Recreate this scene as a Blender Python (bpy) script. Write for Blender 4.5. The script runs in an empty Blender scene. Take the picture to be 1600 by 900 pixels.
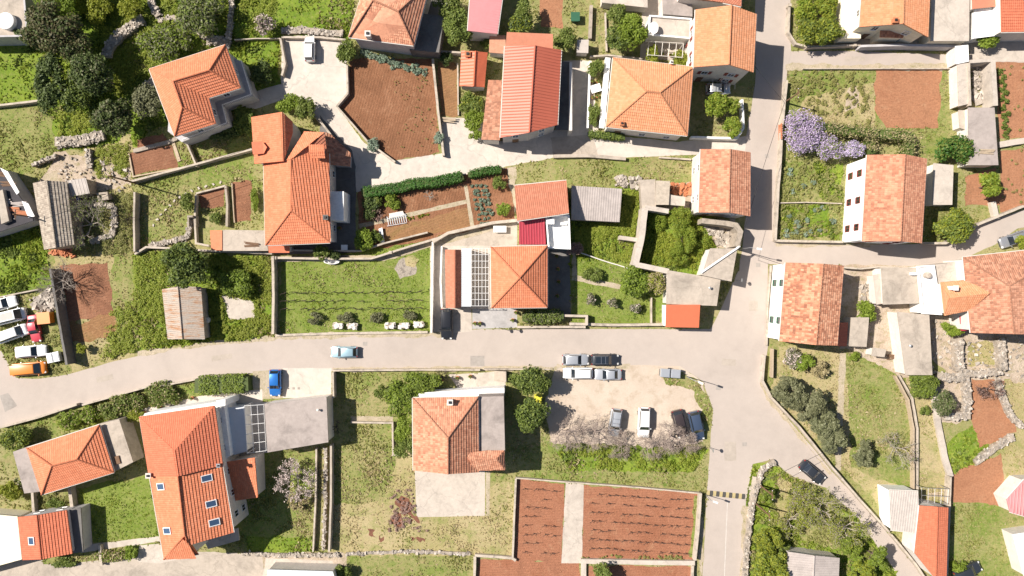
import bpy, math, random
import numpy as np
from mathutils import Vector, Matrix
random.seed(7); rng = np.random.default_rng(11)
C = bpy.context.scene.collection
scn = bpy.context.scene
R = math.radians

# ---------------- camera, sky, sun, exposure ----------------
H = 110.0                       # drone height in metres; one photo pixel is 0.1 m on the ground
S = 0.1
cam_d = bpy.data.cameras.new('camera'); cam = bpy.data.objects.new('camera', cam_d); C.objects.link(cam)
cam.location = (0, 0, H); cam.rotation_euler = (0, 0, 0)
cam_d.sensor_width = 36; cam_d.lens = 18 / (80.0 / H); cam_d.clip_end = 2000; cam_d.clip_start = 1
scn.camera = cam
SUN_EL, SUN_DIR = 47.0, -16.0   # elevation; direction the shadows run (degrees from +x)
w = bpy.data.worlds.new('World'); scn.world = w; w.use_nodes = True
wn = w.node_tree; bg = wn.nodes['Background']
sky = wn.nodes.new('ShaderNodeTexSky'); sky.sky_type = 'NISHITA'; sky.sun_disc = False
sd = Vector((-math.cos(R(SUN_DIR)) * math.cos(R(SUN_EL)), -math.sin(R(SUN_DIR)) * math.cos(R(SUN_EL)), math.sin(R(SUN_EL))))
sky.sun_elevation = R(SUN_EL); sky.sun_rotation = math.atan2(sd.x, sd.y)
wn.links.new(sky.outputs[0], bg.inputs[0]); bg.inputs[1].default_value = 0.05
sl = bpy.data.lights.new('sun', 'SUN'); sl.energy = 4.6; sl.angle = R(0.53); sl.color = (1.0, 0.93, 0.85)
so = bpy.data.objects.new('sun', sl); C.objects.link(so); so.location = sd * 200
so.rotation_euler = (-sd).to_track_quat('-Z', 'Y').to_euler()
scn.view_settings.view_transform = 'Standard'; scn.view_settings.look = 'None'
scn.view_settings.gamma = 1; scn.view_settings.use_curve_mapping = False
scn.view_settings.exposure = 0.83

# ---------------- helpers ----------------
def P(px, py, h=0.0):
    k = S * (H - h) / H
    return Vector(((px - 800) * k, (450 - py) * k, h))
def N(p, q): return (p[0] + q[0], p[1] + q[1])

def tag(o, label=None, cat=None, group=None, kind=None):
    if label: o['label'] = label
    if cat: o['category'] = cat
    if group: o['group'] = group
    if kind: o['kind'] = kind
    return o
def empty(name, loc=(0, 0, 0), rz=0):
    o = bpy.data.objects.new(name, None); C.objects.link(o); o.location = loc; o.rotation_euler[2] = rz
    o.empty_display_size = 0.3
    return o

class MB:
    def __init__(s): s.v = []; s.f = []; s.uv = {}; s.mi = []; s.slot = 0
    def face(s, pts, uv=None):
        n = len(s.v); s.v.extend([tuple(p) for p in pts]); s.f.append(tuple(range(n, n + len(pts)))); s.mi.append(s.slot)
        if uv: s.uv[len(s.f) - 1] = uv
    def vf(s, vs, fs):
        n = len(s.v); s.v.extend([tuple(p) for p in vs])
        for f in fs: s.f.append(tuple(i + n for i in f)); s.mi.append(s.slot)
    def box(s, c, size, rz=0, rx=0, ry=0, jit=0, M=None):
        x, y, z = size[0] / 2, size[1] / 2, size[2] / 2
        m = M if M is not None else Matrix.Rotation(rz, 3, 'Z') @ Matrix.Rotation(ry, 3, 'Y') @ Matrix.Rotation(rx, 3, 'X')
        c = Vector(c); vs = []
        for a in (-x, x):
            for b in (-y, y):
                for d in (-z, z):
                    p = Vector((a, b, d))
                    if jit: p += Vector((random.uniform(-jit, jit) * x, random.uniform(-jit, jit) * y, random.uniform(-jit, jit) * z))
                    vs.append(c + m @ p)
        s.vf(vs, [(0, 1, 3, 2), (4, 6, 7, 5), (0, 4, 5, 1), (2, 3, 7, 6), (0, 2, 6, 4), (1, 5, 7, 3)])
    def prism(s, poly, z0, z1):
        """poly: list of (x,y); z1 number or list"""
        n = len(poly)
        if area2(poly) < 0:
            poly = poly[::-1]
            if isinstance(z1, (list, tuple)): z1 = z1[::-1]
        zt = z1 if isinstance(z1, (list, tuple)) else [z1] * n
        b = [(p[0], p[1], z0) for p in poly]; t = [(p[0], p[1], z) for p, z in zip(poly, zt)]
        s.vf(b + t, [tuple(range(n - 1, -1, -1)), tuple(range(n, 2 * n))] + [(i, (i + 1) % n, n + (i + 1) % n, n + i) for i in range(n)])
    def tube(s, a, b, r0, r1, n=6, cap=True):
        a = Vector(a); b = Vector(b); d = b - a
        if d.length < 1e-6: return
        q = d.to_track_quat('Z', 'Y'); vs = []
        for p, r in ((a, r0), (b, r1)):
            for i in range(n):
                t = 2 * math.pi * i / n; vs.append(p + q @ Vector((r * math.cos(t), r * math.sin(t), 0)))
        fs = [(i, (i + 1) % n, n + (i + 1) % n, n + i) for i in range(n)]
        if cap: fs += [tuple(range(n - 1, -1, -1)), tuple(range(n, 2 * n))]
        s.vf(vs, fs)
    def build(s, name, mat, parent=None, smooth=False, sharp=None):
        me = bpy.data.meshes.new(name); me.from_pydata(s.v, [], s.f)
        if s.uv:
            ul = me.uv_layers.new(name='UVMap')
            for fi, uv in s.uv.items():
                ls = me.polygons[fi].loop_start
                for k, q in enumerate(uv): ul.data[ls + k].uv = q
        mats = mat if isinstance(mat, (list, tuple)) else [mat]
        for m in mats: me.materials.append(m)
        if len(mats) > 1: me.polygons.foreach_set('material_index', s.mi)
        if smooth:
            me.shade_smooth()
            if sharp: me.set_sharp_from_angle(angle=R(sharp))
        o = bpy.data.objects.new(name, me); C.objects.link(o)
        if parent is not None: o.parent = parent
        return o
def np_mesh(name, verts, faces, mat, parent=None, mi=None):
    """verts (n,3), faces (m,k) all same k"""
    me = bpy.data.meshes.new(name); k = faces.shape[1]
    me.vertices.add(len(verts)); me.vertices.foreach_set('co', verts.astype(np.float32).ravel())
    me.loops.add(faces.size); me.loops.foreach_set('vertex_index', faces.astype(np.int32).ravel())
    me.polygons.add(len(faces)); me.polygons.foreach_set('loop_start', np.arange(0, faces.size, k, dtype=np.int32))
    try: me.polygons.foreach_set('loop_total', np.full(len(faces), k, dtype=np.int32))
    except Exception: pass
    mats = mat if isinstance(mat, (list, tuple)) else [mat]
    for m in mats: me.materials.append(m)
    if mi is not None: me.polygons.foreach_set('material_index', mi.astype(np.int32))
    me.update(calc_edges=True); me.validate()
    o = bpy.data.objects.new(name, me); C.objects.link(o)
    if parent is not None: o.parent = parent
    return o

def area2(p): return sum(p[i][0] * p[(i + 1) % len(p)][1] - p[(i + 1) % len(p)][0] * p[i][1] for i in range(len(p))) / 2
def offset_poly(poly, d):
    """inset a ccw polygon by d"""
    n = len(poly); out = []
    for i in range(n):
        a = Vector(poly[i - 1][:2]); b = Vector(poly[i][:2]); c = Vector(poly[(i + 1) % n][:2])
        e1 = (b - a).normalized(); e2 = (c - b).normalized()
        n1 = Vector((-e1.y, e1.x)); n2 = Vector((-e2.y, e2.x)); m = n1 + n2
        if m.length < 1e-4: m = n1
        m.normalize(); k = d / max(0.35, m.dot(n1)); q = b + m * k; out.append((q.x, q.y))
    return out
def in_poly(x, y, poly):
    ins = np.zeros(np.shape(x), bool); n = len(poly); j = n - 1
    for i in range(n):
        xi, yi = poly[i][0], poly[i][1]; xj, yj = poly[j][0], poly[j][1]
        if yi != yj:
            ins ^= ((yi > y) != (yj > y)) & (x < (xj - xi) * (y - yi) / (yj - yi) + xi)
        j = i
    return ins
def tri_poly(pts):
    from mathutils.geometry import tessellate_polygon
    return tessellate_polygon([[Vector((p[0], p[1], 0)) for p in pts]])
def vnoise(x, y, scale, seed):
    r = np.random.default_rng(seed); g = r.random((128, 128))
    u = x / scale + 300.5; v = y / scale + 300.5
    i = np.floor(u).astype(int); j = np.floor(v).astype(int); fu = u - i; fv = v - j
    fu = fu * fu * (3 - 2 * fu); fv = fv * fv * (3 - 2 * fv)
    a = g[i % 128, j % 128]; b = g[(i + 1) % 128, j % 128]; c = g[i % 128, (j + 1) % 128]; d = g[(i + 1) % 128, (j + 1) % 128]
    return (a * (1 - fu) + b * fu) * (1 - fv) + (c * (1 - fu) + d * fu) * fv

# ---------------- materials ----------------
MATS = {}
def newmat(name):
    m = bpy.data.materials.new(name); m.use_nodes = True; nt = m.node_tree
    b = nt.nodes['Principled BSDF']; return m, nt, b
def nd(nt, t, **kw):
    n = nt.nodes.new(t)
    for k, v in kw.items(): setattr(n, k, v)
    return n
def lk(nt, a, b): nt.links.new(a, b)
def noise(nt, vec, scale, detail=4, rough=0.6, dist=0):
    n = nd(nt, 'ShaderNodeTexNoise'); n.inputs['Scale'].default_value = scale; n.inputs['Detail'].default_value = detail
    n.inputs['Roughness'].default_value = rough; n.inputs['Distortion'].default_value = dist
    if vec: lk(nt, vec, n.inputs['Vector'])
    return n.outputs['Fac']
def ramp(nt, fac, stops):
    r = nd(nt, 'ShaderNodeValToRGB'); cr = r.color_ramp
    while len(cr.elements) < len(stops): cr.elements.new(0.5)
    for e, (p, c) in zip(cr.elements, stops):
        e.position = p; e.color = (c[0], c[1], c[2], 1) if isinstance(c, (tuple, list)) else (c, c, c, 1)
    lk(nt, fac, r.inputs[0]); return r.outputs[0]
def mix(nt, fac, a, b, mode='MIX'):
    n = nd(nt, 'ShaderNodeMix', data_type='RGBA', blend_type=mode)
    for s, v in ((n.inputs[0], fac), (n.inputs[6], a), (n.inputs[7], b)):
        if hasattr(v, 'is_linked'): lk(nt, v, s)
        elif isinstance(v, (tuple, list)): s.default_value = (v[0], v[1], v[2], 1)
        else: s.default_value = v
    return n.outputs[2]
def math_(nt, op, a, b=None, c=None):
    n = nd(nt, 'ShaderNodeMath', operation=op)
    for i, v in enumerate((a, b, c)):
        if v is None: continue
        if hasattr(v, 'is_linked'): lk(nt, v, n.inputs[i])
        else: n.inputs[i].default_value = v
    return n.outputs[0]
def bump(nt, h, strength, dist, b, prev=None):
    n = nd(nt, 'ShaderNodeBump'); n.inputs['Strength'].default_value = strength; n.inputs['Distance'].default_value = dist
    lk(nt, h, n.inputs['Height'])
    if prev: lk(nt, prev, n.inputs['Normal'])
    if b: lk(nt, n.outputs[0], b.inputs['Normal'])
    return n.outputs[0]
def wpos(nt): return nd(nt, 'ShaderNodeNewGeometry').outputs['Position']
def opos(nt): return nd(nt, 'ShaderNodeTexCoord').outputs['Object']

def ground_mat(name, a, b, c, s_big=0.12, s_mid=0.9, s_fine=7, bmp=0.5, bd=0.12, rough=0.95, fine=0.35, flk=0.0, fcol=(.33, .25, .13), dark=0.0):
    m, nt, bs = newmat(name); p = wpos(nt)
    big = noise(nt, p, s_big, 6, 0.65, 0.6); mid = noise(nt, p, s_mid, 6, 0.7); fn = noise(nt, p, s_fine, 4, 0.75)
    col = ramp(nt, big, [(0.38, a), (0.62, b)])
    col = mix(nt, ramp(nt, mid, [(0.5, 0.0), (0.68, 1.0)]), col, c)
    fk = noise(nt, p, 1.9, 8, 0.8, 0.3); fl2 = noise(nt, p, 0.33, 5, 0.7, 1.2)
    col = mix(nt, math_(nt, 'MULTIPLY', ramp(nt, fk, [(0.52, 0.0), (0.6, 1.0)]), flk), col, fcol)
    col = mix(nt, math_(nt, 'MULTIPLY', ramp(nt, fl2, [(0.55, 0.0), (0.7, 1.0)]), flk * .8), col, tuple(x * .8 for x in fcol))
    dk = noise(nt, p, 2.6, 8, 0.85, 0.4); dk2 = noise(nt, p, 0.7, 6, 0.8, 0.8)
    if dark: col = mix(nt, math_(nt, 'MULTIPLY', ramp(nt, dk, [(0.5, 0.0), (0.6, 1.0)]), dark), col, (0.055, 0.12, 0.016)); col = mix(nt, math_(nt, 'MULTIPLY', ramp(nt, dk2, [(0.54, 0.0), (0.66, 1.0)]), dark * .9), col, (0.10, 0.18, 0.02))
    col = mix(nt, fine, col, ramp(nt, fn, [(0.3, 0.45), (0.7, 1.5)]), 'MULTIPLY')
    lk(nt, col, bs.inputs['Base Color']); bs.inputs['Roughness'].default_value = rough; bs.inputs['Specular IOR Level'].default_value = 0.15
    h = math_(nt, 'ADD', math_(nt, 'MULTIPLY', fn, 0.5), mid)
    bump(nt, h, bmp, bd, bs); MATS[name] = m; return m
def soil_mat(name, a, b, ang, period=0.55, fur=0.6):
    m, nt, bs = newmat(name); p = wpos(nt)
    n1 = noise(nt, p, 0.16, 6, 0.7, 1.0); n2 = noise(nt, p, 3.2, 5, 0.8); n3 = noise(nt, p, 12, 3, 0.8)
    col = ramp(nt, n1, [(0.35, tuple(x * .8 for x in a)), (0.5, a), (0.65, b)]); n0 = noise(nt, p, 0.55, 6, 0.75, 1.5)
    col = mix(nt, ramp(nt, n0, [(0.55, 0.0), (0.75, 0.5)]), col, (0.44, 0.27, 0.16))
    col = mix(nt, 0.55, col, ramp(nt, n2, [(0.3, 0.55), (0.7, 1.4)]), 'MULTIPLY')
    col = mix(nt, 0.3, col, ramp(nt, n3, [(0.35, 0.5), (0.65, 1.35)]), 'MULTIPLY')
    lk(nt, col, bs.inputs['Base Color']); bs.inputs['Roughness'].default_value = 1; bs.inputs['Specular IOR Level'].default_value = 0.1
    mp = nd(nt, 'ShaderNodeMapping'); mp.inputs['Rotation'].default_value = (0, 0, R(ang)); lk(nt, p, mp.inputs[0])
    wv = nd(nt, 'ShaderNodeTexWave', wave_type='BANDS', bands_direction='X'); wv.inputs['Scale'].default_value = 0.314 / period
    wv.inputs['Distortion'].default_value = 2.2; wv.inputs['Detail'].default_value = 3; wv.inputs['Detail Scale'].default_value = 2
    lk(nt, mp.outputs[0], wv.inputs['Vector'])
    h = math_(nt, 'ADD', math_(nt, 'MULTIPLY', wv.outputs['Fac'], fur), n2)
    h = math_(nt, 'ADD', h, math_(nt, 'MULTIPLY', n3, 0.4))
    bump(nt, h, 0.8, 0.1, bs); MATS[name] = m; return m
def hard_mat(name, col, var=0.12, rough=0.85, stain=0.35, crack=True, s=0.35, bmp=0.25):
    """concrete, asphalt, plaster: blotches, stains, grain"""
    m, nt, bs = newmat(name); p = wpos(nt)
    n1 = noise(nt, p, s, 6, 0.7, 0.5); n2 = noise(nt, p, s * 6, 5, 0.7); n3 = noise(nt, p, 22, 3, 0.7)
    d = tuple(x * (1 - stain) for x in col); l = tuple(min(1, x * (1 + var)) for x in col)
    c = ramp(nt, n1, [(0.3, d), (0.5, col), (0.72, l)])
    c = mix(nt, 0.4 if name != 'asphalt' else .15, c, ramp(nt, n2, [(0.3, 0.72), (0.65, 1.15)]), 'MULTIPLY')
    c = mix(nt, 0.25, c, ramp(nt, n3, [(0.35, 0.7), (0.65, 1.2)]), 'MULTIPLY')
    if crack:
        v = nd(nt, 'ShaderNodeTexVoronoi', feature='DISTANCE_TO_EDGE'); v.inputs['Scale'].default_value = 0.16
        nn = nd(nt, 'ShaderNodeTexNoise'); nn.inputs['Scale'].default_value = 0.8; nn.inputs['Detail'].default_value = 5; lk(nt, p, nn.inputs['Vector'])
        va = nd(nt, 'ShaderNodeVectorMath', operation='MULTIPLY_ADD'); va.inputs[1].default_value = (2.2, 2.2, 0)
        lk(nt, nn.outputs['Color'], va.inputs[0]); lk(nt, p, va.inputs[2]); lk(nt, va.outputs[0], v.inputs['Vector'])
        cr = ramp(nt, v.outputs['Distance'], [(0.0, 0.0), (0.012, 1.0)])
        c = mix(nt, math_(nt, 'MULTIPLY', math_(nt, 'SUBTRACT', 1.0, cr), 0.3), c, tuple(x * 0.35 for x in col))
    lk(nt, c, bs.inputs['Base Color']); bs.inputs['Roughness'].default_value = rough; bs.inputs['Specular IOR Level'].default_value = 0.25
    bump(nt, n3, bmp, 0.02, bs); MATS[name] = m; return m
def stone_mat(name, a, b, c):
    m, nt, bs = newmat(name); p = wpos(nt)
    g = nd(nt, 'ShaderNodeNewGeometry').outputs['Random Per Island']
    col = ramp(nt, g, [(0.0, a), (0.5, b), (1.0, c)])
    col = mix(nt, 0.6, col, ramp(nt, noise(nt, p, 5, 5, 0.75), [(0.3, 0.6), (0.7, 1.25)]), 'MULTIPLY')
    lk(nt, col, bs.inputs['Base Color']); bs.inputs['Roughness'].default_value = 0.95
    bump(nt, noise(nt, p, 9, 4), 0.6, 0.06, bs); MATS[name] = m; return m
def tile_mat(name, a, b, c, patch=0.3, tw=0.3, th=0.42, streak=0.25):
    """clay tiles laid in UV metres: u across, v down the slope; every tile its own shade, weathered in blotches"""
    m, nt, bs = newmat(name); uv = nd(nt, 'ShaderNodeUVMap').outputs[0]
    sc = nd(nt, 'ShaderNodeVectorMath', operation='MULTIPLY'); sc.inputs[1].default_value = (1 / tw, 1 / th, 1); lk(nt, uv, sc.inputs[0])
    fl = nd(nt, 'ShaderNodeVectorMath', operation='FLOOR'); lk(nt, sc.outputs[0], fl.inputs[0])
    wnz = nd(nt, 'ShaderNodeTexWhiteNoise', noise_dimensions='2D'); lk(nt, fl.outputs[0], wnz.inputs['Vector'])
    sx = nd(nt, 'ShaderNodeSeparateXYZ'); lk(nt, sc.outputs[0], sx.inputs[0])
    p = wpos(nt)
    n1 = noise(nt, p, 0.45, 6, 0.75, 0.8); n2 = noise(nt, p, 2.2, 5, 0.8)
    cell = ramp(nt, wnz.outputs['Value'], [(0.0, a), (0.55, b), (1.0, c)])
    col = mix(nt, 1 - patch, cell, b)
    col = mix(nt, math_(nt, 'MULTIPLY', ramp(nt, n1, [(0.42, 0.0), (0.66, 1.0)]), patch), col, mix(nt, 0.5, cell, c))
    col = mix(nt, streak, col, ramp(nt, n2, [(0.28, 0.5), (0.62, 1.2)]), 'MULTIPLY')
    # joints between tiles
    fr = math_(nt, 'FRACT', sx.outputs[0]); wv = math_(nt, 'SINE', math_(nt, 'MULTIPLY', fr, math.pi))
    lk(nt, col, bs.inputs['Base Color']); bs.inputs['Roughness'].default_value = 0.88; bs.inputs['Specular IOR Level'].default_value = 0.2
    h = math_(nt, 'ADD', wv, math_(nt, 'MULTIPLY', wnz.outputs['Value'], 0.35))
    bump(nt, h, 0.7, 0.05, bs); MATS[name] = m; return m
def leaf_mat(name, a, b, c, trans=0.25):
    m, nt, bs = newmat(name)
    g = nd(nt, 'ShaderNodeNewGeometry').outputs['Random Per Island']; ob = nd(nt, 'ShaderNodeObjectInfo').outputs['Random']
    p = wpos(nt); n1 = noise(nt, p, 0.9, 3)
    f = math_(nt, 'ADD', math_(nt, 'MULTIPLY', g, 0.7), math_(nt, 'MULTIPLY', n1, 0.45))
    col = ramp(nt, f, [(0.15, a), (0.5, b), (0.85, c)])
    col = mix(nt, math_(nt, 'MULTIPLY', ob, 0.3), col, (b[0] * 0.8, b[1] * 0.65, b[2] * 0.7))
    lk(nt, col, bs.inputs['Base Color']); bs.inputs['Roughness'].default_value = 0.6; bs.inputs['Specular IOR Level'].default_value = 0.3
    tr = nd(nt, 'ShaderNodeBsdfTranslucent'); lk(nt, col, tr.inputs[0])
    mx = nd(nt, 'ShaderNodeMixShader'); mx.inputs[0].default_value = trans
    lk(nt, bs.outputs[0], mx.inputs[1]); lk(nt, tr.outputs[0], mx.inputs[2])
    lk(nt, mx.outputs[0], nt.nodes['Material Output'].inputs[0]); MATS[name] = m; return m
def flat_mat(name, col, rough=0.6, metal=0, coat=0, spec=0.4, dirt=0.25, s=1.3):
    m, nt, bs = newmat(name)
    n1 = noise(nt, wpos(nt), s, 5, 0.7)
    c = mix(nt, dirt, col, ramp(nt, n1, [(0.3, 0.6), (0.65, 1.15)]), 'MULTIPLY')
    lk(nt, c, bs.inputs['Base Color']); bs.inputs['Roughness'].default_value = rough; bs.inputs['Metallic'].default_value = metal
    bs.inputs['Coat Weight'].default_value = coat; bs.inputs['Specular IOR Level'].default_value = spec
    MATS[name] = m; return m
def paint(name, col, metal=0.2): return flat_mat(name, col, 0.32, metal, 0.8, 0.5, 0.08)
def rust_mat(name, a, b, c):
    m, nt, bs = newmat(name); p = wpos(nt)
    mp = nd(nt, 'ShaderNodeMapping'); mp.inputs['Scale'].default_value = (0.5, 2.5, 1); lk(nt, p, mp.inputs[0])
    col = ramp(nt, noise(nt, mp.outputs[0], 0.7, 6, 0.75, 0.5), [(0.35, a), (0.5, b), (0.64, c)])
    col = mix(nt, 0.4, col, ramp(nt, noise(nt, p, 4, 4), [(0.3, 0.6), (0.65, 1.2)]), 'MULTIPLY')
    lk(nt, col, bs.inputs['Base Color']); bs.inputs['Roughness'].default_value = 0.8; MATS[name] = m; return m

ground_mat('base', (0.24, 0.235, 0.085), (0.32, 0.28, 0.14), (0.15, 0.20, 0.04), s_big=0.09, flk=.6, dark=.4)
ground_mat('lush', (0.13, 0.20, 0.02), (0.21, 0.27, 0.035), (0.08, 0.135, 0.016), s_big=0.14, bmp=0.8, flk=.5, fcol=(.29, .27, .10), dark=.55)
ground_mat('mid', (0.17, 0.215, 0.045), (0.30, 0.265, 0.12), (0.11, 0.16, 0.025), s_big=0.12, flk=.7, dark=.5)
ground_mat('lawn', (0.155, 0.205, 0.035), (0.20, 0.235, 0.055), (0.12, 0.165, 0.022), s_big=0.2, bmp=0.5, flk=.5, fcol=(.30, .26, .12), dark=.5)
ground_mat('dry', (0.33, 0.28, 0.13), (0.40, 0.33, 0.18), (0.21, 0.225, 0.065), s_big=0.11, s_mid=0.35, flk=.5, fcol=(.40, .29, .19), dark=.35)
ground_mat('path', (0.37, 0.31, 0.22), (0.44, 0.37, 0.275), (0.27, 0.24, 0.13), s_big=0.4, fine=0.5)
ground_mat('gravel', (0.46, 0.375, 0.295), (0.51, 0.43, 0.345), (0.39, 0.31, 0.23), s_big=0.16, s_mid=0.6, bmp=0.25, bd=0.05, fine=0.25)
ground_mat('rubble', (0.38, 0.30, 0.225), (0.48, 0.395, 0.31), (0.25, 0.22, 0.11), s_big=0.4, s_mid=1.2, bmp=0.9, fine=0.6)
ground_mat('ash', (0.26, 0.23, 0.19), (0.36, 0.31, 0.25), (0.12, 0.10, 0.09), s_mid=1.5, fine=0.7)
ground_mat('mulch', (0.16, 0.075, 0.05), (0.22, 0.10, 0.06), (0.10, 0.05, 0.04), s_mid=1.6, fine=0.8)
soil_mat('soil', (0.235, 0.112, 0.06), (0.29, 0.148, 0.084), 15, .42, .25)
soil_mat('soil_b', (0.335, 0.15, 0.088), (0.285, 0.12, 0.068), 88, 0.4, 0.3)
soil_mat('soil_h', (0.37, 0.18, 0.10), (0.32, 0.15, 0.083), 85, 0.6, 0.15)
soil_mat('soil_d', (0.24, 0.115, 0.068), (0.30, 0.15, 0.09), 75, 0.4, 0.25)
soil_mat('soil_g', (0.28, 0.155, 0.075), (0.23, 0.145, 0.06), 70, 0.4, 0.25)
hard_mat('asphalt', (0.42, 0.36, 0.312), stain=0.10, var=0.06, s=0.1, crack=False)
hard_mat('patch', (0.33, 0.295, 0.26), stain=0.2, crack=False)
hard_mat('lane', (0.53, 0.47, 0.405), stain=0.14, s=0.2)
hard_mat('concrete', (0.42, 0.36, 0.295), stain=0.35, s=0.3)
hard_mat('concrete_light', (0.48, 0.42, 0.355), stain=0.25, s=0.3)
hard_mat('concrete_dark', (0.16, 0.15, 0.14), stain=0.35, s=0.3)  # true dark concrete elsewhere; on the courtyards it paints in house shade
hard_mat('concrete_mauve', (0.355, 0.305, 0.275), stain=0.35, s=0.3, crack=False)
hard_mat('wall_top', (0.46, 0.395, 0.32), stain=0.45, s=0.9, crack=False)
hard_mat('plaster', (0.66, 0.61, 0.55), stain=0.12, s=0.5, crack=False, bmp=0.1)
hard_mat('plaster_white', (0.86, 0.85, 0.82), stain=0.06, s=0.4, crack=False, bmp=0.1)
hard_mat('plaster_grey', (0.46, 0.44, 0.44), stain=0.2, s=0.5, crack=False, bmp=0.1)
hard_mat('plaster_cream', (0.80, 0.72, 0.56), stain=0.1, s=0.5, crack=False, bmp=0.1)
hard_mat('paving', (0.39, 0.37, 0.355), stain=0.2, crack=False)
stone_mat('stone', (0.24, 0.21, 0.175), (0.38, 0.33, 0.275), (0.54, 0.48, 0.41))
stone_mat('stone_grey', (0.22, 0.20, 0.18), (0.36, 0.33, 0.29), (0.50, 0.46, 0.41))
hard_mat('stone_core', (0.36, 0.305, 0.245), stain=0.5, s=1.5, crack=False, bmp=0.8)
tile_mat('tile_orange', (0.50, 0.165, 0.085), (0.60, 0.205, 0.105), (0.68, 0.28, 0.16), patch=0.38, streak=.35)
tile_mat('tile_amber', (0.52, 0.205, 0.10), (0.62, 0.275, 0.14), (0.70, 0.37, 0.22), patch=0.35, streak=.35)
tile_mat('tile_red', (0.46, 0.135, 0.075), (0.55, 0.165, 0.09), (0.60, 0.21, 0.12), patch=0.3, streak=.35)
tile_mat('tile_brick', (0.36, 0.14, 0.085), (0.46, 0.18, 0.11), (0.55, 0.24, 0.155), patch=0.35)
tile_mat('tile_old', (0.28, 0.12, 0.075), (0.50, 0.21, 0.12), (0.68, 0.38, 0.24), patch=0.9, streak=0.55)
tile_mat('tile_pale', (0.34, 0.145, 0.09), (0.51, 0.225, 0.135), (0.62, 0.33, 0.21), patch=0.8, streak=0.5)
tile_mat('tile_brown', (0.24, 0.115, 0.075), (0.42, 0.195, 0.12), (0.54, 0.29, 0.19), patch=0.8, streak=0.5)
tile_mat('tile_grey', (0.24, 0.20, 0.16), (0.36, 0.30, 0.24), (0.46, 0.40, 0.32), patch=0.8, streak=0.6)
flat_mat('metal_red', (0.52, 0.14, 0.085), 0.5, 0, 0, 0.4, 0.12, 0.5)
flat_mat('metal_bright', (0.58, 0.145, 0.07), 0.5, 0, 0, 0.4, 0.15)
flat_mat('metal_crimson', (0.42, 0.05, 0.07), 0.4, 0.1, 0, 0.5, 0.15)
flat_mat('metal_pink', (0.62, 0.27, 0.27), 0.5, 0, 0, 0.4, 0.15)
flat_mat('sheet_grey', (0.40, 0.35, 0.32), 0.8, 0, 0, 0.3, 0.5, 1.0)
flat_mat('sheet_light', (0.47, 0.42, 0.375), 0.8, 0, 0, 0.3, 0.4, 1.0)
flat_mat('sheet_white', (0.60, 0.62, 0.64), 0.5, 0, 0, 0.3, 0.15, 1.0)
rust_mat('rusty', (0.36, 0.33, 0.29), (0.42, 0.34, 0.27), (0.33, 0.15, 0.06))
flat_mat('white', (0.80, 0.79, 0.77), 0.5, dirt=0.12); flat_mat('offwhite', (0.62, 0.58, 0.52), 0.7)
flat_mat('dark', (0.02, 0.02, 0.022), 0.6); flat_mat('rubber', (0.025, 0.025, 0.027), 0.8)
flat_mat('glass', (0.018, 0.024, 0.032), 0.06, 0, 0.6, 0.8, 0); flat_mat('skyglass', (0.05, 0.09, 0.16), 0.05, 0.1, 0.6, 0.8, 0)
flat_mat('chrome', (0.6, 0.6, 0.6), 0.3, 0.9); flat_mat('steel', (0.45, 0.45, 0.45), 0.45, 0.6)
flat_mat('lamp', (0.75, 0.74, 0.70), 0.2, 0, 0.5); flat_mat('tail', (0.35, 0.01, 0.01), 0.3, 0, 0.5)
flat_mat('shut_red', (0.25, 0.05, 0.035), 0.6); flat_mat('shut_green', (0.05, 0.16, 0.10), 0.6); flat_mat('wood', (0.16, 0.09, 0.05), 0.8, dirt=0.5, s=3)
flat_mat('wood_pale', (0.42, 0.33, 0.23), 0.8, dirt=0.5, s=3)
flat_mat('bark', (0.14, 0.105, 0.075), 0.95, dirt=0.6, s=6); flat_mat('bark_pale', (0.36, 0.31, 0.26), 0.95, dirt=0.5, s=6); flat_mat('bark_dark', (0.07, 0.05, 0.04), 0.95, dirt=0.5, s=6)
flat_mat('blue', (0.03, 0.10, 0.42), 0.5); flat_mat('yellow', (0.60, 0.55, 0.05), 0.5); flat_mat('green_plastic', (0.03, 0.11, 0.06), 0.5)
flat_mat('iron', (0.06, 0.055, 0.05), 0.7, 0.3); flat_mat('terracotta', (0.45, 0.17, 0.08), 0.85)
leaf_mat('leaf_dark', (0.045, 0.07, 0.016), (0.075, 0.11, 0.026), (0.12, 0.16, 0.045))
leaf_mat('leaf_brown', (0.065, 0.065, 0.025), (0.105, 0.098, 0.04), (0.15, 0.135, 0.06))
leaf_mat('leaf_olive', (0.10, 0.11, 0.05), (0.15, 0.16, 0.075), (0.22, 0.225, 0.12))
leaf_mat('leaf_green', (0.14, 0.21, 0.022), (0.20, 0.28, 0.032), (0.28, 0.36, 0.05), 0.4)
leaf_mat('w_green', (0.17, 0.24, 0.022), (0.25, 0.31, 0.035), (0.34, 0.37, 0.06), 0.4)
leaf_mat('w_mid', (0.20, 0.23, 0.05), (0.28, 0.29, 0.08), (0.36, 0.34, 0.14), 0.4)
leaf_mat('leaf_mid', (0.09, 0.135, 0.024), (0.15, 0.205, 0.038), (0.22, 0.27, 0.06), 0.35)
leaf_mat('leaf_yellow', (0.19, 0.25, 0.022), (0.28, 0.33, 0.035), (0.38, 0.40, 0.06), 0.45)
leaf_mat('leaf_hedge', (0.03, 0.09, 0.012), (0.045, 0.13, 0.016), (0.075, 0.17, 0.026))
leaf_mat('leaf_blue', (0.17, 0.24, 0.16), (0.25, 0.33, 0.23), (0.35, 0.43, 0.32), .35)
leaf_mat('leaf_lilac', (0.36, 0.29, 0.44), (0.48, 0.40, 0.56), (0.62, 0.54, 0.68))
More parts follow.
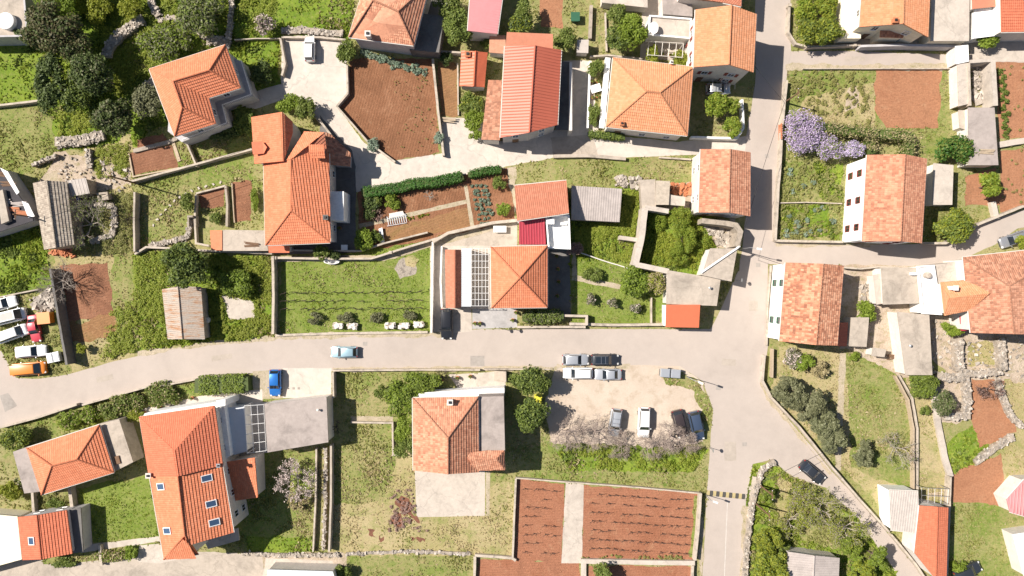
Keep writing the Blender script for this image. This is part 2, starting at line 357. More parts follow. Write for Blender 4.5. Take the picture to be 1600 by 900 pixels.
leaf_mat('leaf_hay', (0.24, 0.21, 0.09), (0.33, 0.28, 0.14), (0.42, 0.36, 0.2))
leaf_mat('leaf_maroon', (0.20, 0.12, 0.10), (0.30, 0.19, 0.155), (0.40, 0.28, 0.23))
leaf_mat('blossom', (0.42, 0.34, 0.30), (0.58, 0.48, 0.44), (0.74, 0.64, 0.60))
leaf_mat('g_lush', (0.17, 0.25, 0.025), (0.26, 0.34, 0.04), (0.36, 0.41, 0.07), 0.45)
leaf_mat('g_mid', (0.22, 0.26, 0.05), (0.31, 0.33, 0.09), (0.42, 0.39, 0.17), 0.45)
leaf_mat('g_dry', (0.34, 0.30, 0.13), (0.46, 0.39, 0.21), (0.58, 0.49, 0.30), 0.45)
M = MATS
# ---------------- ground ----------------
PATCHES = []
KIND = {'base': 'g_mid', 'lush': 'g_lush', 'mid': 'g_mid', 'lawn': 'g_lush', 'dry': 'g_dry'}
PBOX = []
def pip(x, y, poly):
    c = False; j = len(poly) - 1
    for i in range(len(poly)):
        yi, yj = poly[i][1], poly[j][1]
        if (yi > y) != (yj > y) and x < (poly[j][0] - poly[i][0]) * (y - yi) / (yj - yi) + poly[i][0]: c = not c
        j = i
    return c
def ground_z(x, y):
    z = 0.0
    for (n_, k_, poly, zz), (x0, x1, y0, y1) in zip(PATCHES, PBOX):
        if x0 < x < x1 and y0 < y < y1 and pip(x, y, poly): z = zz
    return z
def patch(name, mat, pts, jit=None, step=0.6, label=None):
    if jit is None: jit = .55 if name == 'meadow' else .25
    w_ = [P(*p) for p in pts]; poly = []
    for i in range(len(w_)):
        a = w_[i]; b = w_[(i + 1) % len(w_)]; L = (b - a).length; n = max(1, int(L / step))
        nrm = Vector((-(b - a).y, (b - a).x, 0)).normalized() if L > 0 else Vector((0, 0, 0))
        for k in range(n):
            p = a.lerp(b, k / n)
            if jit and k: p = p + nrm * jit * ((vnoise(p.x, p.y, 1.7, 5) - .5) * 1.6 + random.uniform(-.35, .35))
            poly.append((p.x, p.y))
    if area2(poly) < 0: poly = poly[::-1]
    bx = (min(p[0] for p in poly), max(p[0] for p in poly), min(p[1] for p in poly), max(p[1] for p in poly)); z = 0.0
    PA = np.array(poly)
    for (n_, k_, q_, zz), (x0, x1, y0, y1) in zip(PATCHES, PBOX):
        if zz <= z - .0001 or x0 > bx[1] or x1 < bx[0] or y0 > bx[3] or y1 < bx[2]: continue
        QA = np.array(q_)
        if in_poly(PA[:, 0], PA[:, 1], q_).any() or in_poly(QA[:, 0], QA[:, 1], poly).any(): z = max(z, zz)
    z += 0.004
    me = bpy.data.meshes.new(name); me.from_pydata([(p[0], p[1], z) for p in poly], [], [tuple(t) for t in tri_poly(poly)])
    me.materials.append(M[mat]); o = bpy.data.objects.new(name, me); C.objects.link(o)
    for pl in me.polygons:
        pass
    me.validate()
    import bmesh
    bm = bmesh.new(); bm.from_mesh(me); bmesh.ops.recalc_face_normals(bm, faces=bm.faces)
    if bm.faces and sum(f.normal.z for f in bm.faces) < 0: bmesh.ops.reverse_faces(bm, faces=bm.faces)
    bm.to_mesh(me); bm.free()
    tag(o, kind='structure'); PATCHES.append((name, mat, poly, z)); PBOX.append((min(p[0] for p in poly), max(p[0] for p in poly), min(p[1] for p in poly), max(p[1] for p in poly))); return o

# ---------------- walls ----------------
FOOT = []
def poly_strip(pts, wd):
    n = len(pts); L = []; Rr = []
    for i in range(n):
        d = Vector((0, 0))
        if i > 0: d += (pts[i] - pts[i - 1]).to_2d().normalized()
        if i < n - 1: d += (pts[i + 1] - pts[i]).to_2d().normalized()
        d.normalize(); nn = Vector((-d.y, d.x)); k = 1.0
        if 0 < i < n - 1:
            e = (pts[i + 1] - pts[i]).to_2d().normalized(); k = 1 / max(.5, nn.dot(Vector((-e.y, e.x))))
        L.append(pts[i].to_2d() + nn * wd / 2 * k); Rr.append(pts[i].to_2d() - nn * wd / 2 * k)
    return L, Rr
def wall(label, pts, h=1.0, wd=0.35, mat='wall_top', name='garden_wall', cat='wall', z0=-.05, posts=0, group=None):
    w_ = [P(p[0], p[1], h) for p in pts]; fine = []
    for i in range(len(w_) - 1):
        n = max(1, int((w_[i + 1] - w_[i]).length / 0.9))
        for k in range(n): fine.append(w_[i].lerp(w_[i + 1], k / n))
    fine.append(w_[-1]); mb = MB(); L, Rr = poly_strip(fine, wd)
    n = len(fine); vs = []
    for i in range(n):
        dz = random.uniform(-.03, .03); j = random.uniform(-.02, .02)
        vs += [(L[i].x + j, L[i].y + j, z0), (L[i].x + j, L[i].y, h + dz), (Rr[i].x, Rr[i].y + j, h + dz), (Rr[i].x, Rr[i].y, z0)]
    fs = []
    for i in range(n - 1):
        a = 4 * i; b = a + 4
        fs += [(a + 1, a + 2, b + 2, b + 1), (a, a + 1, b + 1, b), (a + 2, a + 3, b + 3, b + 2)]
    fs += [(0, 3, 2, 1), (4 * n - 4, 4 * n - 3, 4 * n - 2, 4 * n - 1)]
    mb.vf(vs, fs)
    if posts:
        acc = 0
        for i in range(n):
            if i % posts == 0: mb.box((fine[i].x, fine[i].y, h / 2 + .08), (wd + .16, wd + .16, h + .2))
    o = mb.build(name, M[mat]); tag(o, label, cat, group)
    return o
def stone_wall(label, pts, h=0.9, wd=0.8, mat='stone', size=0.38, name='dry_stone_wall', dens=1.0):
    w_ = [P(p[0], p[1], h) for p in pts]; mb = MB()
    mb.slot = 1
    fine = []
    for i in range(len(w_) - 1):
        n = max(1, int((w_[i + 1] - w_[i]).length / 0.8))
        for k in range(n):
            q = w_[i].lerp(w_[i + 1], k / n); q.x += random.uniform(-.1, .1) * wd; q.y += random.uniform(-.1, .1) * wd; fine.append(q)
    fine.append(w_[-1]); L, Rr = poly_strip(fine, wd * .85); n = len(fine); vs = []
    for i in range(n):
        hh = h * random.uniform(.75, .9)
        vs += [(L[i].x, L[i].y, 0), (L[i].x, L[i].y, hh), (Rr[i].x, Rr[i].y, hh), (Rr[i].x, Rr[i].y, 0)]
    fs = []
    for i in range(n - 1):
        a = 4 * i; b = a + 4; fs += [(a + 1, a + 2, b + 2, b + 1), (a, a + 1, b + 1, b), (a + 2, a + 3, b + 3, b + 2)]
    fs += [(0, 3, 2, 1), (4 * n - 4, 4 * n - 3, 4 * n - 2, 4 * n - 1)]
    mb.vf(vs, fs); mb.slot = 0
    for i in range(len(w_) - 1):
        a, b = w_[i], w_[i + 1]; Ls = (b - a).length; d = (b - a).normalized(); nn = Vector((-d.y, d.x, 0))
        for k in range(int(Ls * wd * 13 * dens) + 2):
            s_ = size * random.uniform(.5, 1.25); t = random.random(); u = random.uniform(-.5, .5)
            z = h * random.uniform(.72, 1.0) if abs(u) < .4 else h * random.uniform(.1, .95)
            p = a.lerp(b, t) + nn * (u * wd); mb.box((p.x, p.y, z - .05), (s_, s_ * random.uniform(.5, .9), s_ * random.uniform(.4, .7)), rz=random.uniform(0, 3), rx=random.uniform(-.4, .4), ry=random.uniform(-.4, .4), jit=.3)
    return tag(mb.build(name, [M[mat], M['stone_core']]), label, 'wall')
def rubble(label, pts, n, size=0.3, mat='stone', z=0.0, name='rubble', group=None, hz=0.25, cat='rubble'):
    poly = [P(*p)[:2] for p in pts]; xs = [p[0] for p in poly]; ys = [p[1] for p in poly]; mb = MB(); k = 0
    while k < n:
        x = random.uniform(min(xs), max(xs)); y = random.uniform(min(ys), max(ys))
        if not in_poly(np.array(x), np.array(y), poly): k += .2; continue
        s_ = size * random.uniform(.35, 1.6) ** 1.3
        mb.box((x, y, z + ground_z(x, y) + random.uniform(0, hz)), (s_, s_ * random.uniform(.5, 1), s_ * .5), rz=random.uniform(0, 3), rx=random.uniform(-.5, .5), ry=random.uniform(-.5, .5), jit=.35); k += 1
    return tag(mb.build(name, M[mat]), label, cat, group, kind='stuff')

# ---------------- buildings ----------------
def set_base(o, parent, loc):
    o.parent = parent; o.matrix_parent_inverse = Matrix.Translation(-Vector(loc))
def clip_v(poly, v0, keep_ge):
    out = []; n = len(poly)
    for i in range(n):
        a = poly[i]; b = poly[(i + 1) % n]; ia = (a[1] >= v0) if keep_ge else (a[1] <= v0); ib = (b[1] >= v0) if keep_ge else (b[1] <= v0)
        if ia: out.append(a)
        if ia != ib and abs(b[1] - a[1]) > 1e-9:
            t = (v0 - a[1]) / (b[1] - a[1]); out.append((a[0] + t * (b[0] - a[0]), v0))
    return out
def roof_surface(mb, pts, style, th=0.42, lift=0.075, rib=0.5):
    n = Vector((0, 0, 0)); o = pts[0]
    for i in range(len(pts)): 
        a = pts[i]; b = pts[(i + 1) % len(pts)]; n += (a - o).cross(b - o)
    n.normalize()
    if n.z < 0: n = -n; pts = pts[::-1]
    vd = Vector((0, 0, -1)) - n * (-n.z)
    if style == 'flat' or vd.length < 0.02:
        mb.face(pts); return
    vd.normalize(); ud = n.cross(vd).normalized() * 1
    if ud.cross(vd).dot(n) < 0: ud = -ud
    q = [((p - o).dot(ud), (p - o).dot(vd)) for p in pts]
    to3 = lambda u, v, l=0: o + ud * u + vd * v + n * l
    vmin = min(v for _, v in q); vmax = max(v for _, v in q)
    if style == 'tile':
        k = 0
        while vmax - k * th > vmin + 1e-4:
            vb = vmax - k * th; vt = max(vb - th, vmin - .001); c = clip_v(clip_v(q, vb + 1e-6, False), vt, True); k += 1
            if len(c) < 3: continue
            P3 = [to3(u, v, lift * (v - vt) / th) for u, v in c]
            mb.face(P3, [(u + 50, v + 50) for u, v in c])
            lo = [u for u, v in c if abs(v - vb) < 1e-3]
            if len(lo) >= 2:
                a, b = min(lo), max(lo)
                mb.face([to3(a, vb, lift), to3(b, vb, lift), to3(b, vb, -.01), to3(a, vb, -.01)][::-1], [(a + 50, vb + 49.9), (b + 50, vb + 49.9), (b + 50, vb + 49.95), (a + 50, vb + 49.95)][::-1])
    else:
        mb.face(pts, [(u + 50, v + 50) for u, v in q])
        umin = min(u for u, _ in q); umax = max(u for u, _ in q); u = umin + rib / 2
        while u < umax:
            sw = [(v, uu) for uu, v in q]; c = clip_v(clip_v(sw, u - 1e-3, True), u + 1e-3, False)
            if len(c) >= 2:
                va = min(x[0] for x in c); vb = max(x[0] for x in c); w2 = rib * .18
                if vb - va > .15:
                    a = [to3(u - w2, va, .003), to3(u, va, .045), to3(u + w2, va, .003)]; b = [to3(u - w2, vb, .003), to3(u, vb, .045), to3(u + w2, vb, .003)]
                    uv = [(u + 50, va + 50)] * 4
                    mb.face([a[0], b[0], b[1], a[1]], uv); mb.face([a[1], b[1], b[2], a[2]], uv); mb.face([a[0], a[1], a[2]], uv[:3]); mb.face([b[2], b[1], b[0]], uv[:3])
            u += rib
def window(parent, loc, c, nrm, w_=0.95, h_=1.25, shut='shut_red', frame='white'):
    """frame > pane, shutters; c centre on the wall, nrm outward"""
    t = Vector((-nrm.y, nrm.x, 0)); Mx = Matrix((t, nrm, Vector((0, 0, 1)))).transposed()
    f = MB(); th = .09
    for sx in (-1, 1): f.box(c + t * sx * (w_ / 2) + nrm * .02, (th, .1, h_ + th), M=Mx)
    for sz in (-1, 1): f.box(c + Vector((0, 0, sz * h_ / 2)) + nrm * .025, (w_ - th - .004, .11 if sz > 0 else .2, th), M=Mx)
    f.box(c + nrm * .02, (.05, .07, h_ - th - .004), M=Mx)
    fo = f.build('window', M[frame]); set_base(fo, parent, loc)
    g = MB(); g.box(c + nrm * .008, (w_ - th, .04, h_ - th), M=Mx); g.build('pane', M['glass'], fo)
    if shut:
        for sx in (-1, 1):
            s_ = MB(); s_.box(c + t * sx * (w_ * .75 + .08) + nrm * .035, (w_ / 2, .05, h_), M=Mx)
            for q in range(5): s_.box(c + t * sx * (w_ * .75 + .08) + nrm * .065 + Vector((0, 0, (q - 2) * h_ / 5.5)), (w_ / 2 - .1, .02, .05), M=Mx)
            s_.build('shutter', M[shut], fo)
def house(name, label, cat, outline, inner, faces, wallm='plaster', roofm='tile_orange', style='tile', over=0.4, shut='shut_red', wins='auto', door=True, chim=(), sky=(), th=0.42, rib=0.5, group=None, parapet=None, z0=-.05, fascia='offwhite', wpitch=3.2, caps=True, wframe='white'):
    """outline: eave points (px,py,h) in order, inner: ridge points; faces index outline+inner"""
    O3 = [P(*p) for p in outline]; I3 = [P(*p) for p in inner]; A = O3 + I3
    cx = sum(p.x for p in O3) / len(O3); cy = sum(p.y for p in O3) / len(O3)
    loc = (cx, cy, 0); e = empty(name, loc); tag(e, label, cat, group)
    ccw = area2([(p.x, p.y) for p in O3]) > 0; Oc = O3 if ccw else O3[::-1]
    base = offset_poly([(p.x, p.y) for p in Oc], over); FOOT.append([(p.x, p.y) for p in Oc])
    zt = [p.z - (.2 if style != 'flat' else .12) for p in Oc]
    mb = MB(); n = len(Oc)
    for i in range(n):
        j = (i + 1) % n; a, b = base[i], base[j]
        mb.face([(a[0], a[1], z0), (b[0], b[1], z0), (b[0], b[1], zt[j]), (a[0], a[1], zt[i])])
    wo = mb.build('wall', M[wallm]); set_base(wo, e, loc)
    rb = MB()
    for f in faces: roof_surface(rb, [A[i] for i in f], style, th=th, rib=rib)
    if caps and style != 'flat':
        ed = {}
        for f in faces:
            cen = sum((A[i] for i in f), Vector()) / len(f)
            for k in range(len(f)):
                key = tuple(sorted((f[k], f[(k + 1) % len(f)]))); ed.setdefault(key, []).append(cen)
        for (i, j), cs in ed.items():
            if len(cs) == 2:
                m = (A[i] + A[j]) / 2; dd = cs[1] - cs[0]; t = max(0, min(1, (m - cs[0]).dot(dd) / max(1e-6, dd.length_squared)))
                if m.z > (cs[0] + dd * t).z + .02:
                    L = (A[j] - A[i]).length; k = max(1, int(L / .42)); 
                    for q in range(k):
                        pa = A[i].lerp(A[j], q / k); pb = A[i].lerp(A[j], (q + 1.08) / k if q < k - 1 else 1)
                        up = Vector((0, 0, .05)); rb.tube(pa + up, pb + up, .13, .115, 6)
    # underside and fascia
    for f in faces: rb.face([A[i] + Vector((0, 0, -.14)) for i in f][::-1])
    for i in range(n):
        a, b = Oc[i], Oc[(i + 1) % n]; d = Vector((0, 0, -.17)); u = Vector((0, 0, .0))
        rb.face([a + d, b + d, b + u, a + u])
    ro = rb.build('roof', M[roofm]); set_base(ro, e, loc)
    if style in ('tile', 'rib') and fascia and cat == 'house':
        for i in range(n):
            gb = MB(); a, b = Oc[i], Oc[(i + 1) % n]
            if abs(a.z - b.z) < .05 and (b - a).length > 2:
                nr = Vector((b.y - a.y, -(b.x - a.x), 0)).normalized() * .07; dz = Vector((0, 0, -.1)); gb.tube(a + nr + dz, b + nr + dz, .075, .075, 6); go = gb.build('gutter', M[fascia]); set_base(go, e, loc)
    # openings
    if wins:
        first = True
        for i in range(n):
            j = (i + 1) % n; a = Vector((*base[i], 0)); b = Vector((*base[j], 0)); L = (b - a).length; hh = min(zt[i], zt[j])
            nr = Vector((b.y - a.y, -(b.x - a.x), 0)).normalized(); mid = (a + b) / 2
            face_c = nr.dot(-mid) > 0
            spec = wins.get(i) if isinstance(wins, dict) else None
            if not face_c and not spec and (cat != 'house' or L < 5): continue
            if L < 2.2: continue
            st = max(1, int((hh + .3) / 2.7)); nc = max(1, int(L / wpitch))
            if spec: nc, st = spec
            for s_ in range(st):
                zc = (1.55 if st > 1 or hh < 3.6 else hh * .5) + s_ * 2.8
                if st == 1 and hh > 4.5: zc = hh * .6
                for k in range(nc):
                    c = a.lerp(b, (k + .5) / nc); c.z = zc
                    if first and s_ == 0 and door and L > 2.4 and hh > 2.1:
                        first = False; t = Vector((-nr.y, nr.x, 0)); Mx = Matrix((t, nr, Vector((0, 0, 1)))).transposed()
                        dm = MB(); dm.box(Vector((c.x, c.y, 1.03)) + nr * .03, (.95, .07, 2.06), M=Mx); do = dm.build('door', M['wood']); set_base(do, e, loc)
                        hb = MB(); hb.box(Vector((c.x, c.y, 1.03)) + nr * .09 + t * .36, (.12, .05, .03), M=Mx); hb.build('handle', M['chrome'], do)
                        continue
                    window(e, loc, c, nr, shut=shut, frame=wframe, w_=.95 if hh > 2.6 else .7, h_=1.25 if hh > 2.6 else .7)
    def on_roof(px, py):
        best = None; o0 = Vector((0, 0, H)); d = (P(px, py, 0) - o0)
        for f in faces:
            a, b, c = A[f[0]], A[f[1]], A[f[2]]; nn = (b - a).cross(c - a)
            if abs(nn.z) < 1e-6: continue
            t = nn.dot(a - o0) / nn.dot(d); q = o0 + d * t
            if in_poly(np.array(q.x), np.array(q.y), [(A[i].x, A[i].y) for i in f]):
                nn.normalize(); nn = nn if nn.z > 0 else -nn
                if best is None or q.z > best[0].z: best = (q, nn)
        return best
    e_ = e
    for c in chim:
        r_ = on_roof(c[0], c[1]); 
        if not r_: r_ = (Vector(P(c[0], c[1], outline[0][2])), Vector((0, 0, 1)))
        p = r_[0]; sz = c[2] if len(c) > 2 else .6; hc = c[3] if len(c) > 3 else 1.0; cm = c[4] if len(c) > 4 else 'plaster'
        m = MB(); m.box((p.x, p.y, p.z + hc / 2 - .25), (sz, sz, hc + .5)); m.box((p.x, p.y, p.z + hc + .04), (sz + .16, sz + .16, .08))
        co = m.build('chimney', M[cm], ro); m = MB(); m.box((p.x, p.y, p.z + hc + .16), (sz * .55, sz * .55, .16)); m.build('flue', M['dark'], co)
    for s_ in sky:
        r_ = on_roof(s_[0], s_[1])
        if not r_: continue
        p, nn = r_; v = Vector((0, 0, -1)) + nn * nn.z; v.normalize(); u = nn.cross(v).normalized()
        ln = s_[2] if len(s_) > 2 else 1.4; wd = s_[3] if len(s_) > 3 else .9
        Mx = Matrix((u, v, nn)).transposed(); m = MB()
        for a in (-1, 1):
            m.box(p + u * a * wd / 2 + nn * .1, (.1, ln + .1, .14), M=Mx); m.box(p + v * a * ln / 2 + nn * .098, (wd - .1, .1, .14), M=Mx)
        fo = m.build('skylight', M['white'], ro); m = MB(); m.box(p + nn * .11, (wd - .1, ln - .1, .05), M=Mx); m.build('pane', M['skyglass'], fo)
    if parapet:
        ph, pw = parapet; m = MB(); inn = offset_poly([(p.x, p.y) for p in Oc], pw); hz = Oc[0].z
        oo = offset_poly([(p.x, p.y) for p in Oc], -.012)
        for i in range(n):
            j = (i + 1) % n; a, b, c, d = oo[i], oo[j], inn[j], inn[i]; z1 = hz + ph; z_ = hz - .1
            m.vf([(a[0], a[1], z_), (b[0], b[1], z_), (c[0], c[1], z_), (d[0], d[1], z_), (a[0], a[1], z1), (b[0], b[1], z1), (c[0], c[1], z1), (d[0], d[1], z1)], [(4, 5, 6, 7), (0, 1, 5, 4), (2, 3, 7, 6)])
        po = m.build('parapet', M[wallm]); set_base(po, e, loc)
    e['_l'] = 0; del e['_l']
    return e, loc
def hip(label, c4, hE, ridge, hR, name='house', cat='house', **kw):
    """c4: NW NE SE SW eave corners; ridge: two points, first nearest the NW-SW (W) end or, if vert=True, the NW-NE end"""
    vert = kw.pop('vert', False); o = [(p[0], p[1], hE) for p in c4]; i = [(p[0], p[1], hR) for p in ridge]
    if len(i) == 1: f = [(0, 1, 4), (1, 2, 4), (2, 3, 4), (3, 0, 4)]
    elif vert: f = [(0, 1, 4), (1, 2, 5, 4), (2, 3, 5), (3, 0, 4, 5)]
    else: f = [(3, 0, 4), (0, 1, 5, 4), (1, 2, 5), (2, 3, 4, 5)]
    return house(name, label, cat, o, i, f, **kw)
def gable(label, c6, hE, hR, name='house', cat='house', **kw):
    """c6: NW, ridgeN, NE, SE, ridgeS, SW; ridge runs north-south"""
    hh = [hE, hR, kw.get('hE2', hE), kw.get('hE2', hE), hR, hE]; kw.pop('hE2', None)
    o = [(p[0], p[1], h) for p, h in zip(c6, hh)]
    return house(name, label, cat, o, [], [(0, 1, 4, 5), (1, 2, 3, 4)], **kw)
def flat(label, pts, h, name='flat_roofed_shed', cat='shed', mat='concrete', wallm='plaster', style='flat', **kw):
    kw.setdefault('wins', None); kw.setdefault('over', .12)
    o = [(p[0], p[1], p[2] if len(p) > 2 else h) for p in pts]
    return house(name, label, cat, o, [], [tuple(range(len(o)))], roofm=mat, wallm=wallm, style=style, **kw)
def part_block(eh, name, pts, z0, z1, mat, world=False):
    e, loc = eh; hh = z1 if not isinstance(z1, (list, tuple)) else max(z1)
    w_ = [P(p[0], p[1], hh) for p in pts]; m = MB(); m.prism([(p.x, p.y) for p in w_], z0, z1); o = m.build(name, M[mat]); set_base(o, e, loc); return o
def part_roof(eh, name, outline, inner, faces, mat, style='tile', **kw):
    e, loc = eh; A = [P(*p) for p in outline + inner]; rb = MB()
    for f in faces: roof_surface(rb, [A[i] for i in f], style, **kw); rb.face([A[i] + Vector((0, 0, -.14)) for i in f][::-1])
    n = len(outline)
    O = A[:n]; O = O if area2([(p.x, p.y) for p in O]) > 0 else O[::-1]
    for i in range(n): a, b = O[i], O[(i + 1) % n]; d = Vector((0, 0, -.17)); rb.face([a + d, b + d, b, a])
    o = rb.build(name, M[mat]); set_base(o, e, loc); return o
def part_wall(eh, name, pts, mat, inset=.3, z0=-.05, drop=.18):
    e, loc = eh; O = [P(*p) for p in pts]; O = O if area2([(p.x, p.y) for p in O]) > 0 else O[::-1]
    b = offset_poly([(p.x, p.y) for p in O], inset); m = MB(); n = len(O)
    for i in range(n):
        j = (i + 1) % n; m.face([(b[i][0], b[i][1], z0), (b[j][0], b[j][1], z0), (b[j][0], b[j][1], O[j].z - drop), (b[i][0], b[i][1], O[i].z - drop)])
    o = m.build(name, M[mat]); set_base(o, e, loc); FOOT.append([(p.x, p.y) for p in O]); return o

# ---------------- vegetation ----------------
def leaves(centers, normals, size, jit=0.8):
    """one bent quad (two triangles) per leaf"""
    n = len(centers); nr = normals + rng.normal(0, jit, (n, 3)); nr /= np.linalg.norm(nr, axis=1)[:, None] + 1e-9
    a = np.cross(nr, rng.normal(0, 1, (n, 3))); a /= np.linalg.norm(a, axis=1)[:, None] + 1e-9; b = np.cross(nr, a)
    s = (size * rng.uniform(.55, 1.3, n))[:, None]
    v = np.stack([centers - a * s, centers + b * s * .55, centers + a * s, centers - b * s * .55], 1).reshape(-1, 3)
    f = np.arange(4 * n).reshape(-1, 4); return v, f
def crown_pts(n, rx, ry, rz, nclump, seed, flat_=0.55, crad=(0.28, 0.5)):
    r = np.random.default_rng(seed); out = []; nor = []
    th = r.uniform(0, 2 * np.pi, nclump); rr = np.sqrt(r.uniform(0, 1, nclump)) * .78; cz = np.sqrt(np.clip(1 - rr ** 2, 0, 1)) * flat_ * r.uniform(.35, 1.1, nclump) - .15
    cr = r.uniform(crad[0], crad[1], nclump); wts = cr ** 2; wts /= wts.sum(); idx = r.choice(nclump, n, p=wts)
    d = r.normal(0, 1, (n, 3)); d[:, 2] = np.where(d[:, 2] < -.3, -d[:, 2], d[:, 2]); d /= np.linalg.norm(d, axis=1)[:, None]
    rad = cr[idx] * r.uniform(.55, 1.08, n)
    x = rr[idx] * np.cos(th[idx]) + d[:, 0] * rad; y = rr[idx] * np.sin(th[idx]) + d[:, 1] * rad; z = cz[idx] + d[:, 2] * rad * .8
    p = np.stack([x * rx, y * ry, z * rz], 1); k = np.array([rx, ry, rz]); q = d / k; q /= np.linalg.norm(q, axis=1)[:, None]
    return p, q
def limbs(mb, base, top, rx, ry, n, r0, seed):
    r = random.Random(seed); b = Vector(base); mid = b + Vector((r.uniform(-.15, .15), r.uniform(-.15, .15), (top - b.z) * .42)); mb.tube(b, mid, r0, r0 * .75, 7)
    for k in range(n):
        a = 2 * math.pi * k / n + r.uniform(-.4, .4); e1 = mid + Vector((math.cos(a) * rx * .35, math.sin(a) * ry * .35, (top - b.z) * .25)); mb.tube(mid, e1, r0 * .6, r0 * .35, 5)
        for q in range(2):
            aa = a + r.uniform(-.7, .7); e2 = e1 + Vector((math.cos(aa) * rx * .4, math.sin(aa) * ry * .4, (top - b.z) * r.uniform(.05, .25))); mb.tube(e1, e2, r0 * .33, r0 * .12, 4)
SEED = [100]
def tree(label, px, py, r, leaf='leaf_green', hgt=None, name='tree', cat='tree', ry=None, rz=0, ls=None, dens=1.0, nclump=None, bark='bark', group=None, flatc=.55, crad=(0.28, .5), accent=None):
    SEED[0] += 1; rx = r * S; ryy = (ry if ry else r) * S; hgt = hgt or rx * 1.25 + .7; 
    zc = max(.25, hgt - rx * .62); c = P(px, py, zc); gz = ground_z(c.x, c.y)
    rm = (rx * ryy) ** .5; n = int(430 * rm * rm * dens) + 90; size = (ls or (.15 + .045 * min(rm, 3))) * .8; n = int(n * 1.4); nclump = nclump or int(7 + rm * 7)
    p, q = crown_pts(n, rx, ryy, min(rx, ryy) * 1.0, nclump, SEED[0], flatc, crad)
    ca, sa = math.cos(R(rz)), math.sin(R(rz)); p = np.stack([p[:, 0] * ca - p[:, 1] * sa, p[:, 0] * sa + p[:, 1] * ca, p[:, 2]], 1)
    p[:, 2] = np.maximum(p[:, 2], -zc + .08)
    q[:, 2] += .5; q /= np.linalg.norm(q, axis=1)[:, None]; v, f = leaves(p, q, size, .5)
    e = empty(name, (c.x, c.y, gz)); tag(e, label, cat, group); v[:, 2] += zc - gz
    mats = [M[leaf]]; mi = None
    if accent:
        mats = [M[leaf], M[accent[0]]]; g = (rng.random(len(f)) < accent[1]).astype(int); mi = g
    np_mesh('crown' if name.endswith('tree') else 'foliage', v, f, mats, e, mi)
    mb = MB(); limbs(mb, (0, 0, -.1), zc, rx, ryy, 5, max(.05, rm * .06), SEED[0]); mb.build('trunk' if name.endswith('tree') else 'stem', M[bark], e)
    return e
def bush(label, px, py, r, leaf='leaf_green', **kw):
    kw.setdefault('name', 'bush'); kw.setdefault('cat', 'bush'); kw.setdefault('hgt', r * S * 1.0 + .35); return tree(label, px, py, r, leaf, **kw)
def branches(mb, p, d, L, r, depth, rnd, spread=.6, kids=3, up=.1):
    e = p + d * L; mb.tube(p, e, r, r * .7, 4 if depth < 3 else 6, cap=False)
    if depth == 0: return
    for k in range(kids):
        a = rnd.uniform(0, 2 * math.pi); ax = Vector((math.cos(a), math.sin(a), rnd.uniform(-.4, .5))) * spread
        nd_ = (d + ax * rnd.uniform(.6, 1.3)).normalized(); nd_.z = max(nd_.z + up, -.1); nd_.normalize()
        branches(mb, p.lerp(e, rnd.uniform(.5, 1)), nd_, L * rnd.uniform(.6, .85), r * .62, depth - 1, rnd, spread, kids, up)
def bare_tree(label, px, py, r, hgt=3.5, bark='bark_pale', depth=5, name='bare_tree', kids=3, leaf=None, ln=600, ls=.1, lean=(0, 0), group=None, spread=.8):
    SEED[0] += 1; rnd = random.Random(SEED[0]); c = P(px, py, hgt * .5); gz = ground_z(c.x, c.y); e = empty(name, (c.x, c.y, gz)); tag(e, label, 'tree', group)
    mb = MB(); k0 = r * S; t = Vector((0, 0, -.1)); m = Vector((lean[0], lean[1], hgt * .25)); mb.tube(t, m, k0 * .06 + .04, k0 * .05 + .03, 7)
    for k in range(5):
        a = 2 * math.pi * k / 5 + rnd.uniform(-.5, .5); branches(mb, m, Vector((math.cos(a), math.sin(a), .5)).normalized(), k0 * .46, k0 * .016 + .02, depth - 1, rnd, spread, kids, .06)
    o = mb.build('branches', M[bark], e)
    if leaf:
        vs = np.array(mb.v); idx = rng.integers(0, len(vs), ln); pp = vs[idx] + rng.normal(0, .12, (ln, 3)); pp[:, 2] = np.maximum(pp[:, 2], .15); v, f = leaves(pp, np.tile([0, 0, 1.], (ln, 1)), ls); np_mesh('blossom' if 'bloss' in leaf else 'leaves', v, f, M[leaf], e)
    return e
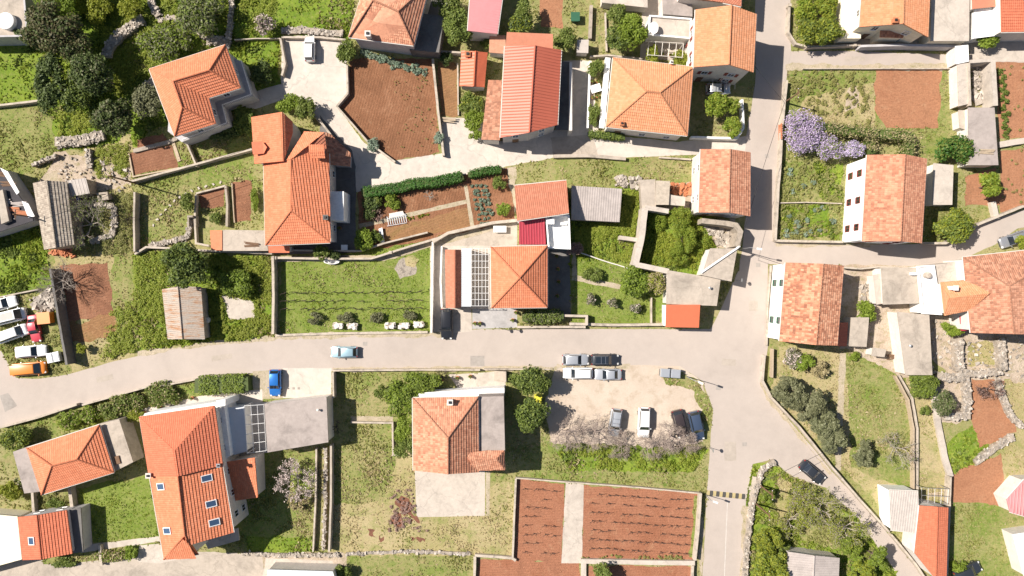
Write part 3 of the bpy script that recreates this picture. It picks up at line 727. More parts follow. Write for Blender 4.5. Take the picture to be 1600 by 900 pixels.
def hedge(label, pts, h=1.4, wd=1.2, leaf='leaf_hedge', dens=55, size=.15, name='hedge', wav=.1, core='leaf_dark', accent=None):
    w_ = [P(p[0], p[1], h) for p in pts]; cs = []; ns = []; e = empty(name, (w_[0].x, w_[0].y, 0)); tag(e, label, 'hedge'); mb = MB()
    for i in range(len(w_) - 1):
        a, b = w_[i], w_[i + 1]; L = (b - a).length; d = (b - a).normalized(); nn = Vector((-d.y, d.x, 0)); n = int(L * (wd + 1.4 * h) * dens)
        t = rng.random(n); s_ = rng.uniform(-1, 1, n) * (wd / 2 + h * .8)
        top = np.abs(s_) < wd / 2; off = np.where(top, s_, np.sign(s_) * wd / 2); z = np.where(top, h, h - (np.abs(s_) - wd / 2) / .8)
        px_ = a.x + (b.x - a.x) * t + nn.x * off; py_ = a.y + (b.y - a.y) * t + nn.y * off; k = 1 + (vnoise(px_, py_, .8, 3) - .5) * wav * 2
        px_ += rng.normal(0, .06 + wav * .4, n); py_ += rng.normal(0, .06 + wav * .4, n); z = z * k + rng.normal(0, .04 + wav * .2, n)
        cs.append(np.stack([px_ - w_[0].x, py_ - w_[0].y, np.maximum(z, .06)], 1)); nv = np.where(top[:, None], [0, 0, 1.], np.sign(s_)[:, None] * np.array([nn.x, nn.y, .2])); ns.append(nv)
        m = (a + b) / 2; mb.box((m.x - w_[0].x, m.y - w_[0].y, h * .42), (L + wd * .5, wd * .78, h * .84), rz=math.atan2(d.y, d.x), jit=.08)
    v, f = leaves(np.concatenate(cs), np.concatenate(ns) + [0, 0, .3], size, .45)
    if accent: np_mesh('foliage', v, f, [M[leaf], M[accent[0]]], e, (rng.random(len(f)) < accent[1]).astype(int))
    else: np_mesh('foliage', v, f, M[leaf], e)
    mb.build('woody_core', M[core], e); return e
def weeds(label, pts, n, r=(.15, .4), leaf='leaf_green', name='weeds', h=.3, cat='plants', ls=.13):
    """ground cover nobody could count"""
    poly = [P(*p)[:2] for p in pts]; xs = [p[0] for p in poly]; ys = [p[1] for p in poly]
    x = rng.uniform(min(xs), max(xs), n * 3); y = rng.uniform(min(ys), max(ys), n * 3); k = in_poly(x, y, poly); top = np.zeros(len(x), int)
    for n_, k_, q_, zz in PATCHES: top[in_poly(x, y, q_)] = 1 if (k_ in KIND or k_.startswith('soil') or k_ in ('rubble', 'mulch')) else 2
    for f_ in FOOT: top[in_poly(x, y, f_)] = 2
    k &= top < 2; k &= (vnoise(x, y, 2.2, len(label) + 40) * .6 + vnoise(x, y, .9, 8) * .4 > .42) | (rng.random(len(x)) < .08); x = x[k][:n]; y = y[k][:n]
    m = 22; R_ = rng.uniform(r[0], r[1], len(x)); d = rng.normal(0, 1, (len(x), m, 3)); d[..., 2] = np.abs(d[..., 2]); d /= np.linalg.norm(d, axis=2)[..., None]
    hh = rng.uniform(.3, 1, (len(x), 1, 1)) * h * .7; zb = np.zeros(len(x))
    c = np.stack([x, y, np.zeros_like(x)], 1)[:, None, :] + d * np.concatenate([R_[:, None, None]] * 2 + [hh], 2)
    nn = d.reshape(-1, 3) * .5 + [0, 0, .8]; leaf = {'leaf_green': 'w_green', 'leaf_mid': 'w_mid'}.get(leaf, leaf); v, f = leaves(c.reshape(-1, 3) + [0, 0, .2], nn, ls, .35); o = np_mesh(name, v, f, M[leaf]); return tag(o, label, cat, kind='stuff')
def plant_proto(r, h, n, leaf, name, ls, seed=1):
    SEED[0] += 1; p, q = crown_pts(n, r, r, h, 5, SEED[0], .5, (.3, .6)); p[:, 2] = np.abs(p[:, 2]) + .03; v, f = leaves(p, q, ls, .6); return np_mesh(name, v, f, M[leaf])
def scatter_plants(spots, proto_args, labels, cat, group, name):
    """countable small plants: one mesh each, copies share the data"""
    pr = [plant_proto(*proto_args[:3], proto_args[3], name, proto_args[4]) for _ in range(2)]; used = [False, False]
    for i, (px, py) in enumerate(spots):
        k = i % 2; o = pr[k] if not used[k] else pr[k].copy()
        if used[k]: C.objects.link(o)
        used[k] = True; c = P(px, py, .2); o.location = (c.x, c.y, ground_z(c.x, c.y)); o.rotation_euler[2] = random.uniform(0, 6.28); s_ = random.uniform(.75, 1.2); o.scale = (s_, s_, s_)
        tag(o, labels if isinstance(labels, str) else labels[i], cat, group)

# ---------------- vehicles ----------------
def car(label, px, py, ang, L=4.2, W=1.78, kind='hatch', color='car_silver', name='parked_car', cat='car', z=None, rails=False, roofc=None, pano=False):
    """ang: direction the nose points, degrees ccw from image right"""
    Hh = {'hatch': 1.48, 'sedan': 1.44, 'suv': 1.66, 'van': 1.95, 'pickup': 1.75, 'boxvan': 2.2}[kind]
    belt = {'hatch': .93, 'sedan': .9, 'suv': 1.02, 'van': 1.1, 'pickup': 1.0, 'boxvan': 1.15}[kind]
    # fractions from the nose: windshield base, roof front, roof rear, rear glass base
    q = {'hatch': (.27, .42, .86, .965), 'sedan': (.29, .43, .72, .86), 'suv': (.26, .39, .90, .975), 'van': (.14, .25, .96, .99), 'pickup': (.26, .37, .55, .60), 'boxvan': (.08, .17, .97, .99)}[kind]
    c = P(px, py, .7); gz = ground_z(c.x, c.y) if z is None else z
    e = empty(name, (c.x, c.y, gz), R(ang)); tag(e, label, cat)
    X = lambda f: L / 2 - f * L
    hw = W / 2; nose = [(0, .74, .62), (.02, .86, .72), (.07, .96, .78), (.14, .99, .83), (q[0], 1.0, belt), (.5, 1.0, belt + .01), (q[3], .99, belt), (.97, .95, belt - .04), (1.0, .86, belt - .16)]
    if kind == 'sedan': nose[6:] = [(q[3], .98, belt), (.95, .95, belt - .03), (.985, .9, belt - .08), (1.0, .82, belt - .22)]
    if kind in ('van', 'boxvan'): nose[:4] = [(0, .84, .8), (.015, .92, .92), (.05, .97, 1.0), (.1, .99, 1.06)]
    ring = []; mb = MB()
    for f, wf, zt in nose:
        w_ = hw * wf; x = X(f); ring.append([(x, -w_ * .93, .22), (x, -w_, .5), (x, -w_ * .985, zt - .12), (x, -w_ * .9, zt - .02), (x, -w_ * .5, zt + .03), (x, w_ * .5, zt + .03), (x, w_ * .9, zt - .02), (x, w_ * .985, zt - .12), (x, w_, .5), (x, w_ * .93, .22)])
    vs = [p for r_ in ring for p in r_]; k = 10; fs = []
    for i in range(len(ring) - 1):
        for j in range(k): fs.append((i * k + j, i * k + (j + 1) % k, (i + 1) * k + (j + 1) % k, (i + 1) * k + j))
    fs += [tuple(range(k)), tuple(range((len(ring) - 1) * k + k - 1, (len(ring) - 1) * k - 1, -1))]
    mb.vf(vs, [f[::-1] for f in fs])
    # cabin: belt ring, mid ring, roof ring
    def rect(x0, x1, w0, w1, z): return [(x0, -w0, z), (x1, -w1, z), (x1, w1, z), (x0, w0, z)]
    zb = belt - .02; bw = hw * .9; rw = hw * .74
    low = rect(X(q[0]), X(q[3]), bw * .93, bw * .9, zb); top = rect(X(q[1]), X(q[2]), rw, rw * .96, Hh - .05)
    n = len(mb.v); crown_ = [(X(q[1]) - .12, -rw * .8, Hh), (X(q[2]) + .12, -rw * .78, Hh - .01), (X(q[2]) + .12, rw * .78, Hh - .01), (X(q[1]) - .12, rw * .8, Hh)]
    mb.vf(low + top + crown_, [(0, 1, 5, 4), (1, 2, 6, 5), (2, 3, 7, 6), (3, 0, 4, 7), (4, 5, 9, 8), (5, 6, 10, 9), (6, 7, 11, 10), (7, 4, 8, 11), (8, 9, 10, 11)])
    if kind == 'pickup':
        pass
    body = mb.build('body', M[color], e, smooth=True, sharp=38)
    def gl(nm, idx, inset=.1, shrink=(.08, .1)):
        a = [Vector(p) for p in idx]; cen = sum(a, Vector()) / 4; nn = (a[1] - a[0]).cross(a[3] - a[0]).normalized(); 
        if nn.dot(cen - Vector((0, 0, belt))) < 0: nn = -nn
        pts = [p.lerp((a[(i + 1) % 4] + a[i - 1]) / 2 if False else cen, inset) + nn * .012 for i, p in enumerate(a)]; m = MB(); m.face(pts); m.face([p - nn * .006 for p in pts][::-1]); return m.build(nm, M['glass'], e)
    gl('windshield', [low[0], low[3], top[3], top[0]], .06); 
    if kind != 'boxvan': gl('rear_window', [low[1], low[2], top[2], top[1]], .1)
    gl('side_window', [low[0], low[1], top[1], top[0]], .12); gl('side_window', [low[3], low[2], top[2], top[3]], .12)
    if roofc or pano:
        m = MB(); x0, x1 = X(q[1]) - .2, X(q[2]) + .2; m.face([(x0, -rw * .76, Hh + .006), (x1, -rw * .74, Hh - .002), (x1, rw * .74, Hh - .002), (x0, rw * .76, Hh + .006)][::-1]); m.build('roof_panel', M[roofc or 'glass'], e)
    if kind == 'pickup':
        m = MB(); x0, x1 = X(.64), X(.97); m.face([(x0, -hw * .8, belt + .025), (x0, hw * .8, belt + .025), (x1, hw * .8, belt + .025), (x1, -hw * .8, belt + .025)]); m.build('load_bed', M['dark' if roofc is None else roofc], e)
    if rails:
        for sy in (-1, 1): m = MB(); m.tube((X(q[1]) - .1, sy * rw * .86, Hh + .04), (X(q[2]) + .1, sy * rw * .84, Hh + .03), .025, .025, 5); m.build('roof_rail', M['chrome'], e)
        for f in (.5, .66): m = MB(); m.box((X(f), 0, Hh + .06), (.07, rw * 1.7, .03)); m.build('roof_bar', M['chrome'], e)
    for sx in (.185, .80):
        for sy in (-1, 1):
            m = MB(); m.tube((X(sx), sy * (hw - .2), .31), (X(sx), sy * (hw + .015), .31), .31, .31, 16); wh = m.build('wheel', M['rubber'], e); m = MB(); m.tube((X(sx), sy * (hw - .1), .31), (X(sx), sy * (hw + .03), .31), .19, .17, 10); m.build('rim', M['chrome'], wh)
    zl = nose[1][2] - .06
    for sy in (-1, 1):
        m = MB(); m.box((X(.022), sy * hw * .68, zl + .03), (.24, .3, .1), rz=-sy * .35, ry=.35); m.build('headlight', M['lamp'], e)
        m = MB(); m.box((X(.985), sy * hw * .75, belt - .12), (.1, .22, .18), rz=sy * .25); m.build('taillight', M['tail'], e)
        m = MB(); m.box((X(q[0] + .05), sy * (hw + .07), belt + .04), (.12, .2, .13), rz=sy * .2); m.build('mirror', M[color], e)
    m = MB(); m.box((X(.0) + .01, 0, .42), (.06, W * .62, .14)); m.build('grille', M['dark'], e)
    m = MB(); m.box((X(.30), 0, belt + .03), (.03, W * .55, .02)); m.build('wiper', M['dark'], e)
    return e
# ================= THE PLACE =================
hard_mat('asphalt_repair', (0.39, 0.335, 0.28), stain=.1, crack=False)
hard_mat('roof_dark', (0.06, 0.055, 0.06), stain=.4, s=.8)
hard_mat('line', (0.54, 0.50, 0.45), stain=.2, crack=False)
# ---- ground sheet and what lies on it ----
me = bpy.data.meshes.new('ground'); me.from_pydata([(-700, -700, 0), (700, -700, 0), (700, 700, 0), (-700, 700, 0)], [], [(0, 1, 2, 3)]); me.materials.append(M['base'])
go_ = bpy.data.objects.new('ground', me); C.objects.link(go_); tag(go_, kind='structure')
G = patch
G('meadow', 'lush', [(-60, -40), (560, -40), (548, 60), (440, 60), (437, 150), (395, 170), (240, 215), (215, 230), (160, 230), (85, 235), (-60, 180)])
G('meadow', 'mid', [(-60, 165), (70, 158), (85, 210), (88, 250), (40, 270), (-60, 275)])
G('meadow', 'dry', [(100, 250), (205, 210), (210, 300), (205, 395), (210, 560), (110, 583), (85, 500), (80, 300)])
G('meadow', 'mid', [(180, 300), (208, 300), (212, 545), (180, 560), (165, 520)])
G('meadow', 'lush', [(-60, 350), (72, 345), (85, 460), (-60, 500)])
G('meadow', 'mid', [(-60, 470), (100, 450), (110, 585), (25, 592), (-60, 520)])
G('meadow', 'lush', [(208, 395), (430, 398), (432, 532), (330, 538), (215, 548)])
G('meadow', 'mid', [(215, 240), (390, 235), (410, 300), (330, 330), (300, 385), (215, 385)])
G('meadow', 'lawn', [(437, 402), (680, 372), (672, 522), (437, 525)])
G('meadow', 'mid', [(225, 200), (400, 180), (405, 245), (235, 285)])
G('meadow', 'mid', [(865, 246), (1080, 246), (1085, 300), (865, 290)])
G('meadow', 'lush', [(890, 300), (1040, 290), (1150, 360), (1100, 430), (890, 420)])
G('meadow', 'lawn', [(892, 402), (1040, 410), (1040, 505), (892, 508)])
G('meadow', 'mid', [(1228, 108), (1500, 107), (1500, 245), (1320, 250), (1222, 250)])
G('meadow', 'dry', [(1260, 150), (1370, 130), (1365, 200), (1240, 190)])
G('meadow', 'mid', [(1217, 250), (1320, 250), (1316, 375), (1215, 374)])
G('meadow', 'lush', [(1270, 255), (1318, 255), (1316, 312), (1285, 312)])
G('meadow', 'lush', [(1218, 322), (1290, 320), (1312, 370), (1218, 370)])
G('meadow', 'mid', [(1440, 325), (1545, 330), (1545, 360), (1480, 382), (1440, 382)])
G('meadow', 'dry', [(1215, 540), (1455, 545), (1480, 780), (1380, 800), (1205, 610)])
G('meadow', 'mid', [(1320, 550), (1410, 550), (1428, 640), (1430, 770), (1330, 730)])
G('meadow', 'lush', [(1483, 690), (1530, 660), (1550, 720), (1480, 745)])
G('meadow', 'mid', [(1483, 780), (1590, 785), (1595, 960), (1483, 960)])
G('meadow', 'dry', [(1550, 600), (1680, 560), (1680, 780), (1570, 780), (1560, 720)])
G('meadow', 'lush', [(1165, 725), (1205, 722), (1330, 800), (1395, 885), (1440, 980), (1160, 980)])
G('meadow', 'mid', [(520, 580), (660, 580), (700, 610), (650, 660), (520, 660)])
G('meadow', 'dry', [(518, 662), (650, 690), (650, 810), (800, 745), (805, 870), (515, 870)])
G('meadow', 'mid', [(520, 664), (612, 664), (618, 715), (600, 780), (520, 790)])
G('meadow', 'mid', [(760, 700), (870, 690), (1110, 700), (1102, 775), (760, 750)])
G('meadow', 'lush', [(870, 700), (1000, 695), (1108, 702), (1080, 738), (890, 735)])
G('meadow', 'lawn', [(120, 762), (230, 742), (250, 842), (125, 850)])
G('meadow', 'mid', [(370, 700), (495, 705), (492, 865), (370, 868)])
G('meadow', 'lush', [(385, 838), (492, 840), (492, 868), (385, 868)])
G('meadow', 'mid', [(540, 870), (740, 866), (740, 960), (540, 960)])
G('meadow', 'mid', [(0, 840), (125, 850), (250, 840), (250, 880), (0, 900)])
G('meadow', 'mid', [(0, 660), (80, 640), (330, 590), (520, 590), (520, 620), (220, 650), (40, 705)])
# roads
G('parking_ground', 'gravel', [(868, 568), (1010, 562), (1062, 570), (1098, 600), (1110, 640), (1106, 690), (1040, 700), (860, 690), (850, 640)], 0.4)
G('verge', 'mid', [(1030, 584), (1060, 580), (1092, 598), (1110, 630), (1110, 690), (1098, 690), (1098, 640), (1080, 608), (1040, 600)], 0.5)
G('side_lane', 'lane', [(440, 57), (505, 55), (541, 66), (543, 150), (527, 168), (568, 222), (616, 251), (688, 240), (752, 225), (840, 213), (880, 200), (880, 95), (925, 95), (935, 210), (1060, 222), (1180, 212), (1180, 242), (1085, 242), (980, 246), (865, 246), (785, 262), (700, 278), (590, 296), (556, 300), (545, 255), (497, 190), (470, 170), (438, 140)], 0.12)
G('courtyard', 'lane', [(690, 184), (755, 184), (755, 240), (692, 243)], 0.05)
G('driveway', 'lane', [(380, 148), (443, 130), (450, 152), (400, 170), (385, 170)], 0.1)
G('side_lane', 'asphalt', [(1225, 80), (1340, 80), (1495, 86), (1720, 90), (1720, 107), (1495, 107), (1228, 108)], 0.08)
G('side_lane', 'asphalt', [(1205, 378), (1360, 382), (1450, 381), (1480, 378), (1535, 348), (1720, 290), (1720, 335), (1590, 357), (1555, 382), (1500, 406), (1440, 417), (1365, 416), (1198, 412)], 0.08)
G('road', 'asphalt', [(-150, 690), (0, 668), (100, 642), (230, 606), (330, 589), (410, 581), (520, 580), (750, 579), (870, 577), (1005, 570), (1062, 572), (1098, 596), (1114, 640), (1110, 690), (1105, 760), (1094, 980), (1160, 980), (1166, 780), (1176, 725), (1205, 718), (1240, 745), (1290, 762), (1335, 803), (1392, 882), (1440, 980), (1500, 980), (1425, 880), (1380, 825), (1300, 737), (1240, 665), (1205, 622), (1192, 594), (1200, 540), (1200, 410), (1212, 380), (1215, 300), (1222, 200), (1230, 107), (1236, 80), (1234, -60), (1180, -60), (1180, 130), (1165, 215), (1165, 340), (1155, 420), (1130, 475), (1110, 514), (1030, 514), (880, 514), (740, 515), (690, 524), (560, 524), (430, 528), (330, 537), (250, 548), (180, 564), (110, 584), (60, 592), (25, 590), (0, 545), (-60, 480), (-150, 480)], 0.1, step=1.2)
G('driveway', 'lane', [(442, 575), (518, 575), (518, 622), (440, 622)], 0.05)
G('driveway', 'path', [(395, 580), (442, 577), (442, 622), (395, 625)], 0.1)
G('driveway', 'concrete_light', [(672, 378), (692, 376), (700, 395), (736, 480), (738, 518), (672, 524)], 0.05)
G('paving', 'paving', [(738, 482), (808, 482), (808, 512), (738, 514)], 0)
G('verge', 'path', [(870, 568), (985, 568), (985, 575), (870, 577)], 0.3)
G('road_patch', 'patch', [(0, 618), (13, 614), (27, 634), (8, 644)], 0.05)
G('road_patch', 'patch', [(735, 556), (757, 556), (757, 572), (735, 572)], 0.05)
for i, q in enumerate([(567, 534, 7), (457, 605, 4), (465, 605, 4), (1181, 411, 7), (1160, 691, 7), (1119, 603, 7), (1195, 241, 6), (1300, 382, 0)]):
    if q[2]: G('drain_cover', 'patch', [(q[0], q[1]), (q[0] + q[2], q[1]), (q[0] + q[2], q[1] + q[2] * .9), (q[0], q[1] + q[2] * .9)], 0)
G('gravel_track', 'rubble', [(-60, 895), (120, 884), (250, 880), (250, 868), (380, 866), (520, 862), (540, 866), (542, 884), (400, 888), (250, 890), (-60, 918)], 0.3)
G('gravel_track', 'concrete', [(-60, 892), (130, 878), (310, 862), (380, 864), (410, 870), (415, 900), (-60, 960)], 0.15)
G('concrete_yard', 'concrete_light', [(415, 872), (520, 876), (540, 960), (400, 960)], 0.1)
G('footpath', 'concrete_light', [(127, 852), (248, 838), (250, 846), (127, 864)], 0.08)
G('paving', 'concrete_light', [(218, 852), (262, 848), (300, 870), (250, 880), (214, 878)], 0.05)
G('paving', 'concrete', [(35, 872), (66, 874), (70, 890), (0, 895), (0, 885)], 0.05)
G('footpath', 'path', [(548, 650), (614, 650), (614, 661), (548, 661)], 0.1)
G('concrete_pad', 'concrete_light', [(648, 735), (758, 735), (758, 806), (651, 808)], 0.04)
G('footpath', 'path', [(759, 735), (766, 735), (765, 806), (759, 806)], 0.1)
G('paving', 'concrete_light', [(700, 585), (788, 580), (790, 612), (720, 612)], 0.1)
G('paving', 'lane', [(180, 650), (220, 640), (330, 615), (410, 608), (412, 640), (220, 655)], 0.1)
# yards with ruins
G('stony_yard', 'rubble', [(1315, 415), (1440, 415), (1455, 480), (1455, 590), (1410, 590), (1325, 545), (1312, 545)], 0.3)
G('stony_yard', 'rubble', [(1450, 490), (1720, 515), (1720, 590), (1590, 600), (1570, 592), (1500, 660), (1470, 660), (1455, 590)], 0.5)
G('stony_yard', 'rubble', [(90, 235), (210, 262), (205, 290), (160, 300), (110, 330), (50, 300)], 0.5)
G('stony_yard', 'rubble', [(1000, 285), (1082, 285), (1082, 340), (1156, 348), (1152, 390), (1120, 388), (1085, 330), (1000, 325)], 0.5)
G('stony_yard', 'concrete', [(860, 215), (925, 210), (935, 245), (865, 247)], 0.1)
G('side_path', 'path', [(786, 262), (806, 260), (808, 320), (796, 350), (806, 345)], 0.3)
G('stony_yard', 'concrete_light', [(1310, -20), (1520, -20), (1520, 80), (1340, 78), (1310, 66)], 0.05)
G('white_paving', 'concrete_light', [(1515, 60), (1720, 50), (1720, 96), (1515, 96)], 0.05)
G('stony_yard', 'concrete_light', [(1005, -20), (1085, -20), (1085, 98), (1000, 90)], 0.05)
G('stony_yard', 'concrete', [(690, 380), (775, 345), (808, 345), (808, 390), (690, 395)], 0.05)
G('courtyard', 'concrete_dark', [(500, 180), (550, 235), (556, 260), (556, 395), (415, 398), (415, 380), (500, 300)], 0.1)  # cast shade of the composite house painted into the ground colour
G('courtyard', 'concrete_dark', [(855, 380), (890, 380), (892, 495), (855, 498)], 0.05)  # shadow of the pyramid roof house put into the yard colour
G('courtyard', 'concrete_dark', [(640, 0), (700, 0), (690, 85), (640, 85)], 0.05)  # shade east of the salmon roofed house, painted as dark ground
G('footpath', 'path', [(893, 395), (900, 395), (902, 430), (970, 445), (968, 452), (893, 438)], 0.1)
G('footpath', 'path', [(1312, 552), (1322, 552), (1314, 735), (1304, 735)], 0.12)
G('footpath', 'path', [(425, 400), (600, 398), (680, 372), (800, 345), (800, 352), (690, 382), (600, 408), (425, 410)], 0.15)
G('footpath', 'path', [(70, 270), (90, 268), (95, 300), (60, 300)], .2)
# soil
G('ploughed_field', 'soil', [(545, 92), (677, 92), (687, 238), (616, 251), (588, 234), (530, 168), (545, 148)], 0.3)
G('garden_bed', 'soil_g', [(684, 95), (714, 100), (716, 182), (688, 182)], 0.3)
G('garden_bed', 'soil_d', [(203, 240), (268, 226), (278, 262), (208, 274)], 0.3)
G('garden_bed', 'soil_d', [(212, 218), (255, 208), (262, 218), (215, 232)], 0.3)
G('garden_bed', 'soil', [(560, 300), (792, 262), (805, 345), (680, 372), (600, 388), (560, 390)], 0.3)
G('garden_bed', 'soil_g', [(600, 360), (735, 322), (738, 352), (603, 386)], 0.3)
G('garden_path', 'path', [(560, 350), (728, 312), (729, 318), (562, 357)], 0.08)
G('garden_path', 'path', [(725, 290), (730, 290), (741, 353), (735, 354)], 0.05)
G('garden_bed', 'soil_d', [(93, 415), (168, 410), (178, 492), (108, 505)], 0.3)
G('bare_patch', 'soil_g', [(108, 505), (180, 492), (178, 520), (140, 535), (112, 535)], 0.6)
G('garden_bed', 'soil_d', [(310, 302), (350, 292), (350, 322), (314, 325)], 0.3)
G('garden_bed', 'soil_d', [(362, 285), (392, 283), (393, 345), (366, 347)], 0.3)
G('garden_bed', 'soil_h', [(842, -20), (880, -20), (880, 45), (845, 42)], 0.3)
G('garden_bed', 'soil_h', [(1367, 107), (1470, 107), (1466, 200), (1385, 200), (1366, 170)], 0.3)
G('ploughed_field', 'soil_h', [(1555, 97), (1720, 95), (1720, 222), (1562, 216)], 0.3)
G('ploughed_field', 'soil_h', [(1562, 236), (1720, 222), (1720, 300), (1563, 332)], 0.3)
G('garden_bed', 'soil_h', [(1508, 275), (1556, 262), (1562, 320), (1508, 322)], 0.3)
G('ploughed_field', 'soil_h', [(1518, 592), (1570, 595), (1588, 675), (1530, 700), (1515, 640)], 0.4)
G('ploughed_field', 'soil_h', [(1484, 742), (1564, 708), (1572, 792), (1486, 782)], 0.3)
G('ploughed_field', 'soil_b', [(912, 758), (1092, 770), (1087, 876), (908, 872)], 0.3)
G('ploughed_field', 'soil_b', [(806, 748), (882, 756), (878, 880), (804, 874)], 0.3)
G('ploughed_field', 'soil_b', [(745, 872), (905, 880), (905, 980), (744, 980)], 0.3)
G('ploughed_field', 'soil_b', [(920, 884), (1084, 884), (1080, 980), (918, 980)], 0.3)
G('concrete_walkway', 'concrete_light', [(884, 754), (912, 757), (909, 880), (877, 880)], 0.06)
G('weedy_edge', 'mid', [(1085, 775), (1092, 775), (1084, 872), (1077, 870)], 0.3)
G('ash_patch', 'ash', [(616, 420), (630, 402), (650, 405), (650, 428), (625, 436)], 0.3)
G('bare_patch', 'dry', [(632, 404), (645, 398), (655, 405), (648, 418), (634, 415)], 0.3)
for q in ([(624, 778), (642, 774), (648, 792), (640, 806), (620, 800)], [(636, 802), (652, 806), (656, 818), (640, 820)], [(616, 806), (628, 810), (630, 822), (618, 820)], [(574, 826), (586, 828), (588, 840), (576, 836)], [(592, 836), (600, 838), (600, 844), (592, 842)], [(640, 838), (664, 842), (664, 847), (642, 845)]): G('mulch_patch', 'mulch', q, 1.3, .35)
G('bare_patch', 'soil_h', [(1490, 535), (1498, 540), (1496, 572), (1488, 570)], .5)
G('bare_patch', 'dry', [(1510, 535), (1560, 535), (1562, 570), (1512, 572)], .5)
G('bare_patch', 'mid', [(1450, 560), (1478, 580), (1470, 600), (1452, 596)], .6)
G('bare_patch', 'dry', [(1580, 600), (1680, 590), (1680, 640), (1600, 650)], .6)
for q in ([(520, 574), (870, 571), (870, 579), (520, 581)], [(430, 523), (560, 519), (690, 518), (690, 527), (560, 527), (430, 531)], [(215, 549), (330, 533), (430, 526), (430, 532), (330, 540), (215, 557)], [(1094, 800), (1099, 800), (1097, 980), (1090, 980)], [(1160, 790), (1168, 790), (1164, 980), (1155, 980)], [(1190, 596), (1206, 624), (1300, 740), (1296, 742), (1202, 628), (1187, 598)], [(1228, 100), (1495, 100), (1495, 109), (1228, 110)], [(1212, 380), (1360, 381), (1360, 386), (1212, 385)]): G('road_edge', 'path', q, .35, .5)
for q in ([(330, 556), (362, 552), (363, 560), (331, 565)], [(1140, 330), (1149, 330), (1149, 372), (1140, 372)], [(1170, 470), (1184, 470), (1184, 486), (1170, 486)], [(1128, 560), (1150, 562), (1149, 572), (1127, 570)], [(150, 590), (176, 584), (178, 592), (152, 598)], [(1320, 88), (1352, 88), (1352, 96), (1320, 96)], [(1132, 690), (1150, 690), (1150, 720), (1132, 720)]): G('road_patch', 'asphalt_repair', q, .06)
G('concrete_slab', 'concrete_light', [(345, 460), (398, 470), (398, 498), (358, 500)], 0.04)
G('bare_patch', 'rubble', [(1325, 140), (1340, 135), (1345, 165), (1320, 175)], 0.6)
G('bare_patch', 'dry', [(1212, 738), (1238, 742), (1246, 800), (1225, 830), (1212, 800)], .8)
G('bare_patch', 'mid', [(1245, 762), (1300, 775), (1340, 830), (1320, 855), (1250, 845)], .8)
G('paving', 'concrete_light', [(692, 384), (766, 384), (766, 483), (692, 483)], .03)
G('paving', 'paving', [(345, 630), (418, 628), (420, 707), (355, 714)], .05)
# centre line on the lower road: worn white paint
G('road_marking', 'line', [(1136, 785), (1137, 785), (1129, 980), (1128, 980)], .02)

# ---- houses ----
# north-west house, L shaped
h1 = house('house', 'orange L-shaped hipped roof house beside the dark tree clump, white terrace round its east side', 'house',
    [(233, 108, 6.2), (352, 70, 6.2), (376, 137, 6.2), (326, 153, 6.2), (337, 193, 6.2), (273, 213, 6.2)], [(327, 110, 8.3), (271, 127, 8.3), (285, 168, 8.3)],
    [(0, 1, 6, 7), (1, 2, 6), (2, 3, 7, 6), (3, 4, 8, 7), (4, 5, 8), (5, 0, 7, 8)], wallm='plaster_grey', roofm='tile_orange', shut=None)
part_block(h1, 'terrace', [(350, 84), (378, 96), (396, 150), (350, 166), (357, 194), (284, 222), (262, 205), (270, 100)], -.05, 2.8, 'plaster_grey')
for a, b in (((380, 97), (396, 150)), ((396, 150), (351, 166)), ((351, 166), (358, 194)), ((358, 194), (290, 220))):
    p, q = P(*a, 2.8), P(*b, 2.8); m = MB(); n = int((q - p).length / .25)
    m.tube(p + Vector((0, 0, .95)), q + Vector((0, 0, .95)), .06, .06, 5)
    for i in range(n + 1): c_ = p.lerp(q, i / max(1, n)); m.tube(c_, c_ + Vector((0, 0, .95)), .03, .03, 4)
    set_base(m.build('railing', M['white']), h1[0], h1[1])
# top old roof house
h2 = hip('faded salmon hipped roof house at the top edge above the agave row, dark north-east annex', [(575, -40), (672, -28), (646, 71), (545, 58)], 6.0, [(583, 0), (622, 18)], 8.0, roofm='tile_pale', wallm='plaster_grey', chim=[(577, 57, .7, 1.2)], wins={}, shut=None)
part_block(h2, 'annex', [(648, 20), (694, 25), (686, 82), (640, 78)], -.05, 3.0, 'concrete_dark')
# rock-roofed small orange shed
gable('small orange metal roofed shed next to the long red roofed building', [(721, 79), (743, 80), (762, 82), (757, 136), (740, 135), (718, 134)], 2.6, 3.5, 'shed', 'shed', roofm='metal_bright', style='rib', wallm='plaster_grey', chim=[(731, 86, .7, .5, 'terracotta')], wins=None, over=.2)
h3 = flat('pink sheet roofed building at the top edge', [(737, -40, 4.6), (790, -40, 3.8), (777, 53, 3.8), (731, 48, 4.6)], 4, 'house', 'house', 'metal_pink', 'plaster', 'rib', rib=.4)
# long red metal roof house
h4 = gable('long building under a bright red ribbed metal gable roof', [(789, 72), (836, 71), (877, 78), (871, 195), (827, 207), (782, 215)], 5.6, 7.4, roofm='metal_red', style='rib', rib=.45, wallm='plaster_grey', shut=None, over=.3)
part_roof(h4, 'rear_roof', [(792, 50, 5.2), (864, 53, 5.2), (864, 77, 5.0), (790, 72, 5.0)], [], [(0, 1, 2, 3)], 'tile_brick', 'flat'); part_wall(h4, 'rear_wall', [(792, 50, 5.2), (864, 53, 5.2), (864, 77, 5.0), (790, 72, 5.0)], 'plaster_grey', .2)
part_roof(h4, 'side_roof', [(763, 125, 3.9), (787, 125, 4.6), (781, 219, 4.6), (752, 218, 3.9)], [], [(0, 1, 2, 3)], 'tile_brown', 'tile'); part_wall(h4, 'side_wall', [(763, 125, 3.9), (787, 125, 4.5), (781, 219, 4.5), (752, 218, 3.9)], 'plaster', .2)
part_block(h4, 'balcony', [(872, 95), (893, 97), (893, 203), (868, 203)], 2.5, 2.75, 'concrete_dark')
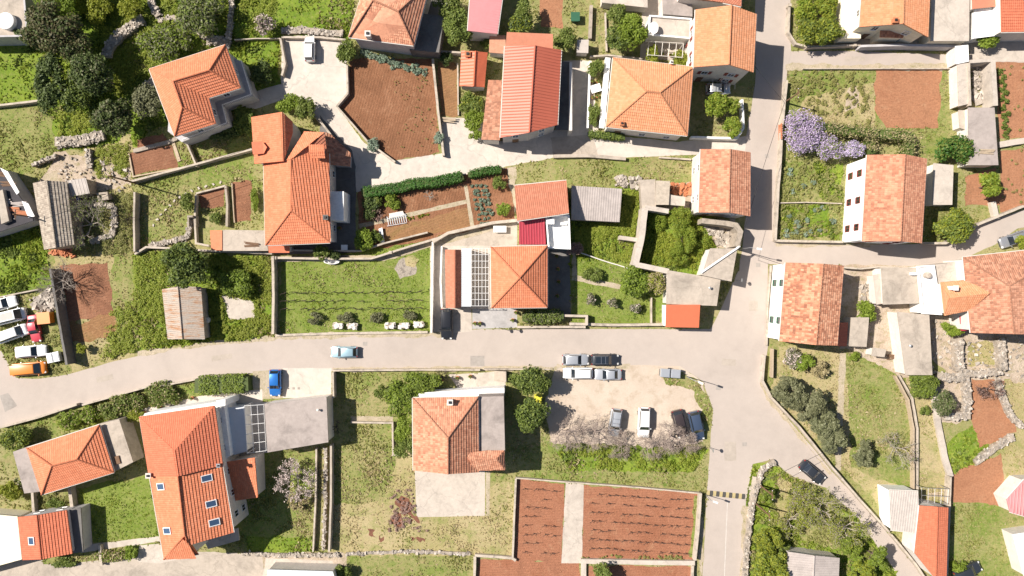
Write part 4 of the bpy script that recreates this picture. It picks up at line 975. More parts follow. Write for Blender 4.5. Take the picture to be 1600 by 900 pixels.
part_block(h4, 'balcony_parapet', [(890, 97), (894, 97), (894, 204), (889, 204)], -.05, 3.6, 'plaster')
# hip orange centre-top
h5 = hip('square house with a pale orange four-sided roof on the north side of the small lane', [(958, 90), (1083, 105), (1074, 212), (947, 198)], 5.6, [(1010, 143), (1031, 145)], 7.9, roofm='tile_amber', wallm='plaster', chim=[(971, 194, .5, .5, 'terracotta'), (1048, 99, .35, .5)], shut=None)
# tall house by the road, top
h6 = gable('tall gabled house right beside the main road, car parked below its grey south wall', [(1087, 15), (1143, 8), (1182, 22), (1177, 113), (1139, 101), (1084, 105)], 7.8, 9.4, roofm='tile_amber', wallm='plaster', shut='shut_red', over=.35)
h7 = gable('long narrow gabled house west of the main road, south of the small lane', [(1095, 233), (1141, 233), (1172, 238), (1172, 338), (1139, 332), (1092, 332)], 6.0, 7.5, roofm='tile_pale', wallm='plaster', shut=None, over=.25)
h8 = gable('white gabled house with red-brown shutters between the lilac shrubs and the eastern lane', [(1355, 242), (1414, 241), (1448, 248), (1440, 380), (1407, 377), (1347, 377)], 6.8, 8.5, roofm='tile_pale', wallm='plaster_white', shut=None, wframe='shut_red', over=.25, wpitch=4)
h9 = gable('mottled old-tile gabled house with three small green shuttered windows facing the junction', [(1228, 410), (1286, 412), (1318, 415), (1308, 540), (1275, 539), (1218, 533)], 5.8, 7.4, roofm='tile_old', wallm='plaster_white', shut=None, wframe='shut_green', over=.2, wpitch=4.2)
h10 = house('house', 'cream walled house with a bright orange gable roof north of the eastern top lane', 'house', [(1350, -60, 5.8), (1414, -60, 7.4), (1455, -60, 5.8), (1450, 58, 5.8), (1411, 37, 7.4), (1343, 42, 5.8)], [], [(0, 1, 4, 5), (1, 2, 3, 4)], wallm='plaster_cream', roofm='tile_amber', shut=None, chim=[(1396, 34, .6, .6, 'terracotta')])
part_roof(h10, 'porch_roof', [(1376, 44, 3.6), (1416, 46, 3.6), (1411, 59, 3.3), (1375, 58, 3.3)], [], [(0, 1, 2, 3)], 'tile_pale'); part_wall(h10, 'porch_wall', [(1376, 44, 3.5), (1416, 46, 3.5), (1411, 59, 3.2), (1375, 58, 3.2)], 'plaster_cream', .1)
part_block(h10, 'side_terrace', [(1312, -60), (1350, -60), (1345, 60), (1315, 60)], -.05, 2.6, 'plaster_cream')
flat('flat roofed cream building between the orange gable roof and the narrow stone passage', [(1456, -60), (1516, -60), (1514, 64), (1454, 64)], 3.4, 'house', 'house', 'concrete_light', 'plaster_cream')
flat('red tiled roof at the top right corner above the white paving', [(1563, -60, 5.4), (1720, -60, 5.4), (1720, 48, 4.6), (1565, 50, 4.6)], 5, 'house', 'house', 'tile_red', 'plaster', 'tile')
flat('white terrace block beside the red roof in the top right corner', [(1522, 15), (1562, 12), (1562, 55), (1522, 60)], 2.8, 'terrace_block', 'building', 'plaster_white', 'plaster_white')
flat('small red roofed block behind the white terrace at the top right', [(1518, -60), (1560, -60), (1556, 10), (1520, 14)], 3.6, 'house', 'house', 'tile_brick', 'plaster')
# south-east big roof
h11 = house('house', 'large weathered terracotta hipped roof house on the right edge with a lower bright orange wing', 'house',
    [(1505, 402, 5.6), (1690, 382, 5.6), (1690, 524, 5.6), (1584, 522, 8.0), (1517, 520, 5.6)], [(1577, 447, 8.0)],
    [(0, 1, 5), (1, 2, 3, 5), (3, 4, 0, 5)], roofm='tile_brown', wallm='plaster', shut=None, wins=None)
part_roof(h11, 'wing_roof', [(1470, 441, 5.0), (1512, 437, 5.6), (1547, 458, 7.3), (1514, 486, 5.6), (1476, 493, 5.0)], [(1483, 466, 6.9)], [(0, 1, 2, 5), (2, 3, 4, 5), (4, 0, 5)], 'tile_amber'); part_wall(h11, 'wing_wall', [(1470, 441, 4.9), (1510, 438, 4.9), (1514, 484, 4.9), (1476, 493, 4.9)], 'plaster')
part_block(h11, 'terrace', [(1456, 414), (1504, 408), (1512, 440), (1470, 444), (1480, 490), (1460, 492)], -.05, 3.0, 'concrete_light')
part_roof(h11, 'red_awning', [(1500, 494, 3.0), (1513, 493, 3.0), (1514, 517, 2.6), (1502, 517, 2.6)], [], [(0, 1, 2, 3)], 'metal_crimson', 'flat')
m = MB(); p = P(1488, 450, 6.4); m.box((p.x, p.y, 6.3), (.6, .6, 1.8)); m.box((p.x, p.y, 7.25), (.75, .75, .1)); set_base(m.build('chimney', M['plaster']), *h11)
flat('flat concrete roof building between the eastern lane and the white wall', [(1377, 418), (1435, 418), (1438, 474), (1380, 476)], 3.0, 'flat_roofed_house', 'house', 'concrete', 'plaster')
flat('bright white rendered terrace block west of the orange wing roof', [(1432, 416), (1458, 414), (1470, 492), (1440, 490)], 3.3, 'terrace_block', 'building', 'plaster_white', 'plaster_white', parapet=(.35, .2))
flat('long flat concrete roof south of the bright white terrace', [(1402, 487), (1452, 492), (1457, 586), (1415, 586)], 3.2, 'flat_roofed_house', 'house', 'concrete', 'plaster')
flat('grey porch roof beside the small red lean-to', [(1330, 496), (1358, 496), (1354, 542), (1327, 541)], 2.5, 'porch', 'porch', 'concrete', 'plaster')
flat('narrow bright red lean-to roof against the mottled gabled house', [(1313, 504, 3.0), (1325, 504, 2.6), (1323, 541, 2.6), (1310, 541, 3.0)], 3, 'lean_to', 'shed', 'metal_bright', 'plaster_grey', 'rib')
flat('small concrete shed roof below the porch in the stony yard', [(1364, 543), (1385, 546), (1382, 558), (1362, 556)], 2.2, 'shed', 'shed', 'concrete', 'plaster')
flat('narrow concrete roof strip beside the flat roof building', [(1365, 430), (1375, 428), (1380, 474), (1370, 476)], 2.4, 'lean_to', 'shed', 'concrete_light', 'plaster')
# annexes of h8 side and passage on the right
flat('grey flat annex with pipes beside the white gabled house', [(1459, 255), (1490, 258), (1488, 320), (1457, 320)], 2.8, 'annex', 'shed', 'concrete_light', 'plaster')
flat('narrow concrete roof strip west of the roofless stone enclosure', [(1496, 100), (1514, 98), (1515, 162), (1498, 166)], 2.4, 'lean_to', 'shed', 'concrete_light', 'plaster')
flat('white flat roof piece at the head of the passage', [(1493, 72), (1513, 70), (1514, 96), (1495, 100)], 2.6, 'lean_to', 'shed', 'plaster_white', 'plaster')
flat('big mauve grey concrete roof slab east of the round green bush', [(1513, 168), (1554, 168), (1560, 258), (1514, 258)], 3.0, 'flat_roofed_shed', 'shed', 'concrete_mauve', 'plaster')
flat('small concrete roof south of the narrow strip roof', [(1498, 172), (1513, 172), (1514, 205), (1500, 200)], 2.0, 'lean_to', 'shed', 'concrete', 'plaster')
# centre house with pyramid roof
h12 = hip('square house with a bright orange pyramid roof in the centre', [(767, 386), (855, 384), (855, 480), (768, 481)], 5.5, [(812, 434)], 7.9, roofm='tile_orange', wallm='plaster', shut=None)
h13 = flat('orange-brown tiled roof block north of the pyramid roof', [(804, 290, 5.0), (885, 282, 5.0), (889, 333, 5.9), (808, 345, 5.9)], 5, 'house', 'house', 'tile_brick', 'plaster_white', 'tile')
flat('dark crimson ribbed roof between two orange roofs', [(811, 344, 4.6), (851, 341, 4.6), (853, 382, 4.0), (811, 382, 4.0)], 4, 'annex', 'building', 'metal_crimson', 'plaster_white', 'rib', rib=.4)
e_, l_ = flat('bright white roof terrace with a low parapet and a shaded corner', [(852, 338), (889, 337), (891, 390), (856, 388)], 3.6, 'roof_terrace', 'terrace', 'plaster_white', 'plaster_white', parapet=(.9, .2))
part_block((e_, l_), 'stair_head', [(853, 342), (866, 341), (866, 350), (854, 350)], 3.5, 5.0, 'plaster_white')
gable('narrow outbuilding with red-brown gable roof beside the driveway', [(696, 390), (711, 390), (720, 390), (720, 481), (711, 481), (697, 481)], 2.9, 3.8, 'outbuilding', 'outbuilding', roofm='tile_brick', wallm='plaster_white', wins=None, over=.15)
# composite house on the left of the small lane
h14 = house('house', 'big orange composite roof house west of the curved white lane', 'house',
    [(412, 253, 5.6), (455, 250, 7.6), (480, 231, 5.8), (514, 240, 5.6), (516, 379, 5.6), (415, 383, 5.6)], [(455, 329, 7.6)],
    [(0, 1, 6, 5), (1, 2, 3, 4, 6), (4, 5, 6)], roofm='tile_orange', wallm='plaster', shut=None, chim=[(512, 341, .6, 1.3, 'concrete_dark')])
part_roof(h14, 'north_roof', [(393, 183, 6.2), (441, 175, 7.8), (457, 190, 6.6), (457, 207, 6.6), (443, 252, 7.8), (398, 256, 6.2)], [], [(0, 1, 4, 5), (1, 2, 3, 4)], 'tile_orange'); part_wall(h14, 'north_wall', [(393, 183, 6.2), (441, 175, 7.8), (452, 190, 6.6), (452, 207, 6.6), (441, 252, 7.6), (398, 256, 6.2)], 'plaster')
part_roof(h14, 'east_roof', [(448, 250, 7.4), (476, 206, 5.4), (507, 207, 7.0), (455, 250, 7.6)], [], [(0, 1, 2, 3)], 'tile_orange')
part_roof(h14, 'east_back_roof', [(507, 207, 7.0), (513, 258, 5.6), (490, 252, 6.0), (455, 250, 7.5)], [], [(0, 1, 2, 3)], 'tile_brick')
part_wall(h14, 'east_wall', [(470, 209, 5.2), (505, 208, 6.4), (513, 260, 5.3), (460, 262, 5.3)], 'plaster', .4)
part_roof(h14, 'lower_roof', [(508, 206, 5.2), (516, 209, 5.0), (548, 239, 3.6), (547, 260, 3.4), (514, 257, 4.8)], [], [(0, 1, 2, 3, 4)], 'tile_brown'); part_wall(h14, 'lower_wall', [(508, 206, 4.4), (516, 209, 4.4), (546, 239, 3.2), (545, 260, 3.2), (514, 257, 4.2)], 'plaster_grey', .3)
part_roof(h14, 'dormer_roof', [(482, 226, 7.6), (506, 226, 7.6), (508, 247, 7.2), (488, 247, 7.2)], [(483, 237, 7.7), (507, 236, 7.7)], [(0, 1, 7 - 2, 4), (4, 5, 2, 3)], 'tile_orange'); part_wall(h14, 'dormer_wall', [(486, 228, 7.5), (506, 228, 7.5), (506, 246, 7.2), (488, 246, 7.2)], 'plaster', .15, z0=5.5)
part_roof(h14, 'west_dormer_roof', [(393, 222, 7.3), (410, 221, 7.3), (417, 230, 7.6), (412, 240, 7.2), (395, 241, 7.2)], [], [(0, 1, 2, 3, 4)], 'tile_red', 'flat')
part_block(h14, 'flat_annex', [(515, 299), (537, 299), (537, 345), (517, 344)], -.05, 4.2, 'plaster_white')
part_roof(h14, 'porch_roof', [(419, 382, 3.2), (452, 382, 3.2), (452, 395, 3.0), (420, 395, 3.0)], [], [(0, 1, 2, 3)], 'tile_red', 'flat'); part_wall(h14, 'porch_wall', [(419, 382, 3.2), (452, 382, 3.2), (452, 395, 3.0), (420, 395, 3.0)], 'plaster')
flat('grey slab roof shed with an orange west end, beside the big composite roof', [(348, 359), (413, 360), (419, 392), (348, 392)], 2.4, 'flat_roofed_shed', 'shed', 'concrete', 'plaster')
flat('small orange roofed hut at the end of the grey slab shed', [(328, 360), (347, 360), (347, 391), (330, 391)], 2.5, 'hut', 'shed', 'tile_orange', 'plaster', 'tile')
# south-west houses
h15 = hip('small orange hipped roof house with grey flat strips at both ends', [(42, 700), (155, 664), (178, 738), (65, 773)], 4.0, [(81, 728), (120, 718)], 5.8, roofm='tile_orange', wallm='plaster', shut=None)
part_block(h15, 'west_flat_roof', [(20, 706), (46, 697), (64, 768), (38, 771)], -.05, 3.4, 'concrete_mauve')
part_block(h15, 'east_flat_roof', [(152, 663), (186, 655), (208, 722), (176, 738)], -.05, 3.3, 'concrete')
part_block(h15, 'roof_hatch', [(177, 714), (185, 712), (188, 724), (180, 726)], 3.2, 3.5, 'wood')
h16 = house('house', 'large two-part bright orange roof house with five skylights in the south-west', 'house',
    [(218, 652, 7.2), (335, 635, 7.2), (347, 726, 7.2), (365, 832, 7.2), (296, 852, 9.5), (310, 866, 7.2), (256, 874, 7.2), (233, 742, 7.2)], [(273, 705, 9.7), (278, 742, 9.7), (289, 836, 9.7)],
    [(0, 1, 8), (1, 2, 9, 8), (2, 3, 4, 10, 9), (4, 5, 6, 10), (6, 7, 9, 10), (7, 0, 8, 9)], roofm='tile_orange', wallm='plaster', shut=None,
    chim=[(236, 741, .6, .8, 'plaster'), (345, 725, .4, .9, 'chrome')], sky=[(252, 760), (262, 829), (323, 747), (330, 787), (335, 816)])
part_roof(h16, 'upper_roof', [(218, 651, 7.45), (335, 634, 7.45), (348, 727, 7.45), (279, 744, 9.98), (233, 744, 7.45)], [(273, 704, 9.98)], [(0, 1, 5), (1, 2, 3, 5), (3, 4, 0, 5)], 'tile_red')
part_roof(h16, 'porch_roof', [(352, 722, 4.6), (398, 715, 4.6), (403, 777, 3.9), (362, 783, 3.9)], [], [(0, 1, 2, 3)], 'tile_orange'); part_wall(h16, 'porch_wall', [(352, 722, 4.6), (398, 715, 4.6), (403, 777, 3.9), (362, 783, 3.9)], 'plaster', .2)
part_block(h16, 'balcony', [(318, 842), (372, 825), (374, 844), (325, 858)], 2.6, 2.8, 'concrete_light')
part_block(h16, 'north_wall_top', [(226, 646), (340, 628), (345, 632), (345, 640), (222, 653)], -.05, 5.0, 'plaster_white')
part_block(h16, 'stair_tower', [(335, 634), (350, 632), (360, 712), (348, 720)], -.05, 4.6, 'plaster_white')
gable('small red-orange gabled roof building with one skylight at the left edge', [(28, 808), (58, 805), (104, 797), (113, 865), (65, 874), (36, 875)], 3.6, 4.6, 'outbuilding', 'outbuilding', roofm='tile_red', wallm='plaster_grey', shut=None, sky=[(50, 845, 1.0, 1.1)], over=.2)
flat('cream white flat roof at the left edge beside the red-orange gable', [(-60, 800), (27, 807), (34, 874), (-60, 900)], 3.2, 'flat_roofed_house', 'house', 'plaster_cream', 'plaster_cream')
flat('narrow dark grey lean-to east of the small red-orange gable', [(104, 796), (126, 793), (130, 862), (113, 865)], 2.6, 'lean_to', 'shed', 'concrete_dark', 'plaster_grey')
flat('big plain concrete flat roof garage below the parked blue car', [(413, 631), (510, 620), (513, 691), (418, 707)], 4.0, 'garage', 'garage', 'concrete_mauve', 'plaster')
# centre south house
h17 = house('house', 'faded salmon hipped roof house with a grey flat strip, south of the main street', 'house',
    [(645, 622, 6.6), (747, 620, 6.6), (748, 738, 6.6), (700, 741, 9.2), (646, 735, 6.6)], [(700, 684, 9.2)],
    [(0, 1, 5), (1, 2, 3, 5), (3, 4, 0, 5)], roofm='tile_pale', wallm='plaster_white', shut=None, chim=[(704, 627, .7, 1.0)])
part_block(h17, 'flat_annex', [(747, 620), (787, 619), (789, 706), (749, 707)], -.05, 6.2, 'concrete_mauve')
part_roof(h17, 'annex_roof', [(728, 708, 7.4), (760, 704, 6.9), (788, 704, 6.5), (789, 734, 6.2), (742, 736, 6.7)], [(775, 717, 7.5), (734, 718, 7.9)], [(0, 1, 2, 5, 6), (2, 3, 5), (3, 4, 6, 5), (4, 0, 6)], 'tile_pale'); part_wall(h17, 'annex_wall', [(740, 706, 6.8), (787, 706, 6.4), (788, 733, 6.1), (742, 735, 6.4)], 'plaster_white', .3)
part_block(h17, 'north_terrace', [(655, 614), (750, 608), (788, 606), (788, 619), (650, 622)], -.05, 3.0, 'plaster_white')
# bottom edge building
flat('pale blue-white roof cut by the bottom edge with pipes on top', [(418, 890), (520, 893), (540, 960), (410, 960)], 3.4, 'house', 'house', 'sheet_white', 'plaster')
# barn roofs
flat('grey corrugated barn roof north of the garden shrubs', [(893, 290, 3.4), (972, 295, 3.4), (968, 347, 2.8), (893, 343, 2.8)], 3, 'barn', 'barn', 'sheet_grey', 'stone_core', 'rib', rib=.36)
flat('sloped concrete roof beside the orange roof at the street corner', [(1043, 422), (1126, 436), (1120, 478), (1041, 475)], 3.2, 'flat_roofed_house', 'house', 'concrete', 'plaster')
flat('plain orange-red roof garage at the street corner', [(1041, 476, 3.6), (1094, 476, 3.6), (1092, 512, 3.2), (1040, 511, 3.2)], 3, 'garage', 'garage', 'metal_bright', 'plaster_white', 'flat')
flat('fan shaped concrete roof with a pale diagonal seam beside the ruin', [(1110, 388), (1152, 388), (1143, 440), (1097, 430)], 3.8, 'flat_roofed_house', 'house', 'concrete', 'plaster')
m = MB(); a, b = P(1156, 385, 3.95), P(1096, 426, 3.95); m.tube(a, b, .16, .16, 6); tag(m.build('pipe', M['white']), 'white diagonal pipe lying across the fan shaped concrete roof', 'pipe')
house('barn', 'small barn with a rusty striped corrugated roof west of the vineyard garden', 'barn', [(253, 452, 2.6), (278, 448, 3.2), (314, 448, 2.5), (320, 530, 2.5), (285, 530, 3.2), (262, 530, 2.6)], [], [(0, 1, 4, 5), (1, 2, 3, 4)], wallm='stone_core', roofm='rusty', style='rib', rib=.3, wins=None, over=.15)
house('cottage', 'long old grey tiled stone cottage among the bare trees on the left', 'cottage', [(52, 286, 3.2), (74, 282, 4.4), (104, 284, 3.2), (116, 382, 3.2), (88, 387, 4.4), (70, 390, 3.2)], [], [(0, 1, 4, 5), (1, 2, 3, 4)], wallm='stone_core', roofm='tile_grey', wins=None, over=.15)
flat('small light tiled stone hut east of the old grey cottage', [(106, 282, 2.8), (134, 278, 2.8), (140, 302, 2.4), (107, 308, 2.4)], 3, 'hut', 'shed', 'sheet_light', 'stone_core', 'rib')
flat('low roofless stone box on the lawn right of the small hut', [(152, 302), (169, 300), (171, 312), (155, 314)], 1.2, 'stone_trough', 'trough', 'concrete', 'stone_core', parapet=(.25, .3))
h18 = flat('dark cluttered grey building at the far left edge with washing on its terrace', [(-60, 268), (0, 262), (50, 335), (52, 345), (0, 362), (-60, 380)], 3.6, 'house', 'house', 'roof_dark', 'plaster_grey')
for q in ([(0, 262), (12, 268), (30, 300), (26, 304)], [(34, 314), (44, 318), (54, 338), (44, 340)]): part_block(h18, 'white_canopy', q, 3.7, 3.85, 'plaster_white')
for q in ([(-5, 300), (4, 296), (14, 345), (2, 350)],): part_block(h18, 'parapet', q, 3.5, 4.3, 'concrete')
h19 = flat('grey concrete building in the top left corner with a round white tank', [(-60, -60), (36, -60), (45, 50), (44, 58), (-60, 60)], 3.8, 'flat_roofed_house', 'house', 'concrete', 'plaster_grey', parapet=(.3, .25))
m = MB(); p = P(10, 33, 4.4); m.tube((p.x, p.y, 3.85), (p.x, p.y, 4.6), 1.25, 1.25, 28); m.tube((p.x, p.y, 4.6), (p.x, p.y, 4.75), 1.25, .9, 28); tag(m.build('water_tank', M['white'], smooth=True, sharp=30), 'round white water tank on the top left concrete roof', 'tank')
# south-east barn roofs
gable('corrugated shed roof with a red ridge among the lush trees at the bottom edge', [(1231, 862), (1272, 868), (1312, 872), (1308, 960), (1268, 960), (1228, 960)], 3.0, 3.6, 'barn', 'barn', roofm='sheet_grey', style='rib', rib=.36, wallm='plaster', wins=None, over=.15)
flat('white walled house with a light corrugated roof beside the diagonal road', [(1390, 766, 3.8), (1435, 768, 3.8), (1436, 833, 3.4), (1392, 828, 3.4)], 4, 'house', 'house', 'sheet_light', 'plaster_white', 'rib', rib=.36)
house('house', 'narrow terracotta gabled roof pointing down beside the diagonal road', 'house', [(1437, 790, 3.8), (1465, 792, 4.6), (1481, 793, 3.8), (1478, 915, 3.8), (1462, 905, 4.6), (1429, 864, 3.8)], [], [(0, 1, 4, 5), (1, 2, 3, 4)], roofm='tile_red', wallm='plaster', wins=None, over=.12)
flat('pink roof corner at the right edge south of the ploughed strip', [(1573, 780, 3.2), (1600, 750, 3.2), (1720, 745, 3.2), (1720, 840, 2.6), (1578, 800, 2.6)], 3, 'house', 'house', 'metal_pink', 'plaster', 'rib')
flat('white roofed block under the pink roof corner at the right edge', [(1583, 835), (1720, 815), (1720, 960), (1600, 900)], 2.8, 'flat_roofed_house', 'house', 'plaster_white', 'plaster')
# small sheds around the ruin and lane
flat('low grey slate roof hut right of the ruin passage wall', [(1025, 282), (1047, 283), (1045, 320), (1025, 320)], 2.6, 'hut', 'shed', 'tile_grey', 'stone_core', 'tile')
flat('flat light grey roof between the barn and the slate hut', [(1000, 281), (1024, 280), (1025, 324), (1003, 326)], 2.4, 'hut', 'shed', 'concrete', 'stone_core')
flat('square beige roof slab right of the slate hut', [(1046, 304), (1071, 308), (1070, 322), (1045, 320)], 2.2, 'hut', 'shed', 'concrete_light', 'stone_core')
e_, l_ = flat('white and grey terrace deck behind the tall roadside house', [(1014, 25), (1080, 30), (1080, 62), (1012, 56)], 3.0, 'terrace_deck', 'terrace', 'concrete_light', 'plaster_white', parapet=(.4, .2))
flat('red-brown roof at the top edge north of the tall roadside house', [(1055, -60, 6), (1160, -60, 6), (1158, 10, 6), (1130, 4, 6), (1062, -4, 5.4)], 5, 'house', 'house', 'tile_brick', 'plaster', 'tile')
flat('mauve flat terrace roof at the top edge above the white deck', [(1035, -5), (1082, 2), (1082, 26), (1036, 22)], 3.4, 'terrace_block', 'building', 'concrete_mauve', 'plaster')
flat('pale grey paved roof at the top edge left of the terrace deck', [(940, -60), (1010, -60), (1012, 12), (940, 4)], 2.4, 'flat_roofed_shed', 'shed', 'concrete_light', 'plaster')
flat('white shed roof beside the round orange tree above the small lane', [(902, 62), (920, 62), (919, 83), (901, 82)], 2.0, 'shed', 'shed', 'sheet_light', 'plaster')
flat('small brown flat roof hut between two red roofs', [(765, 55), (790, 55), (790, 84), (764, 82)], 2.4, 'hut', 'shed', 'tile_brown', 'plaster', 'flat')
# pergolas
def beams(label, c4, h, nx, ny, mat='white', t=.09, posts=True, name='pergola', solid=None):
    a, b, c_, d = [P(*q, h) for q in c4]; ctr = (a + b + c_ + d) / 4; e = empty(name, (ctr.x, ctr.y, 0)); tag(e, label, 'pergola'); L = (ctr.x, ctr.y, 0)
    for i in range(nx + 1):
        t_ = i / nx; m = MB(); p, q = a.lerp(b, t_), d.lerp(c_, t_); m.tube(p, q, t * .6, t * .6, 4); set_base(m.build('beam', M[mat]), e, L)
    for i in range(ny + 1):
        t_ = i / ny; m = MB(); p, q = a.lerp(d, t_) + Vector((0, 0, .1)), b.lerp(c_, t_) + Vector((0, 0, .1)); m.tube(p, q, t * .6, t * .6, 4); set_base(m.build('rafter', M[mat]), e, L)
    if posts:
        for p in (a, b, c_, d): m = MB(); m.tube((p.x, p.y, 0), p, t * .8, t * .8, 6); set_base(m.build('post', M[mat]), e, L)
    return e, L
beams('white square-grid pergola between the narrow outbuilding and the pyramid roof', [(737, 388), (764, 388), (764, 478), (737, 478)], 3.0, 5, 9, t=.055)
part_block(h16, 'north_parapet', [(338, 626), (352, 624), (352, 634), (338, 636)], -.05, 5.4, 'plaster_white')
beams('white framed pergola over the paved yard north of the concrete garage', [(382, 634), (412, 632), (416, 704), (386, 708)], 3.4, 3, 5, t=.06)
e_, l_ = flat('blue-grey glazed patio roof between the big orange house and the pergola', [(352, 637), (381, 635), (386, 705), (362, 712)], 3.3, 'patio_roof', 'porch', 'sheet_white', 'plaster_white')
flat('white ribbed plastic canopy between the narrow outbuilding and the pergola', [(721, 388, 3.1), (736, 388, 2.9), (736, 479, 2.9), (721, 479, 3.1)], 3, 'canopy', 'canopy', 'sheet_white', 'plaster_white', 'rib', rib=.35)
beams('grey washing frame on the terrace south of the white deck', [(1014, 65), (1068, 68), (1066, 90), (1012, 86)], 2.6, 5, 1, 'offwhite')
beams('thin steel frame over the small yard north of the terracotta roof near the diagonal road', [(1440, 762), (1482, 764), (1480, 788), (1440, 785)], 2.2, 4, 2, 'steel', .06)

# ---- walls ----
wall('dark-shadowed low wall around the west and south sides of the big ploughed field', [(542, 100), (543, 146), (526, 166), (575, 222), (617, 253)], .9, .28)
wall('pale straight wall on the east side of the big ploughed field', [(676, 92), (684, 170), (693, 243)], 1.0, .35)
wall('thin wall between the ploughed field and the salmon roofed house', [(650, 78), (720, 82)], 1.2, .3)
wall('low white-topped wall on the south-west side of the curved lane', [(452, 150), (497, 185), (520, 215)], .9, .3)
wall('grey wall along the front of the concrete parking yard', [(438, 60), (445, 100), (440, 118)], 1.0, .3)
wall('light capped wall at the top of the concrete parking yard', [(440, 58), (500, 58), (540, 62)], .8, .3)
wall('long pale wall from the garden beds to the composite roof house', [(205, 283), (300, 258), (393, 233)], 1.2, .3)
wall('thin pale wall climbing beside the small dark soil bed', [(276, 214), (292, 225), (307, 260)], 1.0, .25)
wall('straight concrete wall below the bright meadow at the left edge', [(-40, 168), (20, 162), (68, 156)], 1.0, .3)
wall('tall wall with a deep shadow on the west side of the vineyard lawn', [(426, 400), (427, 460), (426, 522)], 1.5, .4)
wall('white-topped double wall north of the vineyard lawn', [(430, 403), (500, 404), (580, 404), (640, 385), (690, 370)], 1.2, .3, posts=9)
wall('upper pale wall behind the composite roof house porch', [(456, 391), (520, 392), (562, 392), (600, 380), (668, 363)], 1.0, .25)
wall('pale wall curving along the south of the vegetable garden', [(676, 378), (700, 364), (770, 348), (808, 344)], 1.3, .45)
wall('wall between the vineyard lawn and the driveway', [(676, 378), (675, 450), (674, 520)], 1.3, .3, 'plaster')
wall('inner driveway wall west of the narrow outbuilding', [(690, 385), (688, 440), (690, 480)], .9, .2, 'plaster_white')
wall('low rough kerb wall between the vineyard lawn and the street', [(430, 524), (520, 521), (600, 520), (668, 519)], .35, .35)
wall('low wall in front of the grassy garden with three grey shrubs', [(890, 506), (960, 508), (1036, 507)], .8, .4)
wall('short thick wall east of the hedge facing the street', [(878, 493), (917, 494), (917, 508)], 1.4, .35)
wall('low wall in front of the street hedge', [(808, 511), (850, 511), (915, 511)], .8, .35)
wall('side wall of the grassy garden beside the corner houses', [(1018, 465), (1018, 505)], .8, .2)
wall('thin wall crossing the garden north of the three grey shrubs', [(908, 395), (945, 408), (985, 420)], .7, .15, 'offwhite')
wall('dark wall between the yellow-green meadow strip and the rusty barn plot', [(210, 300), (209, 345), (210, 393)], 1.5, .3, 'concrete')
wall('wall along the top of the rusty barn plot', [(210, 397), (228, 386), (270, 388), (330, 392), (425, 396)], 1.1, .3)
wall('dark boundary wall between the car dump and the brown plot', [(78, 420), (88, 480), (104, 570)], 2.2, .35, 'concrete_dark')
wall('thin wall between the left meadow and the car dump', [(-20, 468), (30, 458), (60, 452)], .6, .2)
wall('street wall below the left bushes', [(0, 668), (60, 652), (120, 632)], .9, .3)
wall('street wall in front of the bush row', [(128, 633), (232, 604)], 1.0, .25)
wall('street wall in front of the two clipped bushes', [(236, 606), (330, 588), (380, 586)], .8, .25)
wall('dark wall at the corner beside the garage driveway', [(520, 582), (521, 622)], 1.6, .25)
wall('long low wall south of the main street', [(520, 579), (640, 578), (750, 578)], .9, .25)
wall('dark short wall below the stairs by the street', [(756, 577), (800, 577), (830, 577)], .8, .2)
wall('L-shaped low wall around the green corner by the salmon roof', [(548, 660), (613, 661), (614, 711), (632, 711)], .7, .25)
wall('tall shadowed wall dividing the dry lawn from the blossom tree yard', [(517, 695), (517, 780), (514, 862)], 1.3, .3, 'concrete')
wall('thin pale wall left of the shadowed wall', [(494, 700), (493, 780), (489, 862)], .7, .25)
wall('wall along the north side of the two ploughed vineyards', [(806, 747), (880, 753), (1000, 762), (1094, 771)], .7, .2)
wall('wall on the east side of the larger ploughed vineyard', [(1095, 771), (1091, 830), (1086, 876)], 1.1, .4)
wall('west wall of the smaller ploughed vineyard', [(806, 748), (803, 820), (801, 872)], .7, .3)
wall('wide concrete coping south of the larger ploughed vineyard', [(908, 877), (1000, 879), (1086, 880)], .6, .7, 'concrete_light')
wall('wall along the north of the bottom ploughed strip', [(742, 868), (800, 872), (806, 876)], .6, .4)
wall('west wall of the bottom ploughed strip', [(742, 870), (740, 960)], .7, .4)
wall('short wall stub beside the bottom right ploughed strip', [(1083, 884), (1081, 960)], .8, .3)
wall('stone footing between the two bottom ploughed strips', [(912, 880), (912, 960)], .5, .8, 'concrete_light')
wall('street wall with a red gate east of the main road', [(1230, 125), (1226, 160), (1222, 200), (1220, 250), (1216, 300), (1212, 376)], 1.1, .35)
wall('wall along the south of the lush vegetable plot', [(1212, 376), (1260, 377), (1318, 378)], 1.0, .35)
wall('thin dividing wall across the lush vegetable plot', [(1218, 317), (1260, 316), (1316, 318)], .6, .15)
wall('wall along the north of the lilac garden', [(1255, 107), (1380, 107), (1495, 107)], .5, .15)
wall('curved kerb wall around the four yellow-green trees at the top', [(1234, 8), (1232, 50), (1244, 68), (1262, 73), (1345, 70)], 1.0, .3, posts=8)
wall('tall retaining wall south of the cream walled house', [(1345, 72), (1400, 70), (1498, 72)], 1.8, .35, 'plaster_grey')
wall('curved white wall around the corner garden with three orange trees', [(1160, 155), (1162, 200), (1152, 216), (1080, 214)], 1.3, .3, 'plaster_white')
wall('white kerb wall left of the pale orange four-sided roof', [(922, 95), (918, 200)], .8, .3, 'plaster_white')
wall('white path wall against the pale orange four-sided roof house', [(950, 90), (940, 200)], .8, .8, 'plaster_white')
wall('low old wall along the south of the small lane', [(865, 244), (920, 243), (978, 248)], .7, .5, 'concrete')
wall('thin wall along the grass south of the small lane', [(1030, 246), (1080, 249)], .5, .25)
